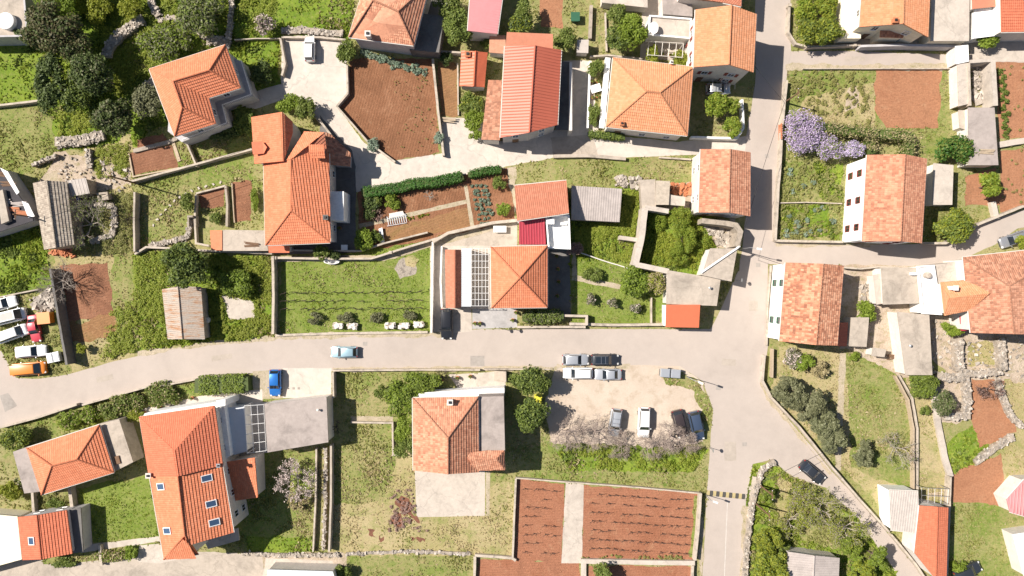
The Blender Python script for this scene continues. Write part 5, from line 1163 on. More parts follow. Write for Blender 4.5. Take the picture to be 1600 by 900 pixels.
wall('south wall of the small lane garden near the lane bend', [(1444, 380), (1478, 380), (1530, 350), (1600, 322)], 1.1, .35)
wall('low pale strip wall between the two far right ploughed fields', [(1562, 226), (1585, 222), (1640, 214)], .6, .9, 'concrete_light')
wall('pale wall between the lane garden and the right ploughed field', [(1552, 315), (1558, 342)], .8, .8, 'concrete_light')
wall('enclosure wall west side of the roofless stone yard', [(1514, 98), (1516, 165)], 2.6, .35)
wall('enclosure wall east side of the roofless stone yard', [(1552, 94), (1556, 165)], 2.6, .7, 'concrete_light')
wall('enclosure wall north side of the roofless stone yard', [(1516, 96), (1550, 94)], 2.6, .5, 'concrete_light')
wall('diagonal road wall below the olive trees', [(1195, 555), (1192, 595), (1206, 622), (1250, 668), (1300, 730), (1345, 782), (1390, 832)], 1.0, .3)
wall('road wall past the light corrugated roof house', [(1393, 836), (1430, 880), (1460, 925)], .9, .3)
wall('narrow wall with a dark side dividing the two dry lawns', [(1400, 588), (1420, 625), (1428, 670), (1428, 770)], .9, .25, 'wood_pale')
wall('inner pale wall beside the narrow dividing wall', [(1405, 586), (1426, 622), (1434, 670), (1434, 765)], .6, .25)
wall('curved pale path wall east of the dry lawns', [(1458, 590), (1466, 660), (1478, 720), (1486, 745)], .5, .9, 'concrete_light')
wall('tall dark-sided wall beside the narrow terracotta roof', [(1486, 745), (1484, 800), (1480, 900)], 1.4, .25)
wall('thin wall left of the mottled gabled house garden', [(1208, 545), (1207, 590)], 1.0, .25, 'wood_pale')
wall('wall along the shaded yard north side by the eastern lane', [(1320, 418), (1345, 420), (1372, 417), (1405, 418)], 1.2, .25)
wall('white boundary wall left of the flat garage at the bottom', [(155, 852), (158, 884)], .8, .4)
wall('thin wall closing the small garden left of the small orange house', [(50, 770), (52, 800)], 1.2, .4, 'concrete')
wall('short wall between the lawn and the small orange house', [(108, 762), (112, 792)], 1.2, .5, 'concrete')
wall('right roadside kerb wall with a ditch by the lush trees', [(1180, 745), (1172, 800), (1166, 900)], .6, .5)
wall('low wall around the corner lilac garden at the road bend', [(1205, 415), (1200, 475), (1198, 540)], .4, .25)
wall('ruin west wall of the ivy filled ruin', [(1008, 325), (1003, 370), (993, 415)], 3.0, .9, 'concrete_light', 'ruined_wall')
wall('ruin north wall of the ivy filled ruin', [(1008, 324), (1045, 330)], 3.0, .7, 'concrete_light', 'ruined_wall')
wall('ruin south wall of the ivy filled ruin', [(992, 413), (1045, 424)], 3.0, .8, 'concrete_light', 'ruined_wall')
wall('short ruin stub wall pointing west from the ivy filled ruin', [(968, 371), (997, 375)], 1.8, .6, 'concrete_light', 'ruined_wall')
wall('ruin wall remnant south of the long narrow gabled house', [(1097, 345), (1130, 348), (1150, 352), (1157, 362), (1152, 386)], 3.2, .8, 'stone_core', 'ruined_wall')
wall('low wall around the west soil bed left of the composite house', [(306, 302), (330, 296), (352, 290)], .6, .25)
wall('low wall between the two soil beds left of the composite house', [(352, 290), (355, 320), (354, 354)], .8, .35, 'stone_core')
wall('thin plank edge on the east side of the darker bed by the composite house', [(362, 286), (366, 348)], .35, .15, 'wood_pale')
wall('low wall from the grass slope to the slab roof shed', [(306, 304), (304, 340), (306, 380), (326, 384)], .8, .3)
wall('plank border of the large dark bed below the L-shaped house', [(201, 240), (208, 276), (280, 262)], .25, .2, 'wood_pale')
wall('low stone edge between the two beds below the L-shaped house', [(208, 236), (262, 222), (276, 216)], .35, .6, 'stone_core')
wall('narrow plank path beside the dark bed below the L-shaped house', [(270, 222), (280, 252)], .15, .5, 'wood_pale')
wall('edge wall of the garden bed west of the orange metal shed', [(715, 98), (716, 180)], .4, .2)
wall('thin white path wall in the upper garden strip', [(946, 20), (948, 80)], .5, .25)
wall('wall at the top of the small lane garden by the white shed', [(922, 88), (950, 86), (1005, 92)], 1.0, .25)
wall('stone wall of the narrow top garden strip beside the brown plot', [(924, 8), (922, 60)], .8, .5, 'stone_core')
wall('thin wall on the meadow border above the L-shaped house drive', [(366, 62), (400, 60), (438, 60)], .7, .15)
stone_wall('thick rubble stone wall curving through the bright north-west meadow', [(164, 88), (172, 68), (188, 50), (222, 28)], 1.0, 1.7)
stone_wall('short stone wall piece at the top edge above the meadow', [(232, -10), (238, 10), (246, 24)], 1.0, 1.1)
stone_wall('broad stone terrace wall below the dark tree clump', [(86, 222), (130, 218), (160, 210)], .9, 1.7)
stone_wall('narrow stone wall arm running down from the broad terrace wall', [(136, 232), (138, 262)], .9, .8)
stone_wall('stone wall below the olive tree touching the L-shaped house', [(212, 150), (226, 136), (240, 122)], .9, 1.3)
stone_wall('stone bank at the top of the L-shaped house', [(322, 62), (342, 62), (358, 70)], .8, 1.4)
stone_wall('ring of stones inside the north-west meadow', [(246, 32), (270, 26), (300, 40), (320, 60)], .5, .8, dens=.7)
stone_wall('stone wall running down past the top meadow bushes', [(362, -10), (358, 30), (355, 62)], 1.0, .7)
stone_wall('crumbled stone wall of the old cottage garden, upper side', [(48, 258), (62, 252), (86, 242)], 1.0, .6)
stone_wall('crumbled stone wall around the bare tree east of the old cottage', [(136, 322), (160, 318), (176, 322), (178, 350), (174, 366), (140, 378)], .7, .8)
stone_wall('rubble wall below the curved stepping path', [(232, 384), (262, 378), (292, 370), (298, 340)], .6, .8)
stone_wall('stony bank across the north end of the concrete parking yard', [(440, 48), (470, 46), (505, 50), (535, 52)], .6, 1.1)
stone_wall('thick dry stone wall south of the large terracotta roof, west leg', [(1500, 530), (1502, 580)], 1.4, 1.4)
stone_wall('thick dry stone wall of the ruined square, south leg', [(1500, 583), (1535, 584), (1568, 580)], 1.2, 1.1)
stone_wall('thick dry stone wall of the ruined square, east leg', [(1566, 530), (1570, 578)], 1.4, 1.4)
stone_wall('dry stone wall ring around the small grey tree, right of the path wall', [(1468, 588), (1510, 592), (1514, 625), (1512, 650), (1476, 652)], 1.1, 1.3)
stone_wall('long stone wall down the right side of the upper ploughed strip', [(1560, 596), (1570, 620), (1582, 650), (1600, 668)], .9, 1.0)
stone_wall('stone wall crossing between the two small ploughed strips', [(1525, 724), (1550, 705), (1585, 682)], .8, 1.1)
stone_wall('long stone wall along the lush trees by the lower road', [(1212, 722), (1192, 735), (1178, 780), (1168, 850), (1164, 920)], .8, .8)
stone_wall('stone edge west of the shadowed wall in the dry lawn', [(508, 700), (508, 780), (505, 860)], .7, .5)
stone_wall('low stone edge along the gravel track', [(380, 866), (450, 868), (530, 868)], .4, .6)
stone_wall('stone edging of the path along the bottom of the dry lawn', [(540, 866), (640, 862), (735, 866)], .3, .5, dens=.8)
rubble('loose stones strewn over the yard south of the large terracotta roof', [(1455, 500), (1600, 520), (1600, 590), (1480, 600), (1455, 580)], 170, .3)
rubble('loose stones around the old cottage', [(90, 240), (150, 250), (205, 262), (190, 300), (120, 320), (95, 300)], 150, .28)
rubble('broken tiles and stones beside the ivy filled ruin', [(1100, 352), (1150, 356), (1146, 386), (1120, 384)], 160, .4)
rubble('brick rubble beside the slate hut', [(1048, 286), (1080, 288), (1080, 306), (1048, 302)], 150, .35, 'terracotta')
rubble('broken red bricks at the foot of the old cottage', [(76, 388), (115, 388), (118, 402), (80, 396)], 60, .45, 'terracotta')
rubble('stone heap at the car dump', [(48, 468), (82, 452), (92, 482), (60, 492)], 170, .5)
rubble('stones along the lush tree wall', [(1172, 742), (1182, 742), (1170, 900), (1160, 900)], 120, .35)
rubble('pale stones in the roofless stone yard', [(1518, 102), (1548, 102), (1546, 160), (1520, 160)], 150, .5)
rubble('junk and stones in the shaded yard', [(1340, 440), (1372, 440), (1372, 478), (1345, 480)], 60, .35)
rubble('stone litter by the slate hut passage', [(962, 276), (1000, 276), (998, 296), (962, 292)], 90, .45)
# ---- trees and shrubs ----
leaf_mat('leaf_haze', (0.22, 0.17, 0.13), (0.31, 0.25, 0.20), (0.40, 0.33, 0.27))
flat_mat('bark_mauve', (0.36, 0.29, 0.25), .95, dirt=.4, s=6)
T = tree; Bq = bush
T('large dark brown-green conifer beside the top left concrete roof', 88, 48, 44, 'leaf_brown', 7.5, 'conifer_tree', flatc=.85, ry=36, dens=1.1, accent=('leaf_dark', .4))
T('dark conifer arm reaching over the concrete roof edge', 44, 58, 20, 'leaf_dark', 4.5, 'conifer_tree', flatc=.85, ry=11, rz=-20)
T('dark brown conifer south-east of the largest one', 122, 78, 26, 'leaf_brown', 6, 'conifer_tree', flatc=.85, accent=('leaf_dark', .5))
T('tall narrow dark evergreen on the west side of the clump', 82, 132, 21, 'leaf_dark', 6, 'evergreen_tree', flatc=.8, ry=42)
T('broad dark evergreen on the east side of the clump', 152, 118, 31, 'leaf_dark', 6.5, 'evergreen_tree', flatc=.85, accent=('leaf_olive', .12))
T('mid green round tree in the middle of the dark clump', 118, 155, 22, 'leaf_mid', 5, 'evergreen_tree', flatc=.8, accent=('leaf_dark', .4))
T('dark round evergreen between the meadow and the L-shaped house beds', 182, 188, 30, 'leaf_dark', 5, 'evergreen_tree', flatc=.8, accent=('leaf_olive', .25))
T('grey-green olive against the west wall of the L-shaped house', 229, 160, 24, 'leaf_olive', 4.5, 'olive_tree', dens=.8)
T('grey bushy tree above the L-shaped house roof', 262, 68, 40, 'leaf_olive', 4, 'olive_tree', ry=28, dens=.6, accent=('leaf_green', .5))
T('leafy tree at the top edge between the stone walls', 315, 22, 34, 'leaf_mid', 5, 'tree', dens=.6, accent=('leaf_olive', .5))
T('bright green tree at the very top left of the meadow', 95, -2, 32, 'leaf_green', 5, 'tree', dens=.9)
T('bright shrub tree at the top of the meadow', 150, 10, 26, 'leaf_yellow', 3, 'tree', dens=.7)
T('small tree at the top edge left of the meadow wall', 205, 12, 18, 'leaf_yellow', 3, 'tree', dens=.7)
T('small white-flowering tree at the top meadow left of the parking yard', 415, 38, 16, 'leaf_olive', 3, 'flowering_tree', dens=.6, accent=('blossom', .5))
Bq('dark bush at the edge of the yard wall near the wreck', 410, 115, 20, 'leaf_dark', hgt=2.5, dens=.8)
Bq('shrub left of the yard path, top meadow', 345, 98, 14, 'leaf_mid')
Bq('ivy shrub south-east of the L-shaped house terrace', 382, 190, 17, 'leaf_mid', ry=22, hgt=2.0)
Bq('dark ground shrub below the L-shaped house terrace', 350, 205, 30, 'leaf_dark', ry=14, hgt=1.0, dens=.8)
Bq('light green bush on the curved lane corner, western one', 452, 162, 20, 'leaf_green', hgt=2.6, ry=15)
Bq('olive green bush on the curved lane corner, eastern one', 480, 170, 17, 'leaf_mid', hgt=2.8, ry=18)
Bq('bush on the ploughed field corner beside the salmon roof', 545, 82, 18, 'leaf_mid', hgt=2.4)
Bq('round blue-green shrub by the lane at the ploughed field tip', 582, 226, 11, 'leaf_blue', hgt=1.2)
Bq('round blue-green shrub at the south-east field corner', 684, 216, 10, 'leaf_blue', hgt=1.3)
T('green tree between the salmon roof and the pink roof', 716, 46, 21, 'leaf_mid', 4.5, ry=28)
Bq('small maroon bush touching the pink roof', 734, 38, 8, 'leaf_maroon', hgt=2.5)
T('leafy tree at the top edge above the garden strip', 698, 6, 20, 'leaf_mid', 4, dens=.8)
Bq('bush below the orange metal shed, upper one', 736, 162, 18, 'leaf_mid', hgt=2.4, accent=('leaf_yellow', .2))
Bq('bush below the orange metal shed, middle one', 742, 186, 16, 'leaf_green', hgt=2.2)
Bq('bush below the orange metal shed, lower one by the brown roof', 742, 207, 11, 'leaf_green', hgt=2)
Bq('dark bush north of the narrow garden bed', 698, 92, 12, 'leaf_dark', hgt=1.6)
Bq('bush under the top edge roofs east of the pink roof', 760, 66, 10, 'leaf_mid')
T('round dark green citrus tree above the small lane shed', 881, 61, 17, 'leaf_mid', 3.4, 'citrus_tree')
T('dark leafy tree at the top beside the brown plot', 818, 22, 14, 'leaf_mid', 4, ry=26)
T('bushy tree at the top edge left of the brown plot', 812, 42, 18, 'leaf_dark', 4, accent=('leaf_yellow', .4))
T('bright green leafy tree in the upper garden strip', 988, 50, 24, 'leaf_green', 4.5)
T('darker tree left of the bright one in the upper garden strip', 965, 62, 19, 'leaf_mid', 4, accent=('leaf_dark', .3))
T('bushy tree at the top of the upper garden strip', 970, 28, 20, 'leaf_mid', 3.6, dens=.8)
Bq('yellow-green shrub over the steel yard frame', 1062, 92, 12, 'leaf_yellow', hgt=2.4)
Bq('small climbing shrub beside the washing frame', 1018, 84, 10, 'leaf_yellow', hgt=2.4, ry=16)
Bq('round bush in the narrow strip west of the pale orange roof', 930, 107, 13, 'leaf_mid', hgt=2)
Bq('long bush in the narrow strip west of the pale orange roof', 928, 180, 9, 'leaf_mid', hgt=1.5, ry=18)
T('orange tree in the corner garden, large western one', 1119, 164, 18, 'leaf_green', 3.6, 'citrus_tree', accent=('leaf_yellow', .25))
T('orange tree in the corner garden, small eastern one', 1144, 164, 12, 'leaf_green', 3, 'citrus_tree', accent=('leaf_yellow', .25))
T('orange tree in the corner garden, southern one', 1141, 200, 16, 'leaf_green', 3, 'citrus_tree', accent=('leaf_yellow', .3))
for i, q in enumerate([(1258, 12, 20, 'north-west'), (1291, 12, 20, 'north-east'), (1262, 48, 22, 'south-west'), (1294, 50, 22, 'south-east')]):
    T('yellow-green round tree in the kerbed roadside plot, %s of the four' % q[3], q[0], q[1], q[2], 'leaf_green' if i < 2 else 'leaf_mid', 4, 'citrus_tree', accent=('leaf_yellow', .5))
T('round yellow-green shrub tree beside the white paving at the top right', 1543, 62, 20, 'leaf_green', 3, ry=12)
T('purple flowering wisteria tree by the main road, western half', 1254, 210, 33, 'leaf_lilac', 3.6, 'wisteria_tree', ry=33, dens=1.3, accent=('leaf_green', .14), ls=.17)
T('purple flowering wisteria tree, middle part', 1292, 234, 24, 'leaf_lilac', 3.2, 'wisteria_tree', ry=20, dens=1.3, accent=('leaf_green', .3), ls=.17)
T('purple flowering wisteria tree, eastern end at the white gabled house', 1332, 234, 19, 'leaf_lilac', 3.2, 'wisteria_tree', ry=15, dens=1.3, accent=('leaf_green', .15), ls=.17)
hedge('hay coloured vine hedge arching over a seat north of the white gabled house', [(1290, 198), (1330, 204), (1380, 208), (1425, 212), (1424, 238)], 2.4, 1.6, 'leaf_hay', 40, .15, wav=.35, accent=('leaf_mid', .3))
hedge('short hay coloured vine hedge branch between the two seats', [(1362, 210), (1364, 236)], 2.2, 1.5, 'leaf_hay', 40, .15, wav=.35, accent=('leaf_mid', .3))
T('round dense green tree west of the mauve roof slab', 1489, 235, 34, 'leaf_hedge', 3.6, 'evergreen_tree', flatc=.8, ry=24, accent=('leaf_mid', .4))
T('round yellow-green tree between the white gabled house and the eastern lane', 1487, 354, 29, 'leaf_mid', 4.2, 'citrus_tree', ry=25, accent=('leaf_yellow', .4))
T('leafy banana-like tree beside the right ploughed field', 1546, 290, 18, 'leaf_green', 3.5, 'tree', dens=.6, ls=.35, accent=('leaf_yellow', .3))
Bq('bush growing over the silver car near the right edge', 1594, 380, 12, 'leaf_yellow', hgt=2.4)
Bq('small green shrub in the shaded yard between two houses', 1350, 485, 17, 'leaf_green', hgt=2.4)
Bq('green bush below the orange wing roof', 1487, 514, 17, 'leaf_green', hgt=2.4, ry=11, rz=-30)
Bq('white-flowering shrub in the garden south of the mottled house', 1240, 560, 16, 'leaf_olive', hgt=2.2, accent=('blossom', .35))
Bq('green shrub beside the white-flowering one', 1257, 568, 14, 'leaf_green', hgt=2.2)
Bq('brownish dry bush right of the green shrub', 1281, 578, 14, 'leaf_hay', hgt=1.8)
Bq('small bush at the head of the grassy lawn near the flat roofs', 1334, 556, 9, 'leaf_green', hgt=1)
T('olive tree by the diagonal road wall, first from the top', 1232, 612, 26, 'leaf_olive', 4, 'olive_tree', dens=1, crad=(.2, .36))
T('olive tree by the diagonal road wall, second from the top', 1262, 632, 28, 'leaf_olive', 4.2, 'olive_tree', crad=(.2, .36))
T('olive tree by the diagonal road wall, third from the top', 1284, 660, 26, 'leaf_olive', 4, 'olive_tree', crad=(.2, .36))
T('olive tree by the diagonal road wall, lowest one', 1300, 686, 24, 'leaf_olive', 3.8, 'olive_tree', crad=(.2, .36))
T('small lone olive tree on the dry lawn', 1350, 712, 19, 'leaf_olive', 3, 'olive_tree', ry=17, crad=(.2, .36))
T('little grey olive shoot above the lone olive', 1352, 693, 8, 'leaf_olive', 2.2, 'olive_tree')
bare_tree('leafless fig tree with pale branches on the dry lawn', 1402, 700, 34, 3.6, 'bark_pale', 5, leaf='leaf_mid', ln=500, ls=.09)
T('dense green tree south of the long flat concrete roof', 1438, 602, 25, 'leaf_mid', 3.6, 'citrus_tree', ry=20, accent=('leaf_green', .3))
T('small grey-olive tree at the stone ring', 1472, 629, 18, 'leaf_olive', 3.4, 'olive_tree', accent=('leaf_dark', .4))
Bq('small bush on the lawn left of the path wall', 1445, 642, 8, 'leaf_mid', hgt=1.2)
bare_tree('reddish bare tree at the top of the ploughed strip', 1546, 608, 22, 2.5, 'bark_dark', 5, leaf='leaf_maroon', ln=500, ls=.1)
Bq('weedy bush at the bottom right near the dark car', 1497, 885, 14, 'leaf_green', hgt=1.2)
# lush trees at the bottom by the diagonal road
for q in [(1198, 772, 15, 'leaf_green', 2.2, 'at the upper tip by the stone wall'), (1222, 862, 15, 'leaf_mid', 2.6, 'just left of the red ridged shed'), (1198, 845, 24, 'leaf_yellow', 4, 'above the bottom corner'), (1203, 885, 32, 'leaf_yellow', 4.6, 'in the bottom corner by the main road'), (1345, 890, 22, 'leaf_yellow', 3.4, 'right of the red ridged shed'), (1372, 872, 20, 'leaf_green', 4.4, 'lowest beside the diagonal road'), (1330, 852, 18, 'leaf_green', 3.4, 'between the shed and the diagonal road')]:
    T('light green bushy tree ' + q[5], q[0], q[1], q[2], q[3], q[4], 'willow_tree', dens=.75, crad=(.15, .36), accent=('leaf_mid', .3), group='willow-like trees by the diagonal road')
for q in [(1250, 775, 30, 4.2, 'nearest the dark car on the road'), (1285, 800, 40, 5.4, 'in the middle of the lush plot'), (1325, 828, 36, 5.4, 'hanging over the diagonal road'), (1235, 815, 28, 3.6, 'above the left side of the red ridged shed')]:
    bare_tree('airy willow-like tree coming into leaf ' + q[4], q[0], q[1], q[2], q[3], 'bark_pale', 5, 'willow_tree', leaf='leaf_yellow', ln=1500, ls=.12, spread=1.0, group='airy trees by the diagonal road')
# centre
T('round dense green tree on the street at the parking ground, upper one', 829, 592, 30, 'leaf_mid', 5.2, 'evergreen_tree', ry=23, accent=('leaf_dark', .3))
T('round dense green tree at the parking ground, lower one', 828, 645, 27, 'leaf_mid', 5.2, 'evergreen_tree', ry=26, accent=('leaf_dark', .35))
T('broad green tree north of the faded salmon roof, near the street', 662, 596, 28, 'leaf_green', 4.2, ry=18, accent=('leaf_mid', .5))
T('green tree at the north-west corner of the faded salmon roof', 628, 622, 24, 'leaf_green', 4, ry=28, accent=('leaf_mid', .4))
T('dark little bush in the grass west of the salmon roof trees', 595, 611, 11, 'leaf_mid', 1.6, 'shrub_tree')
T('leafy tree inside the L-shaped low wall', 630, 668, 13, 'leaf_green', 3, ry=26)
T('dark green tree at the lower end of the L-shaped low wall', 632, 697, 17, 'leaf_mid', 3.2)
bare_tree('grey leafless shrub by the street stairs', 690, 590, 14, 2.5, 'bark_dark', 4)
for q in [(888, 676, 34, 'westernmost'), (930, 676, 32, 'second from the west'), (972, 696, 24, 'below the silver car'), (1020, 696, 26, 'below the white car'), (1050, 684, 32, 'over the dark brown car'), (1080, 694, 18, 'easternmost')]:
    bare_tree('leafless pinkish grey tree at the parking ground, ' + q[3], q[0], q[1], q[2], 3.6, 'bark_mauve', 6, leaf='leaf_haze', ln=1800, ls=.05, group='leafless trees by the parked cars', spread=1.2)
Bq('small green bush below the parked silver car', 966, 706, 12, 'leaf_green', hgt=1)
bare_tree('white blossoming tree east of the five-skylight house', 462, 748, 34, 4.2, 'bark_pale', 5, 'blossom_tree', leaf='blossom', ln=1500, ls=.12, spread=1.0)
bare_tree('hay coloured bare crown below the blossoming tree', 467, 782, 18, 1.6, 'bark_pale', 4, 'bare_tree', leaf='leaf_hay', ln=900, ls=.14)
bare_tree('grey bare shrub in the garage shadow', 524, 668, 14, 2.0, 'bark_dark', 4)
T('round bush at the street corner near the left edge', 28, 686, 23, 'leaf_mid', 3, 'evergreen_tree', ry=21, accent=('leaf_yellow', .2))
T('small bright palm-like shrub at the left edge', 18, 768, 16, 'leaf_yellow', 2.2, 'shrub_tree')
Bq('rose bush beside the west flat strip of the small orange house', 30, 755, 9, 'leaf_mid', hgt=1.4, accent=('blossom', .3))
Bq('bush below the small orange house, left', 88, 785, 16, 'leaf_mid', ry=9, hgt=1.2)
Bq('bush between the path and the gravel track', 100, 878, 20, 'leaf_mid', ry=8, hgt=1.0)
Bq('yellowish bush south of the footpath', 170, 868, 28, 'leaf_hay', ry=10, hgt=1.0, accent=('leaf_green', .4))
Bq('bush at the end of the footpath', 205, 862, 9, 'leaf_green', hgt=1.4, ry=13)
for q in [(108, 655, 18, 'leaf_green', 'first from the left'), (140, 648, 18, 'leaf_green', 'second from the left'), (172, 642, 17, 'leaf_mid', 'third from the left'), (202, 628, 24, 'leaf_mid', 'large fourth, with orange tips'), (212, 650, 14, 'leaf_yellow', 'fifth, against the big house'), (258, 616, 26, 'leaf_mid', 'in the walled bed north of the big house')]:
    Bq('street side bush north of the small orange house, ' + q[4] if q[4][0] != 'i' else 'street side bush ' + q[4], q[0], q[1], q[2], q[3], ry=q[2] * .8, hgt=1.9, accent=('leaf_hay', .15), group='bushes along the south-west street wall')
hedge('clipped pale green bush row right behind the street wall, left half', [(310, 603), (340, 602)], 1.8, 2.8, 'leaf_mid', 55, .16, accent=('leaf_green', .4))
hedge('clipped pale green bush row right behind the street wall, right half', [(346, 601), (380, 600)], 1.8, 2.7, 'leaf_mid', 55, .16, accent=('leaf_green', .4))
Bq('dark tree shrub in the yard corner by the washing line on the bottom edge', 534, 890, 15, 'leaf_mid', hgt=2)
T('round tree in the bottom ploughed strip', 943, 895, 16, 'leaf_mid', 3.2, 'citrus_tree')
# hedges along lane
hedge('long clipped dark green hedge south of the curved lane', [(568, 300), (600, 296), (625, 292), (645, 286), (680, 284), (720, 275)], 1.6, 1.5, 'leaf_hedge', 60, .14, wav=.05)
hedge('short dark green hedge east of the long one', [(735, 272), (760, 266), (780, 264)], 1.4, 1.1, 'leaf_hedge', 60, .14, wav=.1)
hedge('dark clipped hedge south of the pale orange four-sided roof', [(922, 208), (950, 211), (975, 213)], 1.2, 1.0, 'leaf_mid', 60, .14)
hedge('street hedge south of the orange pyramid roof', [(820, 496), (845, 496), (876, 493)], 2.0, 1.7, 'leaf_mid', 50, .18, wav=.2, accent=('leaf_olive', .3))
Bq('dark shrub in the vegetable garden behind the courtyard, left', 577, 320, 14, 'leaf_dark', hgt=1.4, ry=22)
Bq('yellow-green shrub with red leaves in the vegetable garden', 612, 316, 13, 'leaf_green', hgt=1.5)
Bq('dull shrub in the vegetable garden beside the hedge', 590, 315, 10, 'leaf_mid', hgt=1.2)
Bq('bright green bush in the south-west corner of the vegetable garden', 570, 374, 15, 'leaf_green', hgt=2.2, ry=18)
Bq('dark bush beside the bright corner bush', 588, 370, 11, 'leaf_mid', hgt=1.5)
bare_tree('small leafless grey tree in the vegetable garden', 670, 306, 10, 1.8, 'bark_pale', 4)
Bq('round citrus bush in the narrow bed, upper one', 780, 287, 11, 'leaf_mid', hgt=1.6)
Bq('round citrus bush in the narrow bed, lower one', 785, 326, 11, 'leaf_green', hgt=1.6)
bare_tree('red-leaved bare bush in the vegetable garden', 588, 337, 12, 1.0, 'bark_dark', 4, leaf='leaf_maroon', ln=250, ls=.1)
Bq('dark palm-like plant at the composite house porch wall', 503, 394, 12, 'leaf_mid', hgt=2.2)
Bq('second palm-like plant at the composite house porch wall', 522, 397, 10, 'leaf_dark', hgt=1.6)
T('big round dense tree over the rusty barn', 294, 415, 33, 'leaf_mid', 6, 'evergreen_tree', flatc=.8, ry=32, accent=('leaf_dark', .45), dens=1.3)
T('bushy green tree north of the pale concrete slab', 371, 443, 28, 'leaf_green', 2.8, 'tree', ry=22, accent=('leaf_mid', .4))
T('dark shrub at the upper edge of the grass slope garden', 296, 316, 14, 'leaf_mid', 2.4, 'shrub_tree')
Bq('shrub between the two soil beds left of the composite house', 338, 340, 10, 'leaf_mid', hgt=1.2)
Bq('narrow flower shrub beside the composite house west wall', 398, 312, 6, 'leaf_green', hgt=1, ry=18)
Bq('small round green bush beside the brown plot near the street', 128, 545, 8, 'leaf_yellow', hgt=1.6)
bare_tree('big grey bare tree east of the old cottage', 138, 350, 42, 3.2, 'bark_pale', 6, leaf='leaf_mid', ln=1400, ls=.1)
bare_tree('smaller bare tree overhanging the old cottage roof', 100, 352, 26, 5.4, 'bark_pale', 6, leaf='leaf_olive', ln=900, ls=.1)
bare_tree('bare bush in the strip right of the cottage trees', 196, 342, 14, 1.6, 'bark_dark', 4)
bare_tree('tall leafless tree casting a fan shadow on the brown plot', 90, 438, 34, 5.2, 'bark_pale', 6)
for q in (('bushy ivy mass filling the north-west of the ruin', 1024, 346, 18, 18, 1.6), ('tall ivy column in the middle of the ruin, north', 1064, 340, 20, 20, 3.2), ('tall ivy column in the middle of the ruin, centre', 1068, 372, 20, 26, 3.2), ('ivy at the south end of the ruin', 1058, 400, 18, 16, 2.6), ('low ivy spreading from the ruin towards the fan roof', 1098, 384, 20, 17, 1.6), ('low bush in the south-west corner of the ruin', 1024, 407, 18, 8, 1.2)):
    T(q[0], q[1], q[2], q[3], 'leaf_green', q[5], 'ivy_tree', ry=q[4], ls=.14, dens=1.4, nclump=34, flatc=.4, crad=(.2, .34), accent=('leaf_yellow', .35))
Bq('maroon round bush at the corner of the white roof terrace', 897, 389, 12, 'leaf_maroon', hgt=2.2)
Bq('dark shrub in the upper half of the garden east of the terrace', 928, 428, 17, 'leaf_mid', hgt=1.8, ry=11)
T('large green tree at the garden corner beside the concrete roof', 992, 438, 26, 'leaf_green', 3.6, ry=22, accent=('leaf_mid', .3))
T('yellow-brown tree touching the concrete roof corner', 1024, 442, 16, 'leaf_hay', 3.2, ry=20, accent=('leaf_yellow', .4))
for x, y, t in ((922, 468, 'left'), (957, 475, 'middle'), (993, 480, 'right')):
    Bq('small round grey shrub on the lawn, %s of the three' % t, x, y, 9, 'leaf_olive', hgt=1.5, accent=('blossom', .2), group='grey shrubs on the lawn')
for x, y, t in ((492, 497, 'left'), (541, 496, 'second'), (590, 496, 'third'), (642, 493, 'right')):
    Bq('grey-green shrub on the vineyard lawn above the stone blocks, %s' % t, x, y, 13, 'leaf_olive', hgt=1.4, ry=9, dens=.7, group='shrubs above the stone blocks')
# crops
jt = lambda v, a: v + random.uniform(-a, a)
sp = [(568 + k * 8.6 + (0 if k < 8 else 2), 83 + k * 2.6 if k < 12 else 110) for k in range(12)] + [(590, 95), (612, 100), (635, 103), (652, 110), (648, 115), (602, 90)]
scatter_plants([(jt(x, 1.5), jt(y, 1.5)) for x, y in sp], (.62, .6, 200, 'leaf_blue', .2), 'blue-green cabbage-like plant in the row below the salmon roof', 'plant', 'blue-green plants along the ploughed field', 'cabbage_plant')
sp = [(739 + c * 6.6 + r_ * 1.5, 290 + r_ * 7.4) for r_ in range(9) for c in range(4) if not (r_ > 6 and c > 2)]
scatter_plants([(jt(x, 1), jt(y, 1)) for x, y in sp], (.36, .4, 110, 'leaf_blue', .15), 'blue-green cabbage in the dense narrow garden bed', 'cabbage', 'cabbages in the narrow bed', 'cabbage_plant')
sp = [(1563 + (k % 2) * 5 + k * .6, 112 + k * 7) for k in range(15)]
scatter_plants([(jt(x, 1), jt(y, 1)) for x, y in sp], (.5, .5, 130, 'leaf_mid', .17), 'green crop plant in the row beside the far right ploughed field', 'plant', 'crop plants beside the roofless enclosure', 'crop_plant')
sp = [(639, 342), (646, 340), (661, 337), (668, 335), (655, 338)]
scatter_plants(sp, (.32, .3, 80, 'leaf_yellow', .13), 'bright lettuce in the vegetable garden row', 'lettuce', 'lettuces in the vegetable garden', 'lettuce_plant')
sp = [(1275, 327, 0), (1285, 325, 0), (1232, 338, 0), (1245, 350, 0), (1262, 345, 0), (1240, 300, 0), (1255, 290, 0), (1236, 270, 0), (1270, 285, 0), (1230, 365, 0), (1280, 360, 0), (1262, 365, 0), (1300, 345, 0), (1242, 362, 0)]
scatter_plants([(a, b) for a, b, c in sp], (.6, .5, 140, 'leaf_blue', .2), 'blue-green plant in the lush vegetable plot by the road', 'plant', 'plants in the lush vegetable plot', 'leafy_plant')
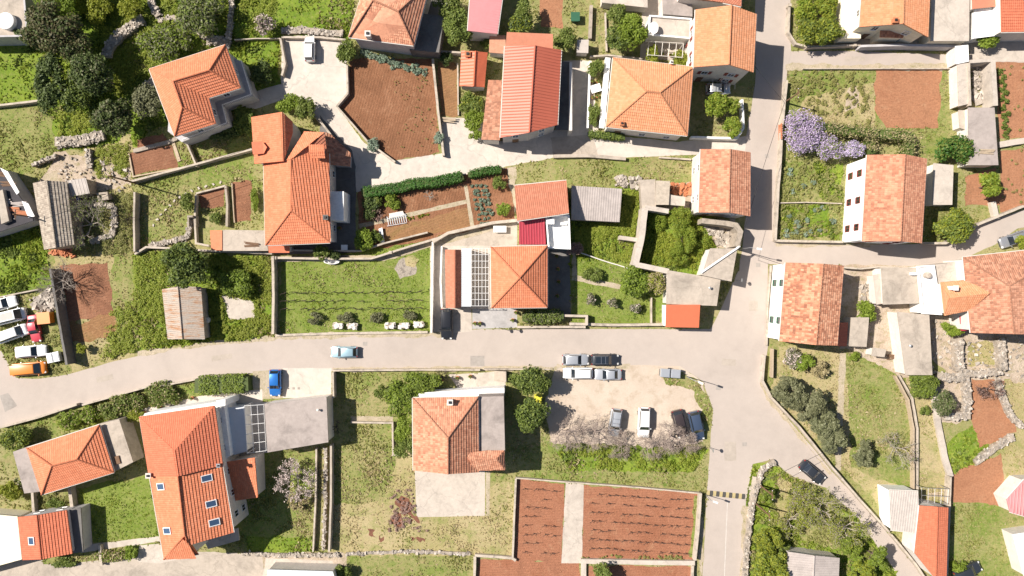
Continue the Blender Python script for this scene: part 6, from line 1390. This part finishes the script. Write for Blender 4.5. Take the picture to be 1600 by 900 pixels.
# grapevines: short twisted stems with two arms
def vine_proto(dark=True):
    m = MB(); m.tube((0, 0, -.05), (.04, .02, .45), .05, .04, 5); m.tube((.04, .02, .45), (.45, .05, .6), .035, .02, 4); m.tube((.04, .02, .45), (-.4, -.03, .62), .035, .02, 4)
    m.tube((.3, .04, .55), (.42, .2, .75), .018, .01, 4); m.tube((-.2, 0, .55), (-.28, -.15, .8), .018, .01, 4); return m.build('grapevine', M['bark_dark'])
vines = []
for k, y in enumerate((457, 470, 482)):
    vines += [(445 + i * 15 + jt(0, 2), y + jt(0, 1) - i * .05, 1.5, 'leafless grapevine trained in three rows on the green lawn', 'grapevines on the lawn') for i in range(15) if random.random() < .9]
for k in range(7):
    vines += [(925 + i * 12.2 + jt(0, 2), 772 + k * 14 + i * .7 + jt(0, 1), 1.2, 'leafless grapevine in the larger ploughed vineyard', 'grapevines in the larger ploughed vineyard') for i in range(13) if random.random() < .82]
for k in range(8):
    vines += [(822 + i * 14 + jt(0, 2), 764 + k * 14 + i * .7 + jt(0, 1), 1.2, 'leafless grapevine in the smaller ploughed vineyard', 'grapevines in the smaller ploughed vineyard') for i in range(4) if random.random() < .85]
vp = vine_proto()
for i, (x, y, s_, l, g) in enumerate(vines):
    o = vp if i == 0 else vp.copy()
    if i: C.objects.link(o)
    c = P(x, y, .3); o.location = (c.x, c.y, ground_z(c.x, c.y)); o.rotation_euler[2] = random.uniform(-.35, .35) + (math.pi if random.random() < .5 else 0); o.scale = (s_, s_, s_); tag(o, l, 'grapevine', g)
# long fruiting canes lying along the lawn rows
# weeds / ground cover
weeds('rank weeds and scrub over the bright north-west meadow', [(120, -20), (430, -20), (430, 50), (330, 60), (240, 110), (200, 150), (160, 60)], 700, (.3, .7), 'leaf_green', h=.6)
weeds('yellow flowering scrub in the north-west meadow', [(150, -10), (230, 10), (200, 60), (225, 120), (190, 160), (175, 110)], 260, (.25, .6), 'leaf_yellow', h=.5)
weeds('lush green scrub below the dark tree clump', [(95, 175), (150, 175), (150, 210), (92, 210)], 140, (.2, .5), 'leaf_yellow', h=.5)
weeds('tall weeds in the plot with the rusty barn', [(212, 396), (258, 396), (262, 530), (230, 545), (214, 540)], 420, (.25, .6), 'leaf_green', h=.6)
weeds('weeds around the pale concrete slab', [(320, 400), (425, 402), (428, 528), (330, 532)], 520, (.2, .5), 'leaf_green', h=.5)
weeds('weeds in the field west of the ruin', [(905, 300), (1000, 300), (985, 410), (900, 395)], 520, (.25, .55), 'leaf_green', h=.5)
weeds('mixed weeds in the lush vegetable plot', [(1218, 252), (1316, 252), (1314, 372), (1216, 372)], 230, (.15, .45), 'leaf_mid', h=.4)
weeds('ground plants at the lush plot under the willow-like trees', [(1180, 730), (1210, 730), (1330, 805), (1400, 900), (1170, 900)], 240, (.2, .5), 'leaf_mid', h=.35)
weeds('weeds inside the ivy filled ruin', [(1012, 332), (1100, 340), (1110, 420), (1000, 410)], 420, (.25, .6), 'leaf_yellow', h=.5)
weeds('weeds between the old cottage and the strip field', [(110, 300), (205, 300), (205, 395), (115, 400)], 320, (.2, .5), 'leaf_mid', h=.4)
weeds('weeds around the parked wrecks', [(0, 505), (100, 480), (108, 580), (20, 585)], 150, (.2, .5), 'leaf_mid', h=.4)
weeds('weeds along the strip field edge', [(175, 480), (215, 470), (215, 548), (160, 565)], 170, (.2, .5), 'leaf_green', h=.5)
weeds('weeds in the wild corner under the parking ground trees', [(880, 700), (1100, 700), (1090, 735), (890, 730)], 130, (.2, .45), 'leaf_green', h=.3)
weeds('weeds in the grass along the lilac garden', [(1232, 112), (1350, 112), (1360, 200), (1240, 190)], 200, (.15, .4), 'leaf_mid', h=.25)
weeds('weeds in the garden beds below the L-shaped house', [(150, 235), (200, 225), (200, 275), (150, 280)], 120, (.2, .5), 'leaf_green', h=.4)
weeds('fallen red-brown leaves around the dark mulch', [(612, 765), (655, 765), (668, 830), (605, 830)], 90, (.1, .3), 'leaf_maroon', h=.1, name='fallen_leaves', ls=.1)
weeds('small seedlings in rows on the big ploughed field', [(615, 110), (672, 110), (680, 235), (620, 240)], 60, (.05, .1), 'leaf_mid', h=.1, ls=.06, name='seedlings')
weeds('scattered weeds on the far right ploughed fields', [(1556, 98), (1600, 98), (1600, 320), (1562, 320)], 40, (.1, .25), 'leaf_mid', h=.2, ls=.1)
weeds('weeds along the edges of the larger ploughed vineyard', [(908, 866), (1088, 868), (1088, 876), (908, 875)], 60, (.1, .25), 'leaf_mid', h=.2, ls=.1)
weeds('garden plants beside the street bushes', [(90, 660), (215, 640), (215, 660), (100, 672)], 90, (.2, .4), 'leaf_green', h=.4)
weeds('plants in the small walled garden left of the lawn', [(40, 775), (118, 765), (118, 795), (40, 800)], 90, (.2, .4), 'leaf_mid', h=.4)

# ---- vehicles ----
paint('car_silver', (0.55, 0.57, 0.59), .5); paint('car_white', (0.78, 0.78, 0.76), 0); paint('car_black', (0.025, 0.026, 0.03), .3)
paint('car_lightblue', (0.36, 0.52, 0.58), .4); paint('car_blue', (0.02, 0.16, 0.50), .3); paint('car_slate', (0.07, 0.10, 0.16), .4); paint('car_dark', (0.045, 0.05, 0.06), .4)
paint('car_orange', (0.68, 0.22, 0.03), 0); paint('car_red', (0.50, 0.05, 0.07), 0); paint('car_grey', (0.30, 0.31, 0.33), .4); paint('car_brown', (0.06, 0.045, 0.045), .3)
flat_mat('red_stripe', (0.55, 0.16, 0.13), .6); flat_mat('pinkish', (0.72, 0.40, 0.36), .6)
car('light blue hatchback driving left along the main street', 538, 550, 180, 4.1, 1.75, 'hatch', 'car_lightblue')
car('bright blue small car parked nose down in the gravel drive', 430, 598, -90, 4.1, 1.8, 'hatch', 'car_blue')
car('black car parked nose down at the end of the white driveway', 698, 506, -90, 4.7, 1.85, 'suv', 'car_black')
car('silver hatchback parked on the street above the white pickup-like estate', 899, 562, 0, 4.1, 1.75, 'hatch', 'car_silver')
car('dark car with a glass roof and chrome rails parked on the street', 945, 562, 0, 4.2, 1.78, 'suv', 'car_dark', rails=True, pano=True)
car('white estate car under the tree shadow in the second parked row', 903, 583, 180, 4.6, 1.75, 'suv', 'car_white')
car('silver sedan in the second parked row facing left', 950, 585, 180, 4.2, 1.75, 'sedan', 'car_silver')
car('silver car with black roof rails under the bare trees', 961, 660, -98, 4.3, 1.8, 'suv', 'car_silver', rails=True)
car('white car parked nose down in the middle of the parking ground', 1006, 660, -92, 4.7, 1.85, 'suv', 'car_white')
car('dark brown car hidden under the bare branches', 1062, 662, -75, 4.3, 1.8, 'hatch', 'car_brown')
car('slate blue car at the right end of the parking ground', 1088, 665, -77, 4.5, 1.85, 'suv', 'car_slate')
car('dark car driving down the diagonal road', 1269, 738, -40, 4.3, 1.8, 'sedan', 'car_dark', name='car')
car('white and silver car behind posts under the tall roadside house', 1122, 139, 0, 3.8, 1.7, 'hatch', 'car_silver')
car('white wrecked car with a blue windscreen in the concrete yard', 484, 76, 90, 4.0, 1.6, 'suv', 'car_white', name='old_car')
car('silver car at the right edge above the large terracotta roof', 1583, 374, 200, 4.2, 1.75, 'hatch', 'car_grey')
car('dark blue car cut by the bottom right edge', 1512, 893, 25, 4.4, 1.8, 'hatch', 'car_dark')
car('orange van at the bottom of the car dump', 47, 576, 5, 5.1, 2.0, 'van', 'car_orange', name='van')
car('white estate car just above the orange van', 49, 549, 5, 4.7, 1.85, 'suv', 'car_white', name='old_car')
car('white pickup-like van in the middle of the car dump', 21, 521, 20, 4.7, 1.85, 'van', 'car_white', name='van')
car('red sedan standing upright between the white vans', 54, 513, -80, 4.2, 1.6, 'sedan', 'car_red', name='old_car')
car('white van with faded red writing on its roof at the left edge', 15, 495, 14, 5.2, 1.95, 'boxvan', 'car_white', name='van', roofc='pinkish')
car('white car at the top of the car dump, cut by the left edge', 4, 475, 16, 4.4, 1.8, 'hatch', 'car_white', name='old_car')
# parked utility trailer, two white lids
def trailer(label, px, py, ang, L, W):
    c = P(px, py, .8); e = empty('trailer', (c.x, c.y, ground_z(c.x, c.y)), R(ang)); tag(e, label, 'trailer')
    for sx, l in ((-1, .46), (1, .46)):
        m = MB(); m.box((sx * L * .255, 0, .78), (L * l, W, .75)); m.box((sx * L * .255, 0, 1.19), (L * l - .2, W - .2, .08)); m.build('box', M['car_silver'], e)
    m = MB(); m.box((0, 0, .42), (L, W * .8, .1)); m.tube((L / 2, 0, .45), (L / 2 + .9, 0, .45), .05, .04, 6); m.build('chassis', M['iron'], e)
    for sy in (-1, 1): m = MB(); m.tube((0, sy * (W / 2 - .1), .3), (0, sy * (W / 2 + .08), .3), .3, .3, 14); m.build('wheel', M['rubber'], e)
trailer('pale double container trailer on the grassy corner of the parking ground', 1047, 583, -4, 3.2, 1.3)
trailer('small white trailer between the orange van and the wall', 85, 558, 12, 2.0, 1.5)
m = MB(); p = P(68, 497, 1.2); m.box((p.x, p.y, .65), (1.9, 1.7, 1.2), rz=.1); m.box((p.x, p.y, 1.28), (2.0, 1.8, .06), rz=.1); tag(m.build('crate', M['car_orange']), 'orange box beside the red car in the car dump', 'crate')
# bins, blocks, pots
def bin_(label, px, py, mat, sx=.9, sy=.7):
    c = P(px, py, 1); e = empty('waste_bin', (c.x, c.y, ground_z(c.x, c.y))); tag(e, label, 'bin')
    m = MB(); m.vf([(-sx * .42, -sy * .42, .05), (sx * .42, -sy * .42, .05), (sx * .42, sy * .42, .05), (-sx * .42, sy * .42, .05), (-sx / 2, -sy / 2, 1), (sx / 2, -sy / 2, 1), (sx / 2, sy / 2, 1), (-sx / 2, sy / 2, 1)], [(3, 2, 1, 0), (0, 1, 5, 4), (1, 2, 6, 5), (2, 3, 7, 6), (3, 0, 4, 7), (4, 5, 6, 7)]); m.build('body', M[mat], e)
    m = MB(); m.box((0, 0, 1.04), (sx + .08, sy + .08, .08)); m.box((0, -sy / 2 - .05, 1.02), (sx * .7, .06, .05)); m.build('lid', M[mat], e)
bin_('yellow bin between the two round trees at the parking ground', 841, 623, 'yellow', 1.1, 1.4)
bin_('blue bin on the dark terrace east of the red metal roof', 881, 137, 'blue', 1.2, 1.1)
bin_('green container beside the shed roof above the round citrus tree', 899, 26, 'green_plastic', 1.3, 1.3)
for x, y, a, t in ((527, 509, 0, 'first from the left'), (550, 510, .05, 'second from the left'), (609, 509, 0, 'third from the left'), (631, 509, .1, 'fourth from the left'), (654, 507, -.2, 'rightmost')):
    c = P(x, y, .8); m = MB()
    for k in range(26): m.box((c.x + random.uniform(-.65, .65), c.y + random.uniform(-.32, .32), random.uniform(.2, .75)), (.5, .4, .35), rz=random.uniform(-.3, .3), jit=.25)
    m.slot = 1; m.box((c.x, c.y, .35), (1.5, .85, .7)); tag(m.build('stone_block', [M['offwhite'], M['stone_core']]), 'pale rough stone block in the lawn by the street, ' + t, 'stone block', 'stone blocks by the street')
# boat-like old tub at the wall
m = MB(); c = P(518, 408, .6)
for k in range(10):
    a0, a1 = 2 * math.pi * k / 10, 2 * math.pi * (k + 1) / 10; f = lambda a, r_, z: (c.x + math.cos(a) * 1.3 * r_, c.y + math.sin(a) * .5 * r_, z)
    m.face([f(a0, .7, .02), f(a1, .7, .02), f(a1, 1, .6), f(a0, 1, .6)]); m.face([f(a0, 1, .6), f(a1, 1, .6), f(a1, .86, .6), f(a0, .86, .6)]); m.face([f(a0, .86, .6), f(a1, .86, .6), f(a1, .6, .15), f(a0, .6, .15)]); m.face([f(a0, .6, .15), f(a1, .6, .15), (c.x, c.y, .15)])
tag(m.build('tub', M['white']), 'white oval tub in the shade of the wall north of the vineyard lawn', 'tub')
e = empty('stone_grill', tuple(P(299, 345, 0))); tag(e, 'small masonry grill with a dark opening beside the grass slope path', 'grill'); L_ = tuple(P(299, 345, 0)); c = P(299, 345, 1.2)
for sx in (-1, 1): m = MB(); m.box((c.x + sx * .55, c.y, .55), (.25, 1.6, 1.1)); set_base(m.build('side', M['stone_core']), e, L_)
m = MB(); m.box((c.x, c.y + .65, .85), (.84, .3, 1.7)); set_base(m.build('back', M['stone_core']), e, L_); m = MB(); m.box((c.x, c.y - .2, .4), (.84, 1.2, .1)); set_base(m.build('hearth', M['dark']), e, L_)
# poles, lamps, signs
def pole(label, px, py, h, lamp=False, mat='wood', r_=.14, name='utility_pole', arm=1.3, aang=0):
    c = P(px, py, 0); e = empty(name, (c.x, c.y, 0)); tag(e, label, 'pole' if not lamp else 'street lamp')
    m = MB(); m.tube((0, 0, -.1), (0, 0, h), r_, r_ * .7, 10); m.build('post', M[mat], e)
    if lamp:
        d = Vector((math.cos(R(aang)), math.sin(R(aang)), .1)); m = MB(); m.tube((0, 0, h - .1), Vector((0, 0, h)) + d * arm, .05, .04, 6); m.build('arm', M['steel'], e)
        m = MB(); q = Vector((0, 0, h)) + d * (arm + .25); m.box(q, (.75, .3, .14), rz=R(aang)); m.build('lamp_head', M['lamp'], e)
    else:
        m = MB(); m.box((0, 0, h - .45), (.1, 1.5, .12)); m.build('crossarm', M[mat], e)
        for k in (-.65, 0, .65): m = MB(); m.tube((0, k, h - .39), (0, k, h - .2), .05, .04, 6); m.build('insulator', M['white'], e)
pole('leaning dark utility pole with a long shadow above the narrow soil garden', 214, 287, 7.6)
pole('utility pole by the road wall north of the lilac tree', 1226, 160, 5.6)
pole('utility pole above the old cottage roof', 70, 342, 7.0)
pole('street lamp on the corner of the ruined wall', 1154, 390, 5.6, True, 'steel', .08, 'street_lamp', 1.0, -10)
pole('street lamp at the rounded corner of the parking ground', 1072, 588, 4.8, True, 'steel', .07, 'street_lamp', .8, -20)
pole('street lamp at the lower road beside the ploughed vineyard wall', 1103, 773, 3.0, True, 'steel', .06, 'street_lamp', .4, -20)
pole('pole among the lush trees by the stone wall, upper one', 1186, 757, 6.0)
pole('pole among the lush trees by the stone wall, lower one', 1180, 786, 6.4)
for x, y, t in ((1108, 699, 'at the parking ground end'), (1152, 438, 'on the corner wall'), (780, 512, 'left of two below the pyramid roof'), (795, 512, 'right of two below the pyramid roof')):
    c = P(x, y, 0); e = empty('road_sign', (c.x, c.y, 0)); tag(e, 'small road sign on a thin grey post ' + t, 'sign'); m = MB(); m.tube((0, 0, 0), (0, 0, 2.4), .04, .04, 6); m.build('post', M['steel'], e); m = MB(); m.tube((-.02, 0, 2.2), (.02, 0, 2.2), .3, .3, 16); m.build('sign_plate', M['steel'], e)
m = MB(); c = P(1221, 205, 1.3)
for k in range(9): m.box((c.x, c.y - 1.1 + k * .27, .85), (.05, .2, 1.5))
for z in (.3, 1.3): m.box((c.x - .05, c.y, z), (.06, 2.5, .1))
tag(m.build('gate', M['terracotta']), 'red slatted gate in the road wall beside the lilac tree', 'gate')
# speed bump across the lower road
c0 = P(1104, 770, 0); c1 = P(1164, 776, 0); e = empty('speed_bump', (c0.x, c0.y, 0)); tag(e, 'black and pale striped speed bump across the lower road', 'speed bump'); zz = .5
zr = ground_z((c0.x + c1.x) / 2, (c0.y + c1.y) / 2)
flat_mat('bump_yellow', (0.42, 0.34, 0.17), .8); flat_mat('bump_dark', (0.07, 0.065, 0.06), .8); ang_ = math.atan2(c1.y - c0.y, c1.x - c0.x); Lb = (c1 - c0).length
for k in range(12):
    p = c0.lerp(c1, (k + .5) / 12); m = MB(); w2 = Lb / 24 - .02; Mx = Matrix.Rotation(ang_, 3, 'Z')
    pr = [(-.42, 0), (-.25, .05), (0, .07), (.25, .05), (.42, 0)]; vs = []
    for sx in (-w2, w2):
        for y_, z_ in pr: vs.append(Vector((p.x, p.y, zr)) + Mx @ Vector((sx, y_, z_)))
    m.vf(vs, [(i, i + 1, i + 6, i + 5) for i in range(4)] + [(0, 5, 9, 4), (0, 1, 2, 3, 4), (9, 8, 7, 6, 5)]); set_base(m.build('segment', M['bump_dark' if k % 2 else 'bump_yellow']), e, (c0.x, c0.y, 0))
# street stairs
e = empty('stairs', tuple(P(780, 588, 0))); tag(e, 'short dark flight of stairs south of the street beside the round tree', 'stairs'); L_ = tuple(P(780, 588, 0))
for k in range(8):
    m = MB(); c = P(773 + k * 2.4, 588, .8); m.box((c.x, c.y, .08 + k * .09), (.235, 1.6, .16 + k * .18)); set_base(m.build('step', M['concrete']), e, L_)
# stepping stones in grass slope
pts_ = [(240, 352), (246, 343), (252, 335), (259, 328), (266, 321), (273, 314), (281, 308), (290, 303), (300, 298), (311, 294), (322, 291), (334, 288), (345, 285)]
for i, q in enumerate(pts_):
    c = P(*q); gz = ground_z(c.x, c.y); m = MB(); m.box((c.x, c.y, gz + .06), (.42, .26, .16), rz=random.uniform(0, 3), jit=.3); tag(m.build('stepping_stone', M['concrete_light']), 'pale stepping stone in the curved path across the grass slope', 'stone', 'stepping stones on the grass slope')
# table, frames, ladder-like cold frame
def table(label, px, py, sx, sy, mat='white', rz=0):
    c = P(px, py, .75); e = empty('garden_table', (c.x, c.y, ground_z(c.x, c.y)), rz); tag(e, label, 'table'); m = MB(); m.box((0, 0, .73), (sx, sy, .05)); m.build('tabletop', M[mat], e)
    for a in (-1, 1):
        for b in (-1, 1): m = MB(); m.box((a * (sx / 2 - .08), b * (sy / 2 - .08), .35), (.06, .06, .7)); m.build('leg', M['steel'], e)
table('white table and canopy in the yard north of the pyramid roof', 781, 358, 2.0, 1.0, 'white')
table('white garden table in the paved strip left of the pale orange roof', 931, 138, 1.6, 1.2, 'white', .3)
table('dark table on the white terrace deck', 1032, 47, 1.4, .9, 'iron', .2)
table('white table in the courtyard shade south of the composite house', 538, 387, 1.0, .9)
m = MB(); c = P(620, 345, .3)
for k in range(9): m.box((c.x - 1.4 + k * .35, c.y - .0 + k * .06, .3), (.09, 1.3, .05), rz=.2)
for s_ in (-1, 1): m.box((c.x, c.y + s_ * .55, .25), (3.1, .07, .06), rz=.17)
tag(m.build('cold_frame', M['sheet_white']), 'white slatted frame lying on the soil of the vegetable garden', 'frame')
m = MB(); c = P(620, 335, .3); m.box((c.x, c.y, .25), (2.2, .7, .3), rz=.2, jit=.1); tag(m.build('board_pile', M['offwhite']), 'pale boards piled above the white slatted frame', 'boards')
m = MB(); c = P(596, 368, .4); m.box((c.x, c.y, .3), (.6, 2.2, .4), rz=.15, jit=.1); tag(m.build('trough', M['white']), 'narrow white trough beside the bright corner bush', 'trough')
e = empty('satellite_dish', tuple(P(1021, 44, 0))); tag(e, 'large round white dish on the edge of the white terrace deck', 'dish'); c = P(1021, 44, 4); L_ = tuple(P(1021, 44, 0)); m = MB()
for k in range(20):
    a0, a1 = 2 * math.pi * k / 20, 2 * math.pi * (k + 1) / 20
    for r0, r1, z0, z1 in ((0, .35, 0, .03), (.35, .7, .03, .16)): m.face([(c.x + math.cos(a0) * r0, c.y + math.sin(a0) * r0 * 1.3, 4 + z0), (c.x + math.cos(a0) * r1, c.y + math.sin(a0) * r1 * 1.3, 4 + z1), (c.x + math.cos(a1) * r1, c.y + math.sin(a1) * r1 * 1.3, 4 + z1), (c.x + math.cos(a1) * r0, c.y + math.sin(a1) * r0 * 1.3, 4 + z0)])
set_base(m.build('bowl', M['white']), e, L_); m = MB(); m.tube((c.x, c.y, 3), (c.x, c.y, 4), .05, .05, 6); set_base(m.build('mast', M['steel']), e, L_)
# parking posts in front of car under tall house
for k, x in enumerate((1107, 1120, 1128, 1141)):
    c = P(x, 130, 0); c.y -= 0; m = MB(); m.tube((c.x, c.y, 0), (c.x, c.y, 2.4), .05, .05, 6); m.tube((c.x, c.y, 2.4), (c.x, c.y - 1.6, 2.3), .04, .04, 6); tag(m.build('carport_post', M['offwhite']), 'thin white carport post over the car, %s from the left' % ('first', 'second', 'third', 'fourth')[k], 'post', 'carport posts')

def pot(label, px, py, grp, mat='terracotta', leaf='leaf_mid', r_=.28):
    c = P(px, py, .4); gz = ground_z(c.x, c.y); e = empty('plant_pot', (c.x, c.y, gz)); tag(e, label, 'pot', grp); m = MB(); m.tube((0, 0, 0), (0, 0, .42), r_ * .75, r_, 12); m.build('pot', M[mat], e)
    p_, q_ = crown_pts(70, r_ * 1.3, r_ * 1.3, .35, 4, 5); v, f = leaves(p_ + [0, 0, .6], q_, .12, .5); np_mesh('foliage', v, f, M[leaf], e)
for pts__, l_ in (([(742, 505), (750, 505), (801, 500), (806, 488)], 'potted plant on the grey paving south of the pyramid roof'), ([(531, 300 + k * 14) for k in range(5)], 'potted plant in the shaded courtyard of the composite roof house'), ([(925, 127), (934, 127), (926, 152), (934, 150)], 'potted plant in the white strip west of the pale orange roof'), ([(1018, 82), (1035, 84), (1048, 86)], 'potted plant under the washing frame'), ([(225, 645), (250, 636), (275, 629), (300, 622)], 'potted plant along the white wall north of the five-skylight house'), ([(870, 400), (872, 420), (873, 440), (871, 462)], 'potted plant in the dark yard east of the pyramid roof'), ([(1448, 485), (1450, 474)], 'potted plant on the bright white terrace edge'), ([(690, 595), (715, 590), (735, 588)], 'potted plant on the paving north of the faded salmon roof')):
    for q in pts__: pot(l_, q[0], q[1], l_.replace('potted plant', 'potted plants'))
def roof_item(label, px, py, h, kind='vent', mat='steel'):
    c = P(px, py, h); m = MB()
    if kind == 'vent': m.tube((c.x, c.y, h - .05), (c.x, c.y, h + .5), .12, .12, 8); m.tube((c.x, c.y, h + .5), (c.x, c.y, h + .62), .22, .05, 8)
    elif kind == 'unit': m.box((c.x, c.y, h + .35), (.9, .4, .62)); m.tube((c.x, c.y - .21, h + .35), (c.x, c.y - .23, h + .35), .22, .22, 12)
    elif kind == 'tank': m.tube((c.x, c.y, h), (c.x, c.y, h + .9), .45, .45, 16); m.tube((c.x, c.y, h + .9), (c.x, c.y, h + 1.0), .45, .2, 16)
    elif kind == 'boards':
        for k in range(4): m.box((c.x + random.uniform(-.2, .2), c.y + k * .18, h + .04 + k * .05), (2.2, .16, .05), rz=random.uniform(-.15, .15))
    tag(m.build({'vent': 'roof_vent', 'unit': 'air_conditioner', 'tank': 'water_barrel', 'boards': 'board_pile'}[kind], M[mat]), label, {'vent': 'vent', 'unit': 'air conditioner', 'tank': 'barrel', 'boards': 'boards'}[kind])
roof_item('small vent on the big concrete garage roof', 498, 640, 4.0, 'vent', 'plaster')
roof_item('vent pipe on the flat strip of the faded salmon roof house', 775, 650, 5.2)
roof_item('air conditioner box on the flat concrete roof near the white wall', 1425, 428, 3.0, 'unit', 'white')
roof_item('vent on the long flat concrete roof', 1420, 540, 3.2)
roof_item('grey barrel on the bright white terrace', 1446, 430, 3.3, 'tank', 'concrete')
roof_item('old boards lying on the mauve roof slab', 1540, 240, 3.05, 'boards', 'wood_pale')
roof_item('boards on the grey slab roof shed', 395, 385, 2.42, 'boards', 'wood')
roof_item('blue barrel beside the roofless enclosure passage', 1505, 212, .1, 'tank', 'blue')
roof_item('rain barrel at the corner of the old cottage', 122, 312, .1, 'tank', 'blue')
roof_item('pale barrel at the rusty barn', 326, 500, .15, 'tank', 'offwhite')
roof_item('planks lying by the small orange metal shed', 700, 190, .4, 'boards', 'wood_pale')
roof_item('planks on the stony yard near the porch', 1395, 560, .3, 'boards', 'wood')
roof_item('boards beside the terracotta roof near the diagonal road', 1460, 775, .1, 'boards', 'wood_pale')
roof_item('vent on the sloped concrete corner roof', 1108, 450, 3.2)
roof_item('air conditioner on the white roof terrace corner', 880, 350, 3.65, 'unit', 'white')
for k, (x, y, mt) in enumerate(((8, 318, 'sheet_grey'), (20, 330, 'terracotta'), (30, 322, 'sheet_grey'), (14, 290, 'wood'), (36, 336, 'terracotta'), (2, 275, 'wood'))):
    roof_item('junk planks on the dark far left building, ' + ('grey, in the middle', 'brick red, near the south edge', 'grey, by the east canopy', 'brown, by the north canopy', 'brick red, at the south-east corner', 'brown, at the north-west corner')[k], x, y, 3.62, 'boards', mt)
def wire(label, a, b):
    p, q = P(*a), P(*b); m = MB(); n = 14; pr_ = None
    for k in range(n + 1):
        t = k / n; c = p.lerp(q, t); c.z -= 4 * t * (1 - t) * (q - p).length * .02
        if pr_ is not None: m.tube(pr_, c, .03, .03, 4, cap=False)
        pr_ = c
    tag(m.build('cable', M['rubber']), label, 'cable')
wire('overhead cable from the road wall pole to the tall gabled house', (1226, 160, 5.4), (1177, 100, 7.2))
wire('overhead cable along the main road between the pole and the ruin lamp', (1226, 160, 5.4), (1154, 390, 5.4))
wire('overhead cable from the ruin lamp to the mottled house', (1154, 390, 5.4), (1228, 415, 5.6))
wire('overhead cable from the garden pole to the cottage pole', (214, 287, 7.2), (70, 342, 6.8))
wire('overhead cable from the garden pole to the composite roof house', (214, 287, 7.2), (396, 230, 6.4))
wire('overhead cable from the upper lush plot pole across the road', (1186, 757, 5.8), (1302, 700, 5.6))

# ---- grass tufts as real blades over the open ground ----
NT = 480000
gx = rng.uniform(-83, 83, NT); gy = rng.uniform(-48, 48, NT); kind = np.zeros(NT, int); zt_ = np.zeros(NT); names = ['base', 'lush', 'mid', 'lawn', 'dry']; kind[:] = 0
for n_, k_, poly, zz in PATCHES:
    ins = in_poly(gx, gy, poly); kind[ins] = names.index(k_) if k_ in names else -1; zt_[ins] = zz
for f in FOOT: kind[in_poly(gx, gy, f)] = -1
nz = vnoise(gx, gy, 2.6, 21) * .6 + vnoise(gx, gy, .9, 22) * .4; keep = kind >= 0
pr = np.array([.4, .8, .55, .6, .38])[np.clip(kind, 0, 4)] * np.clip((nz - .25) * 2.6, .12, 1.3); keep &= rng.random(NT) < pr
gx, gy, kind, zt_, nz = gx[keep], gy[keep], kind[keep], zt_[keep], nz[keep]
hh = np.array([.16, .27, .17, .12, .15])[kind] * (.5 + nz) * rng.uniform(.6, 1.3, len(gx)); ww = hh * rng.uniform(.5, .9, len(gx)) + .04
a = rng.uniform(0, 2 * np.pi, len(gx)); ln = rng.uniform(.5, 1.8, len(gx)) * hh; b = rng.uniform(0, 2 * np.pi, len(gx))
p0 = np.stack([gx - np.cos(a) * ww, gy - np.sin(a) * ww, zt_], 1); p1 = np.stack([gx + np.cos(a) * ww, gy + np.sin(a) * ww, zt_], 1); p2 = np.stack([gx + np.cos(b) * ln, gy + np.sin(b) * ln, zt_ + hh], 1)
mixd = vnoise(gx, gy, 5, 31); mi = np.where(kind == 4, 2, np.where((kind == 1) | (kind == 3), 0, 1))
mi = np.where((mi == 0) & (mixd > .66) & (rng.random(len(gx)) < .5), 1, mi); mi = np.where((mi == 1) & (mixd > .62) & (rng.random(len(gx)) < .6), 2, mi); mi = np.where((mi == 2) & (mixd < .42) & (rng.random(len(gx)) < .7), 1, mi)
dk = (mi == 0) & (vnoise(gx, gy, 1.3, 77) > .62); mi = np.where(dk, 3, mi)
o = np_mesh('grass', np.stack([p0, p1, p2], 1).reshape(-1, 3), np.arange(3 * len(gx)).reshape(-1, 3), [M['g_lush'], M['g_mid'], M['g_dry'], M['leaf_mid']], None, mi)
tag(o, 'grass and low herbs growing over the open plots', 'grass', kind='stuff')
# clods on the ploughed soil
NC = 60000; gx = rng.uniform(-83, 83, NC); gy = rng.uniform(-48, 48, NC); ok = np.zeros(NC, bool); zt_ = np.zeros(NC)
for n_, k_, poly, zz in PATCHES:
    ins = in_poly(gx, gy, poly); ok[ins] = k_.startswith('soil'); zt_[ins] = zz
gx, gy, zt_ = gx[ok], gy[ok], zt_[ok]; s_ = rng.uniform(.04, .13, len(gx)); V_ = []
for k in range(3):
    an = rng.uniform(0, .6, len(gx)) + k * 2.09; V_.append(np.stack([gx + np.cos(an) * s_, gy + np.sin(an) * s_, zt_ - .005], 1))
V_.append(np.stack([gx + rng.normal(0, .02, len(gx)), gy + rng.normal(0, .02, len(gx)), zt_ + s_ * .9], 1)); V_ = np.stack(V_, 1).reshape(-1, 3)
i0 = np.arange(len(gx)) * 4; F_ = np.concatenate([np.stack([i0 + x, i0 + y, i0 + 3], 1) for x, y in ((0, 1), (1, 2), (2, 0))])
tag(np_mesh('soil_clods', V_, F_, M['soil_h']), 'clods of red earth lying on the ploughed plots', 'soil', kind='stuff')
